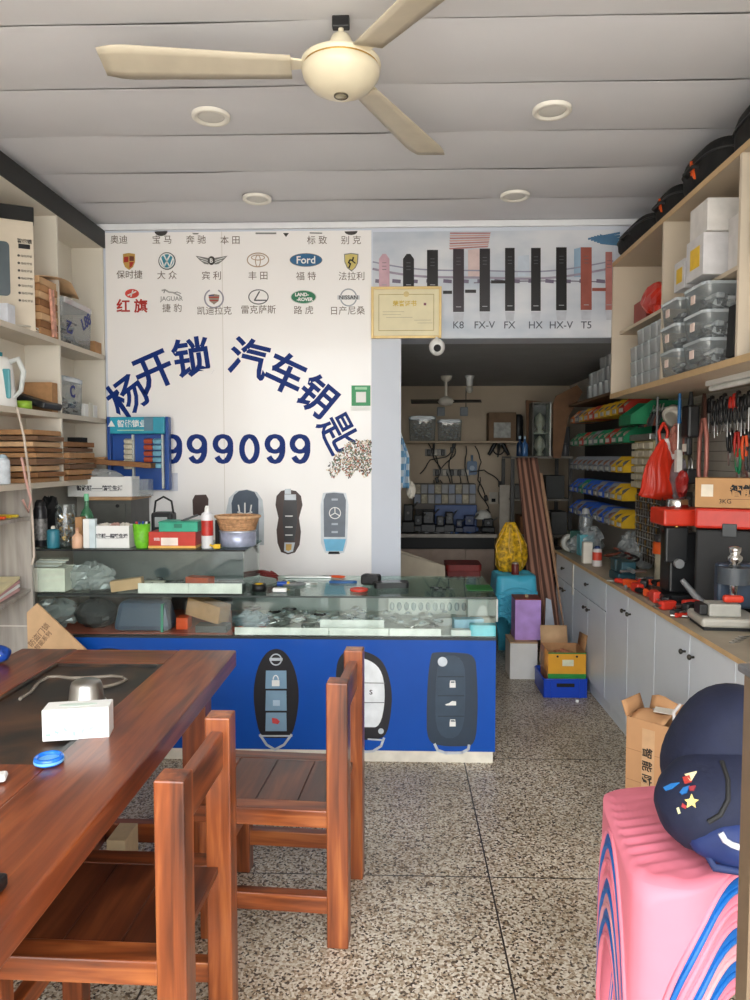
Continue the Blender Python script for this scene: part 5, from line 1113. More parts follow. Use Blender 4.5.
bx('grey box resting inside the opened white carton', 1.36, 2.94, (.12, .1, .25), M((132, 134, 134), .5), None, z=zi1+.005)
bx('tall pale printed box standing behind the opened carton', 1.56, 2.92, (.13, .2, .34), M((190, 184, 178), .5), None)
bx('dark red printed box between the storage boxes and the divider', 1.40, 3.02, (.06, .07, .24), M((130, 36, 36), .5), M((190, 150, 120), .5), z=zb1)
bx('tall white box beside the dark red printed box', 1.36, 2.95, (.1, .06, .28), M((196, 192, 190), .5), None, z=zb1)
bx('turquoise and blue box beside the second divider', 1.345, 2.89, (.07, .05, .20), M((20, 130, 180), .4), None, z=zb1)
one('black_binder', 'narrow black binder leaning by the second divider', 'binder', MB().bc((1.31, 2.965, zb1+.11), (.03, .06, .2), .003, rot=(0, .04, 0)), INK)
# nearest compartment
sb = root('striped_case', 'black case with white slanted stripes in the nearest compartment of the right shelving', 'case', (1.42, 2.70, zi1))
build('shell', MB().box(-.12, .12, -.12, .12, 0, .36, .006), INK, sb)
for k in range(4): build('stripe', MB().prism([(-.10, .10+.065*k), (.10, .075+.065*k), (.10, .105+.065*k), (-.10, .13+.065*k)], 'X', -.1225, -.1205).prism([(-.10, .10+.065*k), (.11, .105+.065*k), (.11, .135+.065*k), (-.10, .13+.065*k)], 'Y', -.1225, -.1205), M((200, 200, 200), .5), sb)
putl('WIRELESS', .03, (0, -.121, .045), WHITE, sb, bold=.001)
bx('cream box on the bottom board of the nearest compartment', 1.34, 2.66, (.2, .15, .14), M((206, 196, 184), .5), None, z=zb1)
bx('cream box stacked on the other cream box of the nearest compartment', 1.36, 2.64, (.2, .16, .13), M((212, 202, 190), .5), None, z=zb1+.141)
bx('small dark blue and white box in the nearest compartment', 1.32, 2.82, (.05, .03, .1), M((40, 56, 96), .5), None, z=zb1)
# ================================================================ BINS ON THE RIGHT WALL, RUNNING INTO THE REAR ROOM
def pbin(w_=.105, d_=.15, h_=.085):
    """stacking bin with an open sloped front towards -x; base centre at origin, back against +x"""
    mb = MB(); t = .003; hw = w_/2
    mb.box(-d_/2, d_/2, -hw, hw, 0, t)
    side = [(-d_/2, 0), (d_/2, 0), (d_/2, h_), (-d_*.1, h_), (-d_/2+.004, h_*.42)]
    mb.prism(side, 'Y', -hw, -hw+t); mb.prism(side, 'Y', hw-t, hw)
    mb.box(d_/2-t, d_/2, -hw+t, hw-t, t, h_); mb.box(-d_/2, -d_/2+t, -hw+t, hw-t, t, h_*.42)
    return mb
cm = {'y': M((206, 164, 22), .45), 'g': M((14, 120, 78), .45), 'r': M((176, 44, 26), .45), 'b': M((26, 80, 176), .45), 'w': M((120, 124, 130), .5), 'o': M((206, 110, 30), .45)}
cn = {'y': 'yellow', 'g': 'green', 'r': 'red', 'b': 'blue', 'w': 'grey', 'o': 'orange'}
bins = {}
rows = [(1.785, 'ryyyyroywo'), (1.595, 'ggrggwgrgg'), (1.40, 'yywwwwwwww'), (1.215, 'yywbwbbgbb'), (1.035, 'yywbwbbbwb')]
lp = root('louvre_panel', 'dark metal louvre panel carrying rows of coloured bins on the right wall', 'panel', (1.66, 5.6, 1.0))
build('sheet', MB(lp).box(1.645, XR-.001, 4.80, 6.6, 1.0, 1.92), M((58, 58, 58), .5, .3), lp)
for z_, _ in rows: build('louvre', MB(lp).box(1.636, 1.644, 4.80, 6.6, z_+.06, z_+.075), M((78, 78, 78), .5, .3), lp)
rown = ['top', 'second', 'third', 'fourth', 'lowest']
rnd = random.Random(77)
GOODS = [M((150, 140, 124), .5, var=.5, scale=60), M((90, 90, 92), .5, var=.6, scale=60), M((196, 190, 180), .5, var=.3, scale=60), M((120, 80, 60), .5, var=.4, scale=60)]
for ri, (z_, s_) in enumerate(rows):
    for k, ch in enumerate(s_):
        Y_ = 4.91+.152*k
        if ch not in bins:
            r_ = root('parts_bin', '', 'bin', (0, 0, 0)); build('shell', pbin(), cm[ch], r_); build('label_holder', MB().box(-.0785, -.0752, -.03, .03, .008, .028), M((196, 196, 190), .5), r_)
            build('small_parts', MB().ball((.0, 0, .035), (.06, .042, .032), 12, 8, .3, 3), GOODS[len(bins) % 4], r_); bins[ch] = r_; q = r_
        else: q = dup(bins[ch])
        q.scale = (1.2, 1.2, 1.25); q.location = (1.545, Y_, z_); q['label'] = 'small %s parts bin in the %s row on the right wall' % (cn[ch], rown[ri]); q['group'] = '%s parts bins, %s row' % (cn[ch], rown[ri])
# two big green bins nearer the viewer
for k, (z_, Y_, s_) in enumerate(((1.775, 4.60, 1.0), (1.60, 4.74, .0))):
    if k: continue
    r_ = root('large_parts_bin', 'large green parts bin under the far end of the right shelving', 'bin', (1.56, 4.68, 1.70), 0)
    build('shell', pbin(.24, .30, .145), cm['g'], r_)
# small drawer block with silver bar, key hook rack below
db = root('drawer_block', 'beige block of tiny drawers hung beside the red net bag', 'drawers', (1.54, 4.58, 1.31))
build('body', MB(db).box(1.50, 1.70, 4.41, 4.76, 1.31, 1.60), M((186, 172, 130), .6), db)
for r_i in range(6):
    for c_i in range(3):
        z_ = 1.314+.0475*r_i; y_ = 4.415+.115*c_i
        d_ = build('drawer', MB(db).box(1.478, 1.4995, y_, y_+.108, z_, z_+.036, .003), M((196, 186, 164), .5), db)
build('silver_bar', MB(db).box(1.47, 1.66, 4.39, 4.77, 1.605, 1.64, .002), STEEL, db)
kr = root('key_rack', 'dark rack of key blank hooks below the beige drawer block', 'rack', (1.6, 4.5, .85))
build('backing', MB(kr).box(1.52, 1.54, 4.33, 4.76, .86, 1.30), M((64, 58, 50), .6), kr)
for i in range(9):
    z_ = .89+.045*i
    build('hook_rail', MB(kr).box(1.512, 1.519, 4.34, 4.75, z_+.02, z_+.024), STEEL, kr)
for i in range(9):
    for j in range(9):
        z_, y_ = .875+.045*i, 4.355+.047*j
        build('hanging_key', MB(kr).cyl((1.504, y_, z_+.02), (1.508, y_, z_+.02), .011, n=8).box(1.5045, 1.5075, y_-.003, y_+.003, z_-.01, z_+.012), [STEEL, BRASS, GREY][(i*j+i) % 3], kr)
# front-facing key card rack (seen beside the orange-collared sprayer)
kf = root('key_board', 'grid of key blanks on hooks facing the shop beside the red net bag', 'rack', (1.6, 4.3, .9))
build('backing', MB(kf).box(1.545, 1.70, 4.325, 4.329, .82, 1.30), M((74, 66, 56), .6), kf)
for i in range(9):
    for j in range(4):
        z_, x_ = .86+.048*i, 1.565+.036*j; build('hanging_key', MB(kf).cyl((x_, 4.312, z_+.02), (x_, 4.318, z_+.02), .011, n=8).box(x_-.003, x_+.003, 4.313, 4.317, z_-.008, z_+.01), [BRASS, STEEL, GREY][(i+j) % 3], kf)
# row of dark hung pliers under the shelf end
for k in range(7): plier('dark gripped pliers hanging in the row above the silver bar', (1.53, 4.36+.055*k, 1.77), 0, [BLACK, M((120, 60, 40), .5), DGREY][k % 3], .8, rot=(0, -PI/2+.25, 0), group='pliers above the silver bar')
build('hanging_rail', MB(db).cyl((1.54, 4.3, 1.785), (1.54, 4.78, 1.785), .006), STEEL, db)
# ================================================================ PEGBOARD AND HANGING TOOLS
pb_ = root('pegboard', 'pale pegboard with hanging tools on the right wall under the shelving', 'pegboard', (1.7, 3.8, 1.25))
build('board', MB(pb_).box(XR-.02, XR-.008, 2.7, 4.32, 1.24, 1.84), M((168, 164, 154), .6, var=.05), pb_)
g_ = MB(pb_)
for i in range(11): g_.box(XR-.0225, XR-.0205, 2.7, 4.32, 1.27+.052*i, 1.274+.052*i)
o = build('slot_line', g_, M((110, 106, 100), .6), pb_); o['kind'] = 'stuff'
build('tool_rail', MB(pb_).cyl((1.62, 3.3, 1.795), (1.62, 4.22, 1.795), .006), STEEL, pb_)
def driver(label, p, l_, hm, group=None, s=1):
    r_ = root('screwdriver', label, 'screwdriver', p, 0, group)
    build('handle', MB().lathe([(.006*s, -.08*s), (.012*s, -.075*s), (.014*s, -.04*s), (.011*s, -.005*s), (.0001, 0)], n=12), hm, r_); build('shaft', MB().cyl((0, 0, -.08*s-l_), (0, 0, -.08*s), .0032*s, n=8), STEEL, r_); return r_
D = [driver('slim black-handled screwdriver hanging in the long row under the strip light', (1.62, 3.38, 1.79), .11, BLACK, 'hanging screwdrivers')]
for k in range(15):
    q = dup(D[0]); q.location = (1.62, 3.38+.037*(k+1), 1.79+.01*((k*3) % 4))
    if k in (6, 7):
        q['label'] = 'red-handled screwdriver hanging among the black ones'; q['group'] = 'red screwdrivers'
        h = [c_ for c_ in q.children if c_.name.startswith('handle')][0]; h.data = h.data.copy(); h.data.materials.clear(); h.data.materials.append(RED)
for k in range(8): plier('black-gripped pliers hanging on the pegboard', (1.60, 3.5+.05*k, 1.66), 0, BLACK, .7, rot=(0, PI/2, 0), group='pliers on the pegboard')
for k, (Y_, z_, m_, lb) in enumerate(((3.62, 1.50, RED, 'red-gripped'), (3.70, 1.52, BLACK, 'black-gripped'), (3.54, 1.48, ORANGE, 'orange-gripped'), (3.60, 1.42, GRN, 'green-gripped'), (3.50, 1.43, DGREY, 'grey-gripped'))):
    plier('large %s pliers on the lower pegboard' % lb, (1.62, Y_, z_), 0, m_, 1.1, rot=(0, PI/2, 0))
for k, Y_ in enumerate((3.68, 3.56)): ringthing('tape_measure', ['round black tape measure hanging on the pegboard, the farther one', 'round black tape measure hanging on the pegboard, the nearer one'][k], 'tape measure', (1.63, Y_, 1.60), .004, .034, .03, BLACK, None).rotation_euler = (0, PI/2, 0)
# big pink handled shears
sh = root('long_shears', 'long copper pink handled cutter hanging at the middle of the pegboard', 'cutter', (1.58, 3.90, 1.30))
for s_ in (-1, 1): build('handle', MB().tube([(0, s_*.01, .40), (0, s_*.045, .30), (0, s_*.05, .15), (0, s_*.03, .04)], .012, 8), M((176, 112, 100), .4, .3), sh)
build('jaw', MB().prism([(-.02, .38), (.02, .38), (.012, .5), (0, .53), (-.012, .5)], 'X', -.008, .008), M((90, 60, 50), .4, .6), sh); build('end_knob', MB().ball((-.01, -.03, .03), (.026, .026, .024)), STEEL, sh)
dr = root('black_drill', 'black cordless glue gun hanging left of the copper pink cutter', 'tool', (1.52, 3.92, 1.58))
build('body', MB().box(-.03, .03, -.05, .05, .02, .19, .012), BLACK, dr); build('grip', MB().bc((0, .02, -.02), (.03, .045, .1), .008), BLACK, dr); build('nozzle', MB().cyl((0, 0, .19), (0, 0, .26), .016, .008), BLACK, dr); build('label_plate', MB().box(-.032, -.0305, -.035, .02, -.05, -.01), OFFW, dr)
cl = root('blue_brush', 'long blue and white paintbrush-like tool hanging by the tape rolls', 'brush', (1.50, 4.02, 1.42)); build('handle', MB().cyl((0, 0, .26), (0, 0, .42), .011, .007), M((40, 110, 170), .4), cl); build('bristle_head', MB().box(-.015, .015, -.02, .02, .0, .12, .003), M((222, 220, 212), .6), cl); build('ferrule', MB().box(-.013, .013, -.018, .018, .12, .26, .003), STEEL, cl)
for k, (lb, p_, r_o, rot_, m_) in enumerate((('wide white tape roll hung high beside the pegboard', (1.53, 4.22, 1.72), .062, (0, PI/2-.5, .5), OFFW), ('second white tape roll hung just right of the wide one', (1.57, 4.10, 1.71), .055, (0, PI/2-.4, .3), M((200, 196, 184), .5)),
                          ('white tape roll hung below, over the red net bag', (1.48, 4.14, 1.54), .062, (0, PI/2-.3, .6), WHITE))):
    ringthing('tape_roll', lb, 'tape', p_, r_o*.62, r_o, .045, m_, M((150, 120, 96), .6)).rotation_euler = rot_
one('hanging_chain', 'thin grey pole hanging between the tape rolls and the green bin', 'pole', MB().cyl((1.50, 4.36, 1.55), (1.50, 4.36, 1.85), .007), GREY)
for k, (lb, p_, d_, m_) in enumerate((('clear bag with an orange label hanging beside the pegboard', (1.52, 4.06, 1.60), (.05, .06, .09), glassmat((220, 170, 160), .12, .55, (206, 140, 124))), ('grey striped bag hanging below the white tape roll', (1.52, 4.06, 1.38), (.04, .07, .12), M((120, 112, 116), .4, var=.4, scale=20)),
                          ('small red bag hanging just left of the yellow padlock', (1.50, 3.96, 1.36), (.03, .04, .07), M((170, 40, 36), .4)))):
    one('hanging_bag', lb, 'bag', MB().ball(p_, d_, 14, 10, .3, k+40), m_)
pdl = root('padlock', 'black padlock with a yellow face hanging on the pegboard', 'padlock', (1.55, 3.98, 1.40)); build('body', MB().box(-.03, .03, -.03, .03, -.04, .04, .008), BLACK, pdl); build('face', MB().box(-.0325, -.0305, -.015, .015, -.012, .018), YEL, pdl); build('shackle', MB().tube([(0, -.02, .04), (0, -.02, .08), (0, 0, .1), (0, .02, .08), (0, .02, .04)], .005, 8), STEEL, pdl)
# red net bag
rbg = root('red_bag', 'bright red net shopping bag hanging by its handles below the tape roll', 'bag', (1.46, 4.14, 1.27), .35)
def rbf(u, v):
    t = u*2*PI; z_ = v; w = (.135*(1-z_)**.8+.022) if v > .06 else .135*(v/.06)**.5+.01
    f = 1+.05*math.sin(t*13+z_*3)*(.4+z_)+.04*math.sin(t*23-z_*5)+.06*math.sin(t*4+z_*9)*(1-z_)
    return (w*math.cos(t)*f+.01*math.sin(z_*8), .42*w*math.sin(t)*f, .33*v+.008*math.sin(t*3)*(1-v))
build('bag_body', MB().grid(rbf, 72, 16), M((206, 50, 26), .4, var=.25, scale=10, sx=(1, 1, .2)), rbg)
for s_ in (-1, 1): build('handle', MB().tube([(s_*.02, 0, .32), (s_*.03, 0, .37), (.0, 0, .42)], .009, 8), M((206, 50, 26), .4), rbg)
# ================================================================ ON THE WORKTOP
zw = .801
def wz(px, py): return aZ(px, py, zw)
kc = carton('tool_carton', 'brown cardboard box with black pictograms on top of the red-lidded toolbox', 'box', (1.52, 3.44, 1.272), (.29, .15, .135), -.39, mat=M((186, 140, 92), .7, var=.08), tape=False)
build('paper_label', MB().box(-.12, -.07, -.0763, -.0752, .05, .105), M((222, 210, 190), .5), kc); putl('智能', .05, (.05, -.076, .08), INK, kc, bold=.003); putl('▲◆', .03, (.11, -.076, .10), M((200, 110, 40), .5), kc); putl('—————', .03, (.06, -.076, .04), M((120, 80, 50), .5), kc); putl('3KG', .028, (-.02, -.076, .03), INK, kc)
tb3 = root('toolbox', 'large black toolbox with a bright red lid at the back of the worktop', 'toolbox', (1.525, 3.45, zw), -.39)
build('body', MB().box(-.14, .14, -.08, .08, 0, .37, .01), M((10, 10, 11), .6), tb3); build('lid', MB().box(-.145, .145, -.085, .085, .375, .468, .012), M((196, 44, 26), .4), tb3); build('latch', MB().box(-.03, .03, -.092, -.086, .34, .40, .003), DGREY, tb3)
# key cutting machine, tall, black with red head
km = root('key_machine', 'tall black key cutting machine with a red head and lever handle', 'key cutting machine', (1.35, 3.62, zw))
KMB = M((26, 27, 29), .35, var=.15)
build('base', MB().box(-.1, .12, -.13, .13, 0, .05, .008), KMB, km); build('column', MB().box(-.05, .1, -.06, .08, .05, .34, .01), KMB, km); build('carriage', MB().box(-.085, .02, -.10, -.062, .2, .37, .008), KMB, km)
build('head', MB().box(-.1, .12, -.11, .09, .375, .455, .01), M((200, 52, 30), .35), km); build('chrome_dial', MB().lathe([(.05, .456), (.052, .46), (.052, .495), (.048, .50), (.0001, .50)], c=(-.01, -.03, 0), n=28), CHROME, km)
lv = build('lever', MB().tube([(.06, -.14, .16), (.065, -.145, .25), (.075, -.15, .33)], .007, 8), CHROME, km); build('knob', MB().lathe([(.012, .30), (.022, .33), (.026, .40), (.02, .46), (.0001, .475)], c=(.072, -.15, 0), n=16), BLACK, lv)
build('hub', MB().cyl((.06, -.115, .17), (.06, -.16, .17), .02), CHROME, km); build('dial_knob', MB().cyl((-.03, -.105, .2), (-.03, -.13, .2), .022), GREY, km); build('spindle', MB().cyl((-.03, -.08, .33), (-.03, -.08, .40), .012), BRASS, km)
build('feed_handle', MB().tube([(-.03, -.16, .13), (.02, -.2, .06), (.05, -.22, .0+.03)], [.012, .016, .017], 10), GREY, km)
for q in ((-.07, -.1), (.09, -.1)): build('foot', MB().cyl((q[0], q[1], .0005), (q[0], q[1]-.0, .006), .014), GREY, km)
# second, nearer machine
p = wz(722, 622); m2 = root('key_duplicator', 'low grey key duplicating machine with a chrome column near the front of the worktop', 'key cutting machine', (1.345, 3.07, zw), -.1)
build('base', MB().box(-.11, .13, -.09, .13, .012, .05, .012), M((176, 172, 162), .4, var=.06), m2); build('foot_plate', MB().box(-.1, .12, -.08, .12, 0, .011), INK, m2)
build('vise_block', MB().box(-.075, .05, -.06, .03, .051, .105, .008), M((168, 166, 158), .4), m2); build('vise_jaw', MB().box(-.11, -.077, -.05, .03, .055, .10, .006), BLACK, m2)
build('column', MB().cyl((.06, .07, .05), (.06, .07, .24), .012), CHROME, m2); build('motor', MB().cyl((.06, .07, .17), (.06, .07, .24), .065), M((70, 76, 82), .35), m2); build('chrome_cap', MB().lathe([(.02, .24), (.026, .245), (.02, .26), (.03, .27), (.03, .285), (.018, .295), (.024, .31), (.024, .325), (.0001, .33)], c=(.055, .05, 0), n=20), CHROME, m2)
build('motor_housing', MB().box(.0, .17, .08, .14, .06, .25, .012), M((52, 66, 84), .4), m2); build('chuck', MB().cyl((.045, .03, .11), (.045, .03, .17), .012, .018), CHROME, m2)
k_ = build('red_clamp_knob', MB().bc((.02, -.045, .125), (.08, .035, .03), .012), M((212, 60, 36), .4), m2)
lv = build('lever', MB().tube([(.16, -.02, .10), (.12, -.09, .06), (.07, -.16, .035)], [.010, .02, .022], 12), M((40, 46, 54), .4), m2); build('grip', MB().tube([(.19, .03, .16), (.16, -.02, .10)], .02, 10), M((90, 80, 68), .4), m2)
m3 = root('cream_machine', 'cream-coloured machine casing at the right edge behind the key duplicator', 'machine', (1.62, 3.13, zw)); build('casing', MB().box(-.09, .09, -.06, .08, .0, .24, .012), M((196, 190, 174), .45), m3); build('dial', MB().tube([(-.03+.035*math.cos(t), -.064, .15+.035*math.sin(t)) for t in [i*PI/9 for i in range(18)]], .006, 6, True), GREY, m3)
# orange-collared sprayer
sp_ = root('spray_bottle', 'pale plastic bottle with a bright orange collar on the worktop', 'bottle', (1.49, 4.18, zw)); build('body', MB().lathe([(.045, 0), (.048, .01), (.046, .14), (.05, .16)], n=24), M((176, 170, 150), .35, trans=.0), sp_)
build('collar', MB().lathe([(.058, .16), (.06, .165), (.058, .225), (.0001, .226)], n=24), M((224, 92, 30), .4), sp_); build('lid', MB().lathe([(.05, .227), (.05, .265), (.0001, .267)], n=24), DGREY, sp_)
# loose hand tools on the front of the worktop
def power(label, px, py, rz, c1, c2, s=1):
    p = wz(px, py); r_ = root('hand_tool', label, 'tool', (p.x, p.y, zw), rz)
    build('body', MB().box(-.06*s, .06*s, -.022*s, .022*s, 0, .045*s, .009*s), c1, r_); build('grip', MB().bc((.07*s, 0, .02*s), (.07*s, .03*s, .03*s), .008*s), c2, r_); build('tip', MB().cyl((-.06*s, 0, .022*s), (-.1*s, 0, .022*s), .008*s), STEEL, r_)
RO = M((204, 52, 36), .4)
power('red hand tool with a black grip lying at the front of the worktop', 694, 612, 2.3, RO, BLACK, .85); power('orange hand tool lying beside the sprayer bottle', 655, 588, 1.9, ORANGE, GREY, .9); power('orange and grey power tool near the worktop edge', 648, 592-4, 1.4, ORANGE, LGREY, .7)
power('black and red rotary tool beside the key duplicator vise', 672, 598, 2.0, BLACK, RO, .9)
for k in range(5): 
    p = wz(688+k*2, 588-k*3+6); one('red_clamp', ['red plastic clamp nearest the duplicator', 'red plastic clamp, second back from the duplicator', 'red plastic clamp in the middle of the heap', 'red plastic clamp, fourth back in the heap', 'red plastic clamp farthest back in the heap'][k], 'clamp', MB().bc((p.x-.0, 3.42+.08*k, zw+.02+.008*(k % 2)), (.13, .035, .035), .008, rot=(0, 0, .3-.1*k)).cyl((p.x-.05, 3.42+.08*k, zw+.02), (p.x-.1, 3.44+.08*k, zw+.03), .012), RO if k % 2 else M((190, 60, 44), .4))
for k, (X_, Y_, z_, c1, c2) in enumerate(((1.25, 3.42, .4, 0, 1), (1.27, 3.50, 1.0, 1, 0), (1.245, 3.60, 1.5, 0, 0), (1.26, 3.72, 1.9, 2, 1), (1.24, 3.86, 1.7, 0, 2), (1.30, 3.92, 1.2, 1, 0), (1.25, 4.02, 2.0, 2, 0), (1.35, 3.40, .2, 0, 1), (1.30, 3.30, .7, 1, 0), (1.33, 4.02, 2.5, 0, 1), (1.40, 3.97, .5, 1, 2))):
    cc = [RO, BLACK, ORANGE]; r_ = root('hand_tool', 'red or black gripped hand tool in the row along the worktop edge', 'tool', (X_, Y_, zw), z_, 'hand tools along the worktop edge')
    build('body', MB().box(-.05, .03, -.02, .02, 0, .04+.008*(k % 3), .009), cc[c1], r_); build('grip', MB().tube([(.03, 0, .02), (.06, .006, .022), (.10, .0, .018)], [.012, .015, .013], 8), cc[c2], r_); build('bit', MB().cyl((-.05, 0, .02), (-.085, 0, .02), .006), STEEL, r_)
rnd = random.Random(31)
for k in range(46):
    X_, Y_ = 1.235+rnd.random()*.26, 3.2+rnd.random()*1.25
    if (1.22 < X_ and 3.44 < Y_ < 3.80) or Y_ > 4.35: continue
    m_ = [BLACK, DGREY, STEEL, RO, GREY, M((60, 70, 80), .4)][k % 6]
    r_ = root('small_tool', 'small loose metal tool in the clutter on the worktop', 'tool', (X_, Y_, zw), rnd.random()*3, 'loose small tools on the worktop'); l_ = .05+.05*rnd.random()
    build('shank', MB().cyl((0, 0, .008), (l_, 0, .008), .005), STEEL, r_); build('handle', MB().cyl((-l_*.8, 0, .012), (0, 0, .010), .011, .008), m_, r_)
for k in range(9):
    X_, Y_ = 1.26+.025*k, 2.80+.03*((k*5) % 4); one('metal_shaving_key', 'small bright key blank scattered in front of the duplicator', 'key', MB().cyl((X_, Y_, zw), (X_, Y_, zw+.003), .01, n=10).bc((X_+.02, Y_+.005, zw+.0018), (.035, .006, .003), 0, rot=(0, 0, .3)), STEEL, 'key blanks in front of the duplicator')
dk = root('lever_machine', 'dark machine with a thick slanting lever handle at the right edge', 'machine', (1.50, 2.75, zw)); build('base', MB().box(-.06, .12, -.07, .09, 0, .09, .012), KMB, dk); build('cylinder', MB().cyl((.03, .0, .09), (.03, .0, .2), .04), M((90, 92, 94), .35, .4), dk)
build('lever', MB().tube([(.0, .0, .12), (-.10, -.03, .07), (-.20, -.06, .03)], [.012, .022, .024], 12), M((38, 44, 54), .4), dk)
# far end of the worktop
for lb, px, py, d_, m_, rz_ in (('teal and pale blue box near the far end of the worktop', 585, 545, (.1, .07, .15), M((90, 160, 172), .4), .1), ('dark green box near the far end of the worktop', 575, 541, (.12, .1, .16), M((20, 70, 60), .4), 0), ('small white upright box near the worktop edge', 576.5, 553, (.06, .05, .14), OFFW, 0)):
    p = wz(px, py+10); carton('small_box', lb, 'box', (max(p.x, 1.25), min(p.y, 5.5), zw), d_, rz_, m_, tape=False)
p = wz(597, 566); canister('spray_can', 'small white and red spray can lying among the worktop clutter', 'spray can', (p.x, p.y, zw), .03, .13, M((214, 208, 206), .4), M((40, 60, 110), .4), neck=.7, band=(.3, .7, M((206, 70, 50), .4)))
bm_ = root('vise', 'dark teal bench vise in the middle of the worktop', 'vise', (wz(615, 580).x+.04, wz(615, 580).y, zw)); build('base', MB().box(-.05, .05, -.09, .09, 0, .05, .008), M((28, 66, 76), .4), bm_); build('jaws', MB().box(-.04, .04, -.12, -.02, .05, .12, .006), M((28, 66, 76), .4), bm_); build('jaw', MB().box(-.04, .04, .0, .1, .05, .12, .006), M((28, 66, 76), .4), bm_)
build('screw', MB().cyl((0, -.2, .08), (0, .02, .08), .012), STEEL, bm_); build('handle', MB().cyl((-.07, -.19, .08), (.07, -.19, .08), .006), STEEL, bm_)
for k, (px, py, r_) in enumerate(((624, 562, (.07, .09, .10)), (634, 568, (.08, .08, .08)), (565, 545, (.09, .1, .10)), (640, 560, (.05, .08, .07)))):
    p = wz(px, py); crumple('clear_bag', ['clear bag of parts behind the bench vise', 'clear bag of parts right of the bench vise', 'clear bag at the far end of the worktop', 'clear bag in front of the key hook rack'][k], 'bag', (min(max(p.x, 1.33), 1.5)+.05, min(p.y, 5.35), zw), r_, BAGP, 90+k, .4)
p = wz(567, 530); ringthing('tape_roll', 'clear tape roll standing on edge at the far end of the worktop', 'tape', (1.26, 5.50, .87), .035, .065, .045, M((176, 176, 170), .3), M((90, 80, 70), .6)).rotation_euler = (PI/2, 0, .2)
crumple('clear_bag', 'clear bag propping the tape roll at the far end of the worktop', 'bag', (1.32, 5.45, zw), (.08, .07, .06), BAGP, 97, .4)
canister('tea_bottle', 'clear ribbed bottle at the far end of the worktop', 'bottle', (1.40, 5.56, zw), .05, .32, CLEARP, LGREY, neck=.6)
for k in range(4): 
    p = wz(604+k*5, 556+k*3); one('dark_tool', 'dark coiled tool in the heap behind the bench vise', 'tool', MB().tube([(1.42+.05*math.cos(t), 4.55+.12*k+.05*math.sin(t), zw+.02+.01*t) for t in [i*.5 for i in range(16)]], .008, 6), [BLACK, M((80, 30, 24), .4), DGREY, M((120, 60, 40), .4)][k], 'coiled tools behind the vise')
# ================================================================ REAR ROOM
YN = 6.75
xb1 = aY(497, 536, YN).x
wb = root('workbench', 'long dark-topped workbench across the rear room', 'workbench', (0, 7.1, 0))
build('bench_top', MB(wb).box(-1.08, xb1, YN, YR-.003, .765, .80, .003), M((90, 84, 78), .5), wb); build('front_edge', MB(wb).box(-1.08, xb1, YN-.006, YN-.0005, .768, .80), M((168, 160, 150), .5), wb)
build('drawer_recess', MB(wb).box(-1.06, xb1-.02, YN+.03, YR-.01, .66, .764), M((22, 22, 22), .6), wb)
for x0, x1 in ((-1.06, -.35), (-.345, .3), (.305, .62), (.625, xb1-.02)): build('cabinet_front', MB(wb).box(x0, x1, YN+.04, YN+.06, .0, .655), M((172, 152, 138), .7, var=.08), wb)
ps = root('rear_shelf', 'thin wooden shelf on the rear wall holding storage boxes', 'shelf', (.5, 7.4, 1.6))
sz = aY(450, 441, 7.3).z; sx0, sx1 = .0, aY(518, 440, 7.3).x
build('board', MB(ps).box(sx0, sx1, 7.28, YR-.002, sz-.02, sz), M((176, 156, 130), .6), ps)
for x_ in (.35, 1.0): build('bracket', MB(ps).prism([(YR-.003, sz-.021), (YR-.003, sz-.16), (YR-.02, sz-.16), (7.34, sz-.04), (7.34, sz-.021)], 'X', x_, x_+.012), DGREY, ps)
def rp(px, py, Y): return aY(px, py, Y)
for k, (x0, x1, ytop, lb) in enumerate(((409, 436, 416, 'larger translucent lidded tub on the rear shelf'), (438, 462, 419.5, 'smaller translucent lidded tub on the rear shelf'))):
    a, b = rp(x0, ytop, 7.32), rp(x1, 440, 7.32); clearbox('storage_tub', lb, ((a.x+b.x)/2, 7.41, sz+.001), (b.x-a.x, .17, a.z-sz), fill=(.8, M((196, 190, 178), .6, var=.15)))
a, b = rp(489, 412.5, 7.32), rp(516, 440, 7.32); oc = carton('open_carton', 'cardboard box on its side with a clear tub inside on the rear shelf', 'box', ((a.x+b.x)/2, 7.42, sz+.001), (b.x-a.x, .2, a.z-sz), mat=M((120, 96, 74), .8), tape=False)
build('inner_tub', MB().box(-.085, .08, -.108, -.1005, .03, .18, .003), M((150, 150, 144), .4, var=.3, scale=20), oc)
a, b = rp(517, 414, 7.30), rp(527, 440, 7.30); canister('black_canister', 'tall black canister beside the cardboard box on the rear shelf', 'canister', ((a.x+b.x)/2-.02, 7.38, sz+.001), (b.x-a.x)/2*.9, a.z-sz, BLACK, INK, neck=.9)
# fan and bulb
p = rp(446, 401, 6.6); zl2 = lz
ff = root('rear_fan', 'small three-blade ceiling fan in the rear room', 'fan', (p.x, 6.6, lz-.001))
dz = p.z-lz
build('canopy', MB().lathe([(.02, -.05), (.045, -.03), (.05, 0), (.0001, .0)], n=20), OFFW, ff); build('rod', MB().cyl((0, 0, dz+.03), (0, 0, -.03), .012), OFFW, ff)
build('motor', MB().lathe([(.0001, dz-.04), (.05, dz-.035), (.075, dz-.005), (.05, dz+.025), (.02, dz+.04), (.0001, dz+.045)], n=24), OFFW, ff)
for a_ in (3.05, -.04+.0, 1.5): build('blade', MB().grid(lambda u, v: Vector((math.cos(a_)*(.06+.25*u)-math.sin(a_)*(v-.5)*.09, math.sin(a_)*(.06+.25*u)+math.cos(a_)*(v-.5)*.09, dz+(v-.5)*.03)), 6, 3, .004), M((90, 84, 76), .5), ff)
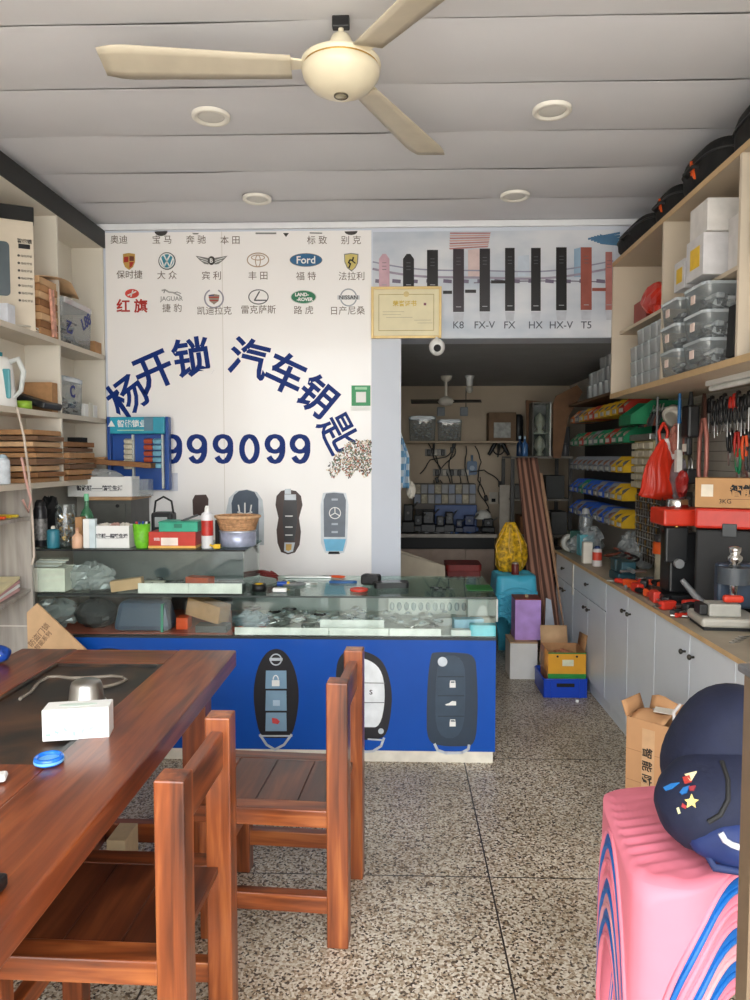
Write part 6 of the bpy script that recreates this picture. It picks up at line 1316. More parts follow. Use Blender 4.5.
p = rp(469.5, 388, 6.6); bl = root('hanging_bulb', 'bare bulb in a white holder on the rear room ceiling', 'light', (p.x, 6.6, lz-.001)); build('holder', MB().lathe([(.02, -.09), (.028, -.08), (.03, -.03), (.045, 0), (.0001, 0)], n=20), WHITE, bl); build('bulb', MB().ball((0, 0, -.115), (.032, .032, .036)), M((190, 186, 176), .3), bl)
for k, px in enumerate((441, 464)): a = rp(px, 411, YR-.02); one('wall_switch', ['small grey socket box on the rear wall under the fan', 'small grey socket box on the rear wall with a cable to the bulb'][k], 'socket', MB().box(a.x-.04, a.x+.04, YR-.03, YR-.001, a.z-.05, a.z+.04, .006), M((140, 148, 156), .5))
a = rp(466, 392, YR-.01); one('bulb_cable', 'thin cable running down the rear wall from the ceiling', 'cable', MB().tube([(a.x, YR-.008, 2.2), (a.x, YR-.008, 2.0), (a.x+.005, YR-.008, rp(466, 412, YR).z)], .004, 6), DGREY)
# headphones-like clamp lamps under the shelf
a = rp(499, 450, 7.4); hp = root('black_headset', 'black folding clamp hanging under the rear shelf', 'clamp', (a.x, 7.42, a.z))
for s_ in (-1, 1): build('arm', MB().tube([(s_*.02, 0, .09), (s_*.05, 0, .04), (s_*.10, 0, -.05)], [.018, .022, .016], 8), BLACK, hp)
build('hoop', MB().tube([(.055*math.cos(t), 0, .01+.055*math.sin(t)) for t in [PI+PI*i/12 for i in range(13)]], .007, 6), BLACK, hp); build('hook', MB().cyl((0, 0, .09), (0, 0, sz-.021-a.z), .004), STEEL, hp)
# power strips and cables
for k, (x0, x1, y0_, n_) in enumerate(((433, 470, 469, 5), (425, 446, 450-1, 3))):
    a, b = rp(x0, y0_, YR-.01), rp(x1, y0_+7, YR-.01); r_ = root('power_strip', ['long grey power strip with plugs on the rear wall', 'short power strip with plugs just under the rear shelf'][k], 'power strip', ((a.x+b.x)/2, YR-.02, b.z)); build('body', MB(r_).box(a.x, b.x, YR-.04, YR-.001, b.z, a.z, .004), M((150, 146, 140), .5), r_)
    for j in range(n_): x_ = a.x+(b.x-a.x)*(j+.5)/n_; build('plug', MB(r_).box(x_-.018, x_+.018, YR-.08, YR-.041, b.z+.005, a.z-.005, .006), [BLACK, OFFW, BLACK][j % 3], r_)
rnd = random.Random(21)
cabs = [((428, 443), (433, 456), (441, 468), (437, 480)), ((432, 448), (440, 470), (455, 455), (454, 445)), ((454, 445), (449, 462), (452, 478), (450, 500)), ((466, 446), (465, 462), (468, 480), (470, 500)), ((475, 446), (481, 462), (478, 480), (486, 498)),
        ((445, 470), (452, 488), (447, 505), (450, 515)), ((459, 474), (461, 490), (464, 505), (463, 520)), ((470, 472), (484, 470), (494, 476), (500, 484)), ((420, 474), (430, 460), (446, 457), (452, 450)), ((434, 480), (431, 495), (437, 505), (433, 515)), ((480, 477), (478, 490), (487, 504), (488, 512)), ((440, 480), (447, 495), (459, 508), (462, 518))]
for k, c_ in enumerate(cabs):
    pts = []
    for i in range(len(c_)-1):
        for j in range(4): t = j/4; pts.append(rp(c_[i][0]*(1-t)+c_[i+1][0]*t+math.sin(i*3+j)*1.0, c_[i][1]*(1-t)+c_[i+1][1]*t, YR-.05-.012*(k % 4)))
    pts.append(rp(c_[-1][0], c_[-1][1], YR-.05-.012*(k % 4)))
    r_ = root('hanging_cable', 'thin black charging cable hanging in the tangle on the rear wall', 'cable', pts[0], 0, 'tangled cables on the rear wall'); mb = MB(r_); mb.tube(pts, .0055, 6); build('cord', mb, BLACK, r_); e_ = pts[-1]; build('plug_end', MB(r_).bc(e_, (.035, .03, .06), .008, rot=(0, rnd.random()-.5, 0)), BLACK, r_)
a = rp(472, 468, YR-.06); r_ = root('blue_reader', 'pale blue handheld gadget hanging on the rear wall', 'gadget', (a.x, YR-.05, a.z)); build('body', MB().prism(rrect(-.05, .05, -.07, .07, .02), 'Y', -.02, .02), M((70, 104, 140), .4), r_); build('antenna', MB().cyl((0, 0, .07), (0, 0, .13), .012), M((90, 120, 150), .4), r_); build('dial', MB().cyl((0, -.021, 0), (0, -.028, 0), .025), M((150, 170, 190), .4), r_)
# dark wire rack at the back of the bench: translucent drawers
dr_ = root('drawer_unit', 'small unit of translucent drawers at the back of the bench', 'drawers', (.5, 7.35, .81))
a, b = rp(414, 484, 7.2), rp(476, 504, 7.2)
build('frame', MB(dr_).box(a.x, b.x, 7.22, 7.42, b.z-.05, a.z), M((110, 104, 98), .6), dr_); build('stand', MB(dr_).box(a.x+.02, b.x-.02, 7.25, 7.4, .801, b.z-.051), M((50, 48, 46), .6), dr_)
for j in range(2):
    for i in range(9):
        w_ = (b.x-a.x)/9; x_ = a.x+w_*i; h_ = (a.z-b.z)/2; build('drawer', MB(dr_).box(x_+.004, x_+w_-.004, 7.205, 7.219, b.z+h_*j+.004, b.z+h_*(j+1)-.006, .003), [M((120, 130, 150), .4), M((170, 160, 136), .5, var=.3, scale=30), M((140, 140, 140), .4)][(i+j) % 3], dr_)
a, b = rp(435, 505, 7.1), rp(477, 527, 7.1); bp_ = root('blue_case', 'blue plastic tool case standing open at the back of the bench', 'case', ((a.x+b.x)/2, 7.12, .801)); build('lid', MB(bp_).box(a.x, b.x, 7.12, 7.15, .802, a.z, .006), M((54, 84, 140), .45), bp_); build('tray', MB(bp_).box(a.x, b.x, 6.98, 7.118, .802, .84, .004), M((40, 70, 120), .45), bp_)
a = rp(483, 512, 7.0); lm = root('desk_lamp', 'small white-shaded lamp on the bench', 'lamp', (a.x, 7.0, .801)); build('base', MB().lathe([(.05, 0), (.05, .015), (.01, .02), (.008, .12)], n=20), DGREY, lm); build('shade', MB().lathe([(.085, .12), (.07, .17), (.03, .2), (.0001, .205)], n=24), M((206, 204, 196), .4), lm)
# bench machines and clutter
for k, (px, w_, d_, h_) in enumerate(((408, .12, .16, .26), (418, .10, .14, .16), (428, .14, .16, .20), (440, .09, .12, .15), (449, .10, .12, .19), (459, .08, .1, .12), (469, .12, .14, .16), (488, .12, .12, .13))):
    x_ = rp(px, 530, 6.9).x; r_ = root('small_machine', ['squat black machine at the left end of the bench', 'low dark machine second from the bench left end', 'black key machine with a raised head, third on the bench', 'small dark box machine in the middle-left of the bench', 'black upright machine in the middle of the bench', 'low navy machine right of the upright one', 'dark blue machine in front of the blue case', 'low black box at the right end of the bench'][k], 'machine', (x_, 6.92, .801))
    m_ = [BLACK, DGREY, M((34, 36, 40), .4), M((60, 60, 62), .4), M((26, 28, 34), .4), M((30, 40, 66), .4), M((26, 44, 86), .4), BLACK][k]
    build('base', MB().box(-w_/2, w_/2, -d_/2, d_/2, 0, h_*.4, .008), m_, r_); build('head', MB().box(-w_*.35, w_*.4, -d_*.3, d_*.35, h_*.4+.0005, h_, .01), m_, r_); build('dial', MB().cyl((0, -d_*.3-.0005, h_*.7), (0, -d_*.3-.014, h_*.7), .012), GREY, r_); build('lever', MB().cyl((w_*.3, -d_*.2, h_*.8), (w_*.7, -d_*.4, h_*1.1), .006), STEEL, r_)
for k in range(14):
    x_ = .08+.75*rnd.random(); one('bench_part', 'small metal part scattered along the front of the rear workbench', 'metal part', MB().bc((x_, 6.79+.05*rnd.random(), .809), (.05, .02, .014), .003, rot=(0, 0, rnd.random()*3)), [STEEL, GREY, BLACK, M((60, 90, 140), .4)][k % 4], 'parts along the rear bench')
# socket plates right
for k, px in enumerate((493.5, 503)): a = rp(px, 498, YR-.01); r_ = root('socket_plate', ['white wall socket plate with a plug, the left of the pair on the rear wall', 'dim wall socket plate, the right of the pair on the rear wall'][k], 'socket', (a.x, YR-.01, a.z)); build('plate', MB(r_).box(a.x-.045, a.x+.045, YR-.012, YR-.001, a.z-.06, a.z+.06, .004), [M((196, 190, 176), .5), M((130, 126, 118), .5)][k], r_); build('outlet', MB(r_).box(a.x-.02, a.x+.02, YR-.016, YR-.0125, a.z-.04, a.z-.005, .002), INK, r_)
# tall shelving block on the right of the rear room
xs0, xs1 = rp(511, 500, 6.5).x, 1.52
rk = root('rear_rack', 'dark metal rack in the right corner of the rear room', 'rack', (1.3, 6.8, 0))
for z_ in (.45, .80, 1.12, 1.49): build('shelf', MB(rk).box(xs0, xs1, 6.5, 7.1, z_, z_+.018), M((108, 102, 94), .5), rk)
for x_ in (xs0, xs1-.03):
    for y_ in (6.5, 7.07): build('post', MB(rk).box(x_, x_+.03, y_, y_+.03, 0, 1.49) if False else MB(rk).box(x_-.002, x_+.028, y_-.002, y_+.028, 0, 1.488), M((60, 58, 56), .5), rk)
gp = rp(506, 480, 6.45); one('grey_side_board', 'pale grey board standing beside the rear rack', 'board', MB().box(gp.x-.03, gp.x+.06, 6.62, 6.64, .0, rp(506, 485, 6.62).z), M((150, 142, 130), .6))
rk_goods = [('glass_cabinet', 'tall glass-fronted display case on top of the rear rack', 1.24, .15, .34, 1.509, M((60, 62, 62), .2)),]
a, b = rp(533, 402, 6.55), rp(551, 458, 6.55)
gcse = root('glass_cabinet', 'narrow glass display case with a bright edge on top of the rear rack', 'display case', ((a.x+b.x)/2, 6.65, 1.509)); hw = (b.x-a.x)/2; hh = a.z-1.509
build('back', MB().box(-hw, hw, .08, .09, 0, hh), M((50, 50, 48), .5), gcse); build('side_frame', MB().box(hw-.012, hw, -.09, .079, 0, hh), M((196, 196, 190), .4), gcse); build('top', MB().box(-hw, hw-.013, -.09, .079, hh-.012, hh), M((90, 84, 74), .5), gcse); build('side_frame', MB().box(-hw, -hw+.01, -.09, .079, 0, hh-.013), M((80, 76, 68), .5), gcse)
build('shelf', MB().box(-hw+.011, hw-.013, -.08, .079, hh*.42, hh*.42+.008), M((180, 180, 170), .4), gcse); build('pane', MB().box(-hw+.011, hw-.013, -.088, -.084, 0.002, hh-.014), GLASS, gcse)
for j in range(2): one('trophy', ['pale figurine on the upper shelf of the glass display case', 'pale figurine at the bottom of the glass display case'][j], 'figurine', MB().lathe([(.035, 0), (.04, .01), (.02, .03), (.05, .08), (.04, .14), (.015, .17), (.0001, .18)], c=(gcse.location.x, 6.66, 1.51+hh*(.43 if j == 0 else .0)+.004), n=16), M((160, 156, 144), .4, var=.2))
for lb, pts, Y_ in (('big brown board sloping across the upper right of the rear room', [(553, 404), (556, 396), (577, 385), (583, 392), (568, 418), (561, 458), (553, 458)], 6.45), ('brown wooden board standing behind the glass display case', [(526, 400), (547, 402), (536, 412), (534, 457), (527, 457)], 6.9)):
    q = [rp(x_, y_, Y_) for x_, y_ in pts]; zmin = min(v.z for v in q)
    one('wooden_board', lb, 'board', MB().prism([(v.x, v.z) for v in q], 'Y', Y_, Y_+.02), M((112, 78, 50), .7, var=.15))
for k, px in enumerate((521, 526)): x_ = rp(px, 450, 6.53).x; bottle('blue_bottle', ['dark blue bottle with a pale cap on the rear rack, the left one', 'blue bottle with a pale label on the rear rack, the right one'][k], (x_, 6.6, 1.509), .03, rp(px, 436, 6.6).z-1.509, [M((24, 50, 84), .3), M((70, 110, 160), .3)][k], M((170, 190, 205), .4))
for k, (x_, z_, w_, h_, m_, lb) in enumerate(((1.16, 1.139, .26, .12, M((90, 88, 84), .5), 'flat grey machine on the upper middle shelf of the rear rack'), (1.38, 1.139, .16, .2, M((40, 42, 40), .5), 'dark box on the upper middle shelf of the rear rack'), (1.2, .819, .24, .16, M((150, 100, 60), .6), 'kraft box with an orange print on the lower middle shelf of the rear rack'),
                    (1.42, .819, .14, .2, M((70, 70, 68), .5), 'grey box on the lower middle shelf of the rear rack'), (1.25, .469, .4, .24, M((60, 56, 52), .6), 'large dark box low on the rear rack'), (1.45, 1.509, .1, .26, M((30, 30, 32), .5), 'black jug on top of the rear rack'), (1.35, 1.139, .0, .0, None, ''))):
    if m_: carton('rack_box', lb, 'box', (x_, 6.7, z_), (w_, .3, h_), mat=m_, tape=False)
for k in range(3): a = rp(545+k*8, 446, 6.5); bottle('grey_bottle', 'small dark bottle standing right of the glass display case', (1.385+.05*k-.02, 6.56, 1.509), .02, .13+.02*k, M((70, 70, 74), .3), GREY, 'dark bottles on the rear rack')
# shelf carrying clear tubs above the bins
sh2 = root('tub_shelf', 'narrow wall shelf above the coloured bins carrying clear tubs', 'shelf', (1.6, 5.5, 1.90)); build('board', MB(sh2).box(1.44, XR-.002, 4.80, 6.35, 1.925, 1.945), M((110, 84, 60), .6), sh2)
for i in range(7):
    for j in range(3):
        if j > 2-(i > 4): continue
        q = dup(T0); q.location = (1.50+.012*((i*3+j) % 3), 4.86+.145*i, 1.946+.0965*j); q.scale = (1.22, 1.22, 1.22); q.rotation_euler = (0, 0, .1*((i*j) % 3-1)); q['label'] = 'small clear tub stacked on the wall shelf above the coloured bins'; q['group'] = 'small clear tubs above the bins'
# towel
a = rp(401, 428, 4.95)
tw = root('towel', 'pale blue and white checked towel hanging beside the pillar', 'towel', (.0, 4.82, 0))
def twf(u, v):
    z_ = rp(405, 430, 4.85).z*(1-v)+rp(405, 488, 4.85).z*v; w_ = .022+.032*min(1, v*2.2)
    return (-.03+w_*2*u*.95, 4.85+.025*math.sin(u*9+v*2), z_)
mt, N, L, P = newmat('towel'); tc = N.new('ShaderNodeTexCoord'); ck = N.new('ShaderNodeTexChecker'); ck.inputs['Scale'].default_value = 24; ck.inputs['Color1'].default_value = lin((214, 224, 230)); ck.inputs['Color2'].default_value = lin((120, 170, 206)); L.new(tc.outputs['Object'], ck.inputs[0]); L.new(ck.outputs[0], P.inputs['Base Color']); P.inputs['Roughness'].default_value = .9
build('cloth', MB(tw).grid(twf, 14, 24, .006), mt, tw); build('hook', MB(tw).cyl((-.01, YB+.221, rp(405, 430, 4.85).z+.01), (-.01, 4.87, rp(405, 430, 4.85).z+.01), .006), STEEL, tw)
one('white_cloth', 'small crumpled white cloth below the checked towel', 'cloth', MB().ball((aY(411, 490, 4.9).x, 4.9, aY(411, 490, 4.9).z), (.03, .03, .055), 12, 8, .3, 3).cyl((aY(411, 490, 4.9).x, 4.9, aY(411, 490, 4.9).z+.04), (aY(411, 490, 4.9).x-.04, 4.875, aY(411, 490, 4.9).z+.12), .006), OFFW)
# things behind the counter: boards and red crate
a, b = rp(400, 553, 5.6), rp(438, 566, 5.6)
for k, (lb, pts, Y_) in enumerate((('cream cabinet door panel leaning in the doorway, the taller one', [(396, 552), (437, 564), (437.5, 590), (396, 590)], 5.45), ('cream cabinet door panel leaning behind the taller one', [(400, 550), (445, 566), (446, 590), (400, 590)], 5.55))):
    q = [rp(x_, y_, Y_) for x_, y_ in pts]; one('leaning_board', lb, 'panel', MB().prism([(q[0].x, 0), (q[0].x, q[0].z), (q[1].x, q[1].z), (q[1].x, 0)], 'Y', Y_, Y_+.018), M((196, 184, 162), .6, var=.04))
a, b = rp(446, 565, 5.8), rp(482, 575, 5.8)
rc = root('red_crate', 'dark red plastic crate standing behind the glass counter', 'crate', ((a.x+b.x)/2, 5.95, 0)); hw = (b.x-a.x)/2
build('body', MB().box(-hw*.94, hw*.94, -.13, .13, 0, a.z-.05, .01), M((120, 30, 26), .5), rc); build('rim', MB().prism(rrect(-hw, hw, -.145, .145, .03), 'Z', a.z-.049, a.z), M((132, 34, 28), .5), rc)
# ================================================================ BLUE STOOLS, BOXES, CRATE, CURTAIN
STOOLS = {}
def resample(poly, n):
    P_ = [Vector(p_) for p_ in poly]; m_ = len(P_); d_ = [(P_[(i+1) % m_]-P_[i]).length for i in range(m_)]; T = sum(d_); out = []; i = 0; acc = 0
    for k in range(n):
        s_ = T*k/n
        while acc+d_[i] < s_: acc += d_[i]; i += 1
        t = (s_-acc)/d_[i]; out.append(P_[i].lerp(P_[(i+1) % m_], t))
    return out
def stool_parts(r_, poly, H, flare, arches, mat, ribs=True, archh=.8, n=144, lip=.007, arms=(), back=None):
    """moulded plastic stool: seat with ribs, flared skirt with an arch on each face; arches: list of (start, end) as fractions of the outline"""
    pts = resample(poly, n); c_ = sum(pts, Vector((0, 0)))/n
    def low(k):
        t = k/n
        for a_, b_ in arches:
            tt = t if t >= a_ else t+1
            if a_ <= tt <= b_: d_ = abs(2*(tt-a_)/(b_-a_)-1); return H*(1.30 if (a_, b_) in arms else archh)*max(0, 1-d_**2.0)**.5
        return 0
    def high(k):
        t = k/n; h_ = H-.012
        if back:
            tt = t if t >= back[0]-.02 else t+1
            for a_, b_ in arms:
                t2 = t if t >= a_ else t+1
                if a_ <= t2 <= b_: h_ = max(h_, low(k)+.055)
            if back[0] <= tt <= back[1]: d_ = abs(2*(tt-back[0])/(back[1]-back[0])-1); h_ = max(h_, H+.34-.30*d_**4)
        return h_
    def P3(k, z_):
        s_ = 1+flare*abs(1-z_/H); p_ = c_+(pts[k % n]-c_)*s_; return Vector((p_.x, p_.y, z_))
    m_ = 8; vs, fs = [], []
    for k in range(n):
        zl_ = low(k)
        for j in range(m_+1): vs.append(P3(k, zl_+(high(k)-zl_)*j/m_))
    for k in range(n):
        for j in range(m_):
            a_, b_ = k*(m_+1)+j, ((k+1) % n)*(m_+1)+j; fs.append((a_, b_, b_+1, a_+1))
    sk = MB(); sk.add(vs, fs, True); o = build('skirt', sk, mat, r_); md = o.modifiers.new('wall', 'SOLIDIFY'); md.thickness = .003; md.offset = -1
    build('rolled_edge', MB().tube([P3(k, low(k)) for k in range(n)], lip, 6, True), mat, r_)
    if back: build('top_edge', MB().tube([P3(k, high(k)) for k in range(n)], lip, 6, True), mat, r_)
    st = MB(); vs, fs = [], []; R_ = 14
    cen = Vector((c_.x, c_.y))
    for i in range(R_+1):
        f_ = i/R_
        for k in range(n):
            q = c_+(pts[k]-c_)*(1-f_*.999)
            z_ = H-.012*(max(0, 1-f_*9))**2
            if ribs and .10 < f_: z_ -= .004*(1+math.sin((q.x*math.cos(1.9)+q.y*math.sin(1.9))*2*PI/.034))
            vs.append((q.x, q.y, z_-.004*f_))
    for i in range(R_):
        for k in range(n): a_, b_ = i*n+k, i*n+(k+1) % n; fs.append((a_, b_, b_+n, a_+n))
    st.add(vs, fs, True); build('seat', st, mat, r_)
sq = rrect(-.145, .145, -.145, .145, .045)
ar4 = [(k*.25+.03-.0, k*.25+.22) for k in range(4)]
q0 = rrect(-.145, .145, -.145, .145, .045)
SB = M((78, 190, 222), .35, var=.03)
bs0 = None
p = aZ(512, 655, 0)
for k in range(5):
    lb = 'sky blue plastic stool in the stack behind the counter end, ' + ['at the bottom', 'second from the bottom', 'in the middle', 'second from the top', 'on top'][k]
    if bs0 is None:
        bs0 = root('plastic_stool', lb, 'stool', (.865, 5.55, 0), .05, 'stacked sky blue stools'); stool_parts(bs0, q0, .47, .22, [(.96+.01, 1.16), (.21, .41), (.46, .66), (.71, .91)], SB, archh=.72)
        for s_ in range(4): build('moulded_arc', MB().tube([((.11-.02*s_)*math.cos(t), -.152-.0125*s_*0-.018, .33-.028*s_+(.05-.006*s_)*math.sin(t)) for t in [PI*i/12 for i in range(13)]], .003, 6), SB, bs0)
    else: q = dup(bs0, (.865, 5.55, .042*k), .05, lb)
ybg = root('mesh_bag', 'yellow net bag slumped on top of the blue stools', 'bag', (aY(509, 560, 5.6).x+.01, 5.60, .47+.042*4+.002))
def yb_(u, v):
    t = u*2*PI; w = .135*math.sin(PI*min(1, v*.8+.12))**.7*(1-.55*v)+.012
    return (w*math.cos(t)*(1+.12*math.sin(5*t+v*6)), w*.7*math.sin(t)*(1+.1*math.sin(7*t)), .37*v)
build('net', MB().grid(yb_, 40, 16), M((206, 156, 20), .6, var=.75, scale=34, bump=1), ybg)
for k in range(7): t = k*.9; build('cord', MB().tube([yb_(t/6.28, .9), Vector(yb_(t/6.28, .5))*1.08, Vector(yb_(t/6.28+.05, .1))*1.1], .004, 6), M((220, 180, 90), .6), ybg)
cn_ = canister('small_can', 'small dark red and white can between the net bag and the stool', 'can', (aY(515, 565, 5.45).x, 5.44, .47+.042*4+.002), .028, .09, M((110, 40, 36), .4), M((170, 160, 150), .4), neck=.9)
# white box, purple box
wbx = carton('white_box', 'plain white box on the floor under the purple box', 'box', ((aZ(511, 681, 0).x+aZ(538, 681, 0).x)/2, 5.07, 0), (.185, .22, .245), 0, WHITE, tape=False)
build('wood_lid', MB().box(-.094, .094, -.112, .112, .2455, .255), M((190, 160, 120), .6), wbx)
pb2 = carton('purple_box', 'lilac purple box with a red brown top standing on the white box', 'box', ((.80+.99)/2-.01, 5.10, .256), (.175, .17, .275), 0, M((190, 152, 224), .5), tape=False)
build('red_top', MB().box(-.088, .088, -.086, .086, .2755, .283), M((140, 58, 44), .5), pb2); build('gold_latch', MB().box(-.01, .01, -.03, .0, .2835, .30, .002), M((200, 170, 130), .5), pb2)
# curtain / rolled fabric
def cur(u, v):
    t0, t1 = (rp(516, 458, 6.3), rp(536, 458, 6.3)); b0, b1 = (rp(533, 640, 5.45), rp(562, 628, 5.45))
    a_ = t0.lerp(t1, u); b_ = b0.lerp(b1, u); e_ = v**1.0; q = a_.lerp(b_, e_); q.z = max(q.z, .005)
    q.y += .016*math.sin(u*11+v*2.5); q.x += .008*math.sin(u*14+v*4)
    return q
mt, N, L, P = newmat('striped fabric'); tc = N.new('ShaderNodeTexCoord'); uvn = N.new('ShaderNodeUVMap'); wv = N.new('ShaderNodeTexWave'); wv.inputs['Scale'].default_value = .62; wv.inputs['Distortion'].default_value = .6
mp = N.new('ShaderNodeMapping'); L.new(uvn.outputs[0], mp.inputs[0]); L.new(mp.outputs[0], wv.inputs['Vector']); r = N.new('ShaderNodeValToRGB'); cr = r.color_ramp
cr.elements[0].color = lin((96, 66, 56)); cr.elements[0].position = .3; cr.elements[1].color = lin((176, 128, 106)); cr.elements[1].position = .8; L.new(wv.outputs['Fac'], r.inputs[0]); L.new(r.outputs[0], P.inputs['Base Color']); P.inputs['Roughness'].default_value = .8
mb = MB(); mb.grid(cur, 60, 24, .008); cu_ = one('striped_fabric', 'long brown striped fabric hanging from the rear rack down behind the boxes', 'fabric', mb, mt)
uvl = cu_.data.uv_layers.new(name='UVMap'); nn_ = 61*25
for lp_ in cu_.data.loops: vi = lp_.vertex_index % nn_; uvl.data[lp_.index].uv = ((vi//25)/60*3.2, (vi % 25)/24*.4)
one('wooden_pole', 'light wooden pole leaning along the striped fabric', 'pole', MB().cyl(rp(566, 634, 5.3), rp(541, 474, 6.2), .014), M((190, 150, 120), .5))
pp = aZ(552, 612, .3); one('paper_roll', 'pale blue grey paper sheet tucked behind the purple box', 'paper', MB().prism([(rp(546, 598, 5.35).x, rp(546, 598, 5.35).z), (rp(551, 600, 5.35).x, rp(551, 600, 5.35).z), (rp(560, 640, 5.35).x, 0.003), (rp(544, 640, 5.35).x, 0.003)], 'Y', 5.35, 5.356), M((190, 196, 206), .6))
# blue crate and the yellow carton on it
p0, p1 = aZ(544.5, 698, 0), aZ(587, 697, 0)
cr_ = root('plastic_crate', 'low bright blue plastic crate on the floor under the yellow carton', 'crate', ((p0.x+p1.x)/2-.005, p0.y+.155, 0)); w_ = p1.x-p0.x
CB = M((12, 66, 186), .4, var=.04)
mb = MB(); hh = .115; t = .008
build('floor_panel', MB().box(-w_/2+.006, w_/2-.006, -.145, .145, 0, .008), CB, cr_)
for x0, x1, y0, y1 in ((-w_/2, -w_/2+t, -.15, .15), (w_/2-t, w_/2, -.15, .15), (-w_/2+t, w_/2-t, -.15, -.15+t), (-w_/2+t, w_/2-t, .15-t, .15)): build('side_panel', MB().box(x0, x1, y0, y1, .0, hh, .003), CB, cr_)
build('rim', MB().tube([(x, y, hh) for x, y in rrect(-w_/2, w_/2, -.15, .15, .02)], .007, 6, True), CB, cr_); build('hand_slot', MB().box(-.055, .055, -.1535, -.1505, .07, .092, .003), INK, cr_)
for x_ in (-.09, .09): build('rib', MB().box(x_-.004, x_+.004, -.157, -.1505, .0, hh, .001), CB, cr_)
yc = root('yellow_carton', 'open yellow cardboard carton with pictures on its side, set in the blue crate', 'box', ((p0.x+p1.x)/2+.01, p0.y+.16, .009), -.0)
W2, L2, H2 = .235, .25, .27
YM = M((222, 158, 38), .5, var=.05)
for nm, (x0, x1, y0, y1), m_ in (('front_panel', (-W2/2, W2/2, -L2/2, -L2/2+.003), YM), ('back_panel', (-W2/2, W2/2, L2/2-.003, L2/2), KRAFT), ('picture_panel', (-W2/2, -W2/2+.003, -L2/2+.0032, L2/2-.0032), M((206, 140, 90), .5, var=.45, scale=12)), ('side_panel', (W2/2-.003, W2/2, -L2/2+.0032, L2/2-.0032), KRAFT)):
    build(nm, MB().box(x0, x1, y0, y1, .002, H2), m_, yc)
build('base', MB().box(-W2/2, W2/2, -L2/2, L2/2, 0, .0018), KRAFT, yc); build('green_band', MB().box(-W2/2-.001, W2/2+.001, -L2/2-.0015, -L2/2-.0002, .105, .135), M((40, 140, 60), .5), yc)
build('green_band', MB().box(-W2/2-.001, W2/2+.001, -L2/2-.0015, -L2/2-.0002, H2-.008, H2), M((40, 120, 60), .5), yc); build('paper_label', MB().box(-.03, .04, -L2/2-.0025, -L2/2-.0016, .185, .225), M((220, 220, 190), .5), yc)
for x_ in (-.06, .06): build('hole', MB().cyl((x_, -L2/2-.0015, .245), (x_, -L2/2-.0005, .245), .007), INK, yc)
build('flap', MB().grid(lambda u, v: (-W2/2+W2*.75*u, L2/2+.03*v, H2+.11*v), 2, 2, .003), KRAFTL, yc); build('flap', MB().grid(lambda u, v: (W2/2+.015*v, -L2/2+.03+L2*.8*u, H2+.10*v-.02*u), 2, 2, .003), KRAFT, yc)
build('flap', MB().grid(lambda u, v: (-W2/2-.01*v, -L2/2+L2*u, H2-.0+.0*v-.12*v), 2, 2, .003), M((206, 140, 70), .5, var=.4, scale=12), yc)
one('scattered_parts', 'heap of small packets inside the yellow carton', 'packets', MB().ball((yc.location.x, yc.location.y, .20), (.095, .105, .06), 14, 8, .3, 9), M((190, 120, 90), .6, var=.6, scale=30))
one('white_bottle_cap', 'small white bit of litter on the floor beside the blue crate', 'litter', MB().bc(tuple(aZ(577, 701, .009)), (.02, .015, .016), .004), WHITE)
# ================================================================ TALL CARDBOARD BOX ON THE RIGHT
bxr = root('cardboard_box', 'tall creased brown cardboard box with open top and black Chinese print by the cabinets', 'box', (.882, 2.83, 0), -.795)
W2, L2, H2 = .30, .14, .505
KB1 = M((186, 140, 98), .8, var=.1, scale=6, bump=.3)
for nm, (x0, x1, y0, y1) in (('front_panel', (0, W2, 0, .004)), ('back_panel', (0, W2, L2-.004, L2)), ('side_panel', (0, .004, .0042, L2-.0042)), ('side_panel', (W2-.004, W2, .0042, L2-.0042))): build(nm, MB().box(x0, x1, y0, y1, .003, H2), KB1, bxr)
build('base', MB().box(0, W2, 0, L2, 0, .0028), KB1, bxr)
build('flap', MB().grid(lambda u, v: (.0-.02*v, L2*u, H2+.055*v), 4, 2, .004), KB1, bxr)
build('flap', MB().grid(lambda u, v: (.02+W2*.55*u, L2+.02*v, H2+.05*v+.01*math.sin(u*7)), 6, 2, .004), KB1, bxr); build('flap', MB().grid(lambda u, v: (W2*.55+.15*u, L2-.01-.10*v, H2-.01+.02*v), 3, 2, .004), M((160, 116, 78), .8), bxr)
build('flap', MB().grid(lambda u, v: (.01+W2*.45*u, .01+.13*v, H2-.006+.02*math.sin(v*3)+.006*math.sin(u*8)), 6, 4, .004), KB1, bxr)
build('torn_label', MB().bc((.10, .10, H2+.022), (.07, .05, .002), 0, rot=(.1, 0, .3)), OFFW, bxr)
build('packing_strap', MB().box(.185, .197, -.0015, -.0003, .0, H2+.001), M((206, 200, 198), .4), bxr); build('packing_strap', MB().tube([(.19, -.001, H2), (.185, .0, H2+.06), (.18, .06, H2+.075)], .006, 6), M((206, 200, 198), .4), bxr)
build('tape', MB().box(.065, .115, -.0012, -.0003, .0, H2-.03), M((196, 158, 120), .3), bxr)
for k, ch in enumerate('智能防卡'): putl(ch, .042, (.088, -.0018, .385-.052*k), M((24, 22, 22), .6), bxr, rot=(PI/2, PI/2, 0), bold=.0006)
for k in range(3): build('crease', MB().box(.0, W2, -.0008, -.0002, .14+.12*k, .1415+.12*k), M((150, 108, 72), .8), bxr)
